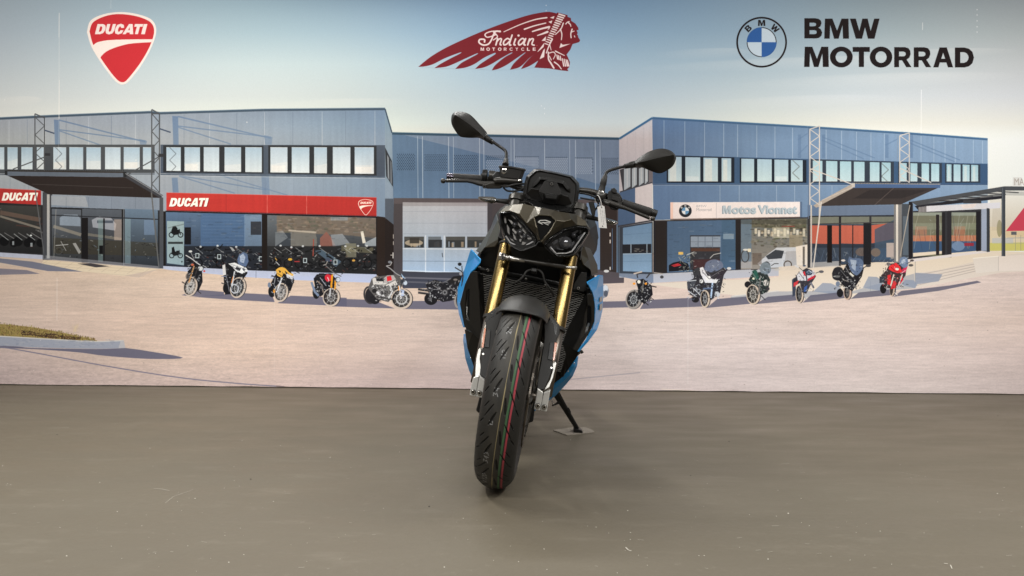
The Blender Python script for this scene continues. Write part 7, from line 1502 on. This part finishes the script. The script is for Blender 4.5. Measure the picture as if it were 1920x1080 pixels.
lathe('brake_disc', RWC-Ba*.06, Ba, [(0, .11), (.004, .11)], 'steel', rw, n=40, bev=0)
for sgn in (-1, 1): tube('swingarm', [BP(.11*sgn, .84, .40), BP(.13*sgn, 1.10, .36), BP(.125*sgn, 1.455, .315)], [.035, .030, .024], 'darkmetal', n=12)
tube('number_plate_holder', [BP(0, 1.58, .86), BP(0, 1.72, .66), BP(0, 1.76, .56)], [.014, .012, .010], 'plastic', n=10)
slab('tail_light', [BP(-.05, 1.63, .90), BP(-.04, 1.63, .93), BP(.04, 1.63, .93), BP(.05, 1.63, .90)], 'amber', .012, .002, dirv=-Bb)
for sgn in (-1, 1):
    pg = tube('foot_peg', [BP(.13*sgn, .95, .36), BP((.20 if sgn > 0 else .185)*sgn, .95, .36)], .011, 'darkmetal', n=10); slab('peg_bracket', [BP(.12*sgn, .86, .48), BP(.125*sgn, .95, .46), BP(.13*sgn, .98, .34), BP(.13*sgn, .92, .33)], 'alu', .01, .002, pg, dirv=Ba*sgn)
tube('gear_lever', [BP(.13, .84, .30), Z6(505, 315, 2.84), Z6(530, 292, 2.86), Z6(538, 285, 2.86), Z6(550, 305, 2.86)], [.006, .006, .007, .007, .007], 'darkmetal', n=10)

# ---- side stand
sA, sB = Z8(500, 470, 2.86), Z8(700, 806, 2.985)
sd = (sB-sA).normalized(); V = []
sw = Vector((0, -1, 0)).cross(sd).normalized()
prof = [(0, .016), (.25, .0135), (.6, .011), (1, .0095)]
for t, h in prof:
    c = sA.lerp(sB, t); V += [c+sw*h+Vector((0, .008, 0)), c+sw*h-Vector((0, .006, 0)), c+sw*h*.4-Vector((0, .012, 0)), c-sw*h-Vector((0, .008, 0)), c-sw*h+Vector((0, .008, 0))]
F = []
for i in range(3):
    for j in range(5): F.append((i*5+j, i*5+(j+1) % 5, (i+1)*5+(j+1) % 5, (i+1)*5+j))
F += [tuple(range(5)), tuple(range(15, 20))]
ss = part('side_stand', V, F, 'plastic', bev=.002, label='black side stand with flat foot'); bm = bmesh.new(); bm.from_mesh(ss.data); bmesh.ops.recalc_face_normals(bm, faces=bm.faces); bm.to_mesh(ss.data); bm.free()
ft = [Vector((Z8(x, 825, 2.985).x, y_, 0)) for x, y_ in ((662, 2.965), (742, 2.955), (750, 2.975), (745, 3.02), (690, 3.025), (665, 3.0))]
V = [Vector((p.x, p.y, .0045)) for p in ft]+[Vector((p.x*.9+.1*ft[0].x, p.y, .016 if i in (1, 2, 3) else .023)) for i, p in enumerate(ft)]
F = [(5, 4, 3, 2, 1, 0), (6, 7, 8, 9, 10, 11)]+[(i, (i+1) % 6, (i+1) % 6+6, i+6) for i in range(6)]
part('stand_foot', V, F, 'plastic', ss, bev=.002)
slab('stand_lug', [Z8(x, y, 2.90) for x, y in ((595, 610), (622, 608), (642, 650), (636, 668), (622, 668))], 'plastic', .012, .002, ss)
slab('spring_lug', [Z8(x, y, 2.875) for x, y in ((530, 545), (545, 570), (500, 588), (468, 600), (462, 588), (490, 575))], 'plastic', .01, .002, ss)
pth = [Z8(458+24*t+6*math.sin(t*22), 535+52*t, 2.872+.003*math.cos(t*22)) for t in [i/40 for i in range(41)]]
tube('stand_spring', pth, .0014, 'steel', ss, n=6)

# ---- the tag hanging from the bar
ti_ = P(1126, 388, 2.43); tagroot = empty('hang_tag', ti_)
tag(tagroot, 'white paper tag on a string hanging from the right side of the handlebar', 'tag')
def tpart(name, pts, mat, back=.0008):
    n = len(pts); V = [p-ti_ for p in pts]+[p-ti_+Vector((0, back, 0)) for p in pts]; F = [tuple(range(n)), tuple(range(2*n-1, n-1, -1))]+[(i, i+n, (i+1) % n+n, (i+1) % n) for i in range(n)]
    return mesh_obj(name, V, F, M_[mat], tagroot)
tpart('tag_card', [P(x, y, 2.430) for x, y in ((1120, 388), (1124, 387), (1126.3, 384.5), (1129, 384.5), (1131.5, 386.5), (1133.4, 387), (1137.9, 428), (1123, 426.8))], 'white')
wr = random.Random(4); V, F = [], []
for col_, (x0_, x1_) in enumerate(((1124.2, 1126), (1127.6, 1129.4), (1131, 1132.8))):
    y = 392+wr.random()*3; ye = (416, 422, 414)[col_]
    while y < ye:
        l = wr.uniform(.8, 2.4); sh = (y-388)*.105
        q = [P(x0_+sh+wr.uniform(0, .5), y, 2.4293), P(x1_+sh-wr.uniform(0, .6), y+.1, 2.4293), P(x1_+sh, y+l*.45, 2.4293), P(x0_+sh+.2, y+l*.45, 2.4293)]
        o_ = len(V); V += [p-ti_ for p in q]; F.append((o_, o_+3, o_+2, o_+1)); y += l+wr.uniform(.3, .9)
mesh_obj('handwriting', V, F, M_['ink'], tagroot)
for (x, y) in ((1128, 389), (1129.8, 424)): tpart('eyelet', [P(x+1.1*math.cos(a), y+1.1*math.sin(a), 2.4291) for a in [i*math.pi/5 for i in range(10)]], 'darkmetal', .0003)
V, F = tube_geo([p-ti_ for p in (P(1128, 389, 2.429), P(1127.5, 383, 2.426), P(1126.5, 377, 2.425), P(1124, 370, 2.428), P(1121, 366, 2.44), P(1118, 366, 2.455))], .0011, 6); mesh_obj('string', V, F, M_['white'], tagroot, True)
V, F = tube_geo([p-ti_ for p in (P(1127.6, 384, 2.427), P(1123, 384.5, 2.428), P(1118.5, 382, 2.432), P(1116, 377, 2.44), P(1115.5, 372, 2.45))], .0008, 6); mesh_obj('string', V, F, M_['fin'], tagroot, True)

# ---- piece of board under the stand foot
bmx = [(Z8(x, y, 1).x, y) for x, y in ((475, 818), (600, 866), (860, 836), (828, 815), (770, 790), (640, 795))]
rb = random.Random(2); ring_ = []
cor = [P(1036.5, 806.8, 3.02), P(1062, 816.2, 2.92), P(1115, 810.5, 2.985), P(1108.5, 805.5, 3.04), P(1096.5, 800.8, 3.09), P(1070, 802, 3.08)]
cor = [Vector((c.x, c.y, 0)) for c in cor]
for i in range(6):
    a, b_ = cor[i], cor[(i+1) % 6]
    for k in range(8): t = k/8; ring_.append(a.lerp(b_, t)+Vector((rb.uniform(-.002, .002), rb.uniform(-.003, .003), 0)))
c0 = sum(ring_, Vector((0, 0, 0)))/len(ring_); n = len(ring_)
V = [p-c0+Vector((0, 0, .0006)) for p in ring_]+[p-c0+Vector((0, 0, .0042)) for p in ring_]; F = [tuple(range(n-1, -1, -1)), tuple(range(n, 2*n))]+[(i, (i+1) % n, (i+1) % n+n, i+n) for i in range(n)]
mtb = principled('rough_board', (.24, .21, .175), .9, bump=.9, bscale=160)
bd = mesh_obj('board_scrap', V, F, mtb); bd.location = c0
tag(bd, 'small rough grey board lying on the floor under the foot of the side stand', 'board')
# ---- scratches and crumbs on the floor coating
def fpt(px, py, up=.0012):
    r = P(px, py, 1)-EYE; t = -(CAM_H-up)/r.z; return EYE+r*t
scr = principled('scuff', (.45, .42, .36), .8); crumb = principled('crumb', (.60, .57, .50), .9); dk = principled('dark_crumb', (.03, .025, .02), .9)
V, F = [], []
def scratch(pts, w_):
    for (a, b_) in zip(pts, pts[1:]):
        p, q = fpt(*a), fpt(*b_); d = (q-p); n_ = Vector((-d.y, d.x, 0)).normalized()*w_/2; o_ = len(V); V.extend([p+n_, p-n_, q-n_, q+n_]); F.append((o_, o_+1, o_+2, o_+3))
scratch([(92, 803), (112, 802), (130, 801.5)], .0016); scratch([(288, 916), (304, 917), (318, 920)], .0016); scratch([(310, 943), (325, 931), (345, 924), (362, 918)], .0011)
scratch([(1447, 986), (1460, 986)], .0015); scratch([(1679, 884), (1725, 892)], .0008); scratch([(1173, 1026), (1178, 1031), (1184, 1033)], .003); scratch([(1770, 1056), (1777, 1057)], .003); scratch([(1782, 1059), (1785, 1066)], .002); scratch([(1464, 870), (1480, 869)], .0015); scratch([(1500, 885), (1510, 886)], .0015)
rs_ = random.Random(5)
for k in range(60):
    x, y = rs_.uniform(0, 1920), 760+310*rs_.random()**.7; a = rs_.uniform(-.5, .5); l = rs_.uniform(2, 12); scratch([(x, y), (x+l*math.cos(a), y+l*.4*math.sin(a))], rs_.uniform(.0005, .0012))
sc_o = mesh_obj('floor_scuffs', V, [tuple(reversed(f)) if (Vector(V[f[1]])-Vector(V[f[0]])).cross(Vector(V[f[2]])-Vector(V[f[0]])).z < 0 else f for f in F], scr); tag(sc_o, 'fine pale scratches scattered over the floor', 'scratches', kind='stuff')
V, F = [], []
def bit(px, py, s):
    p = fpt(px, py, 0); o_ = len(V); n_ = 5
    for k in range(n_): a = 6.283*k/n_+rs_.random(); V.append(p+Vector((s*math.cos(a)*rs_.uniform(.6, 1.3), s*math.sin(a)*rs_.uniform(.6, 1.3), .0008)))
    V.append(p+Vector((0, 0, s*.6+.001)))
    for k in range(n_): F.append((o_+k, o_+(k+1) % n_, o_+n_))
for (x, y) in ((281, 841), (526, 836), (619, 858), (187, 905), (366, 935), (220, 960), (454, 827), (792, 800), (842, 802), (1070, 825), (1177, 958), (1326, 907), (1478, 963), (1440, 1049), (1020, 1030), (833, 1064), (429, 1055), (125, 1043), (5, 874), (1502, 935), (1870, 926), (749, 848)): bit(x, y, .0022)
for k in range(140): bit(rs_.uniform(0, 1920), 750+325*rs_.random()**.6, rs_.uniform(.0006, .0016))
cr_o = mesh_obj('floor_crumbs', V, F, crumb); tag(cr_o, 'tiny pale crumbs scattered over the floor', 'crumbs', kind='stuff')
V, F = [], []
for (x, y) in ((1632, 749), (1367, 828), (1871, 780), (107, 815), (1295, 892), (805, 950), (470, 899)): bit(x, y, .003)
dk_o = mesh_obj('dark_floor_crumbs', V, F, dk); tag(dk_o, 'a few dark crumbs on the floor right of the motorcycle', 'crumbs', kind='stuff')
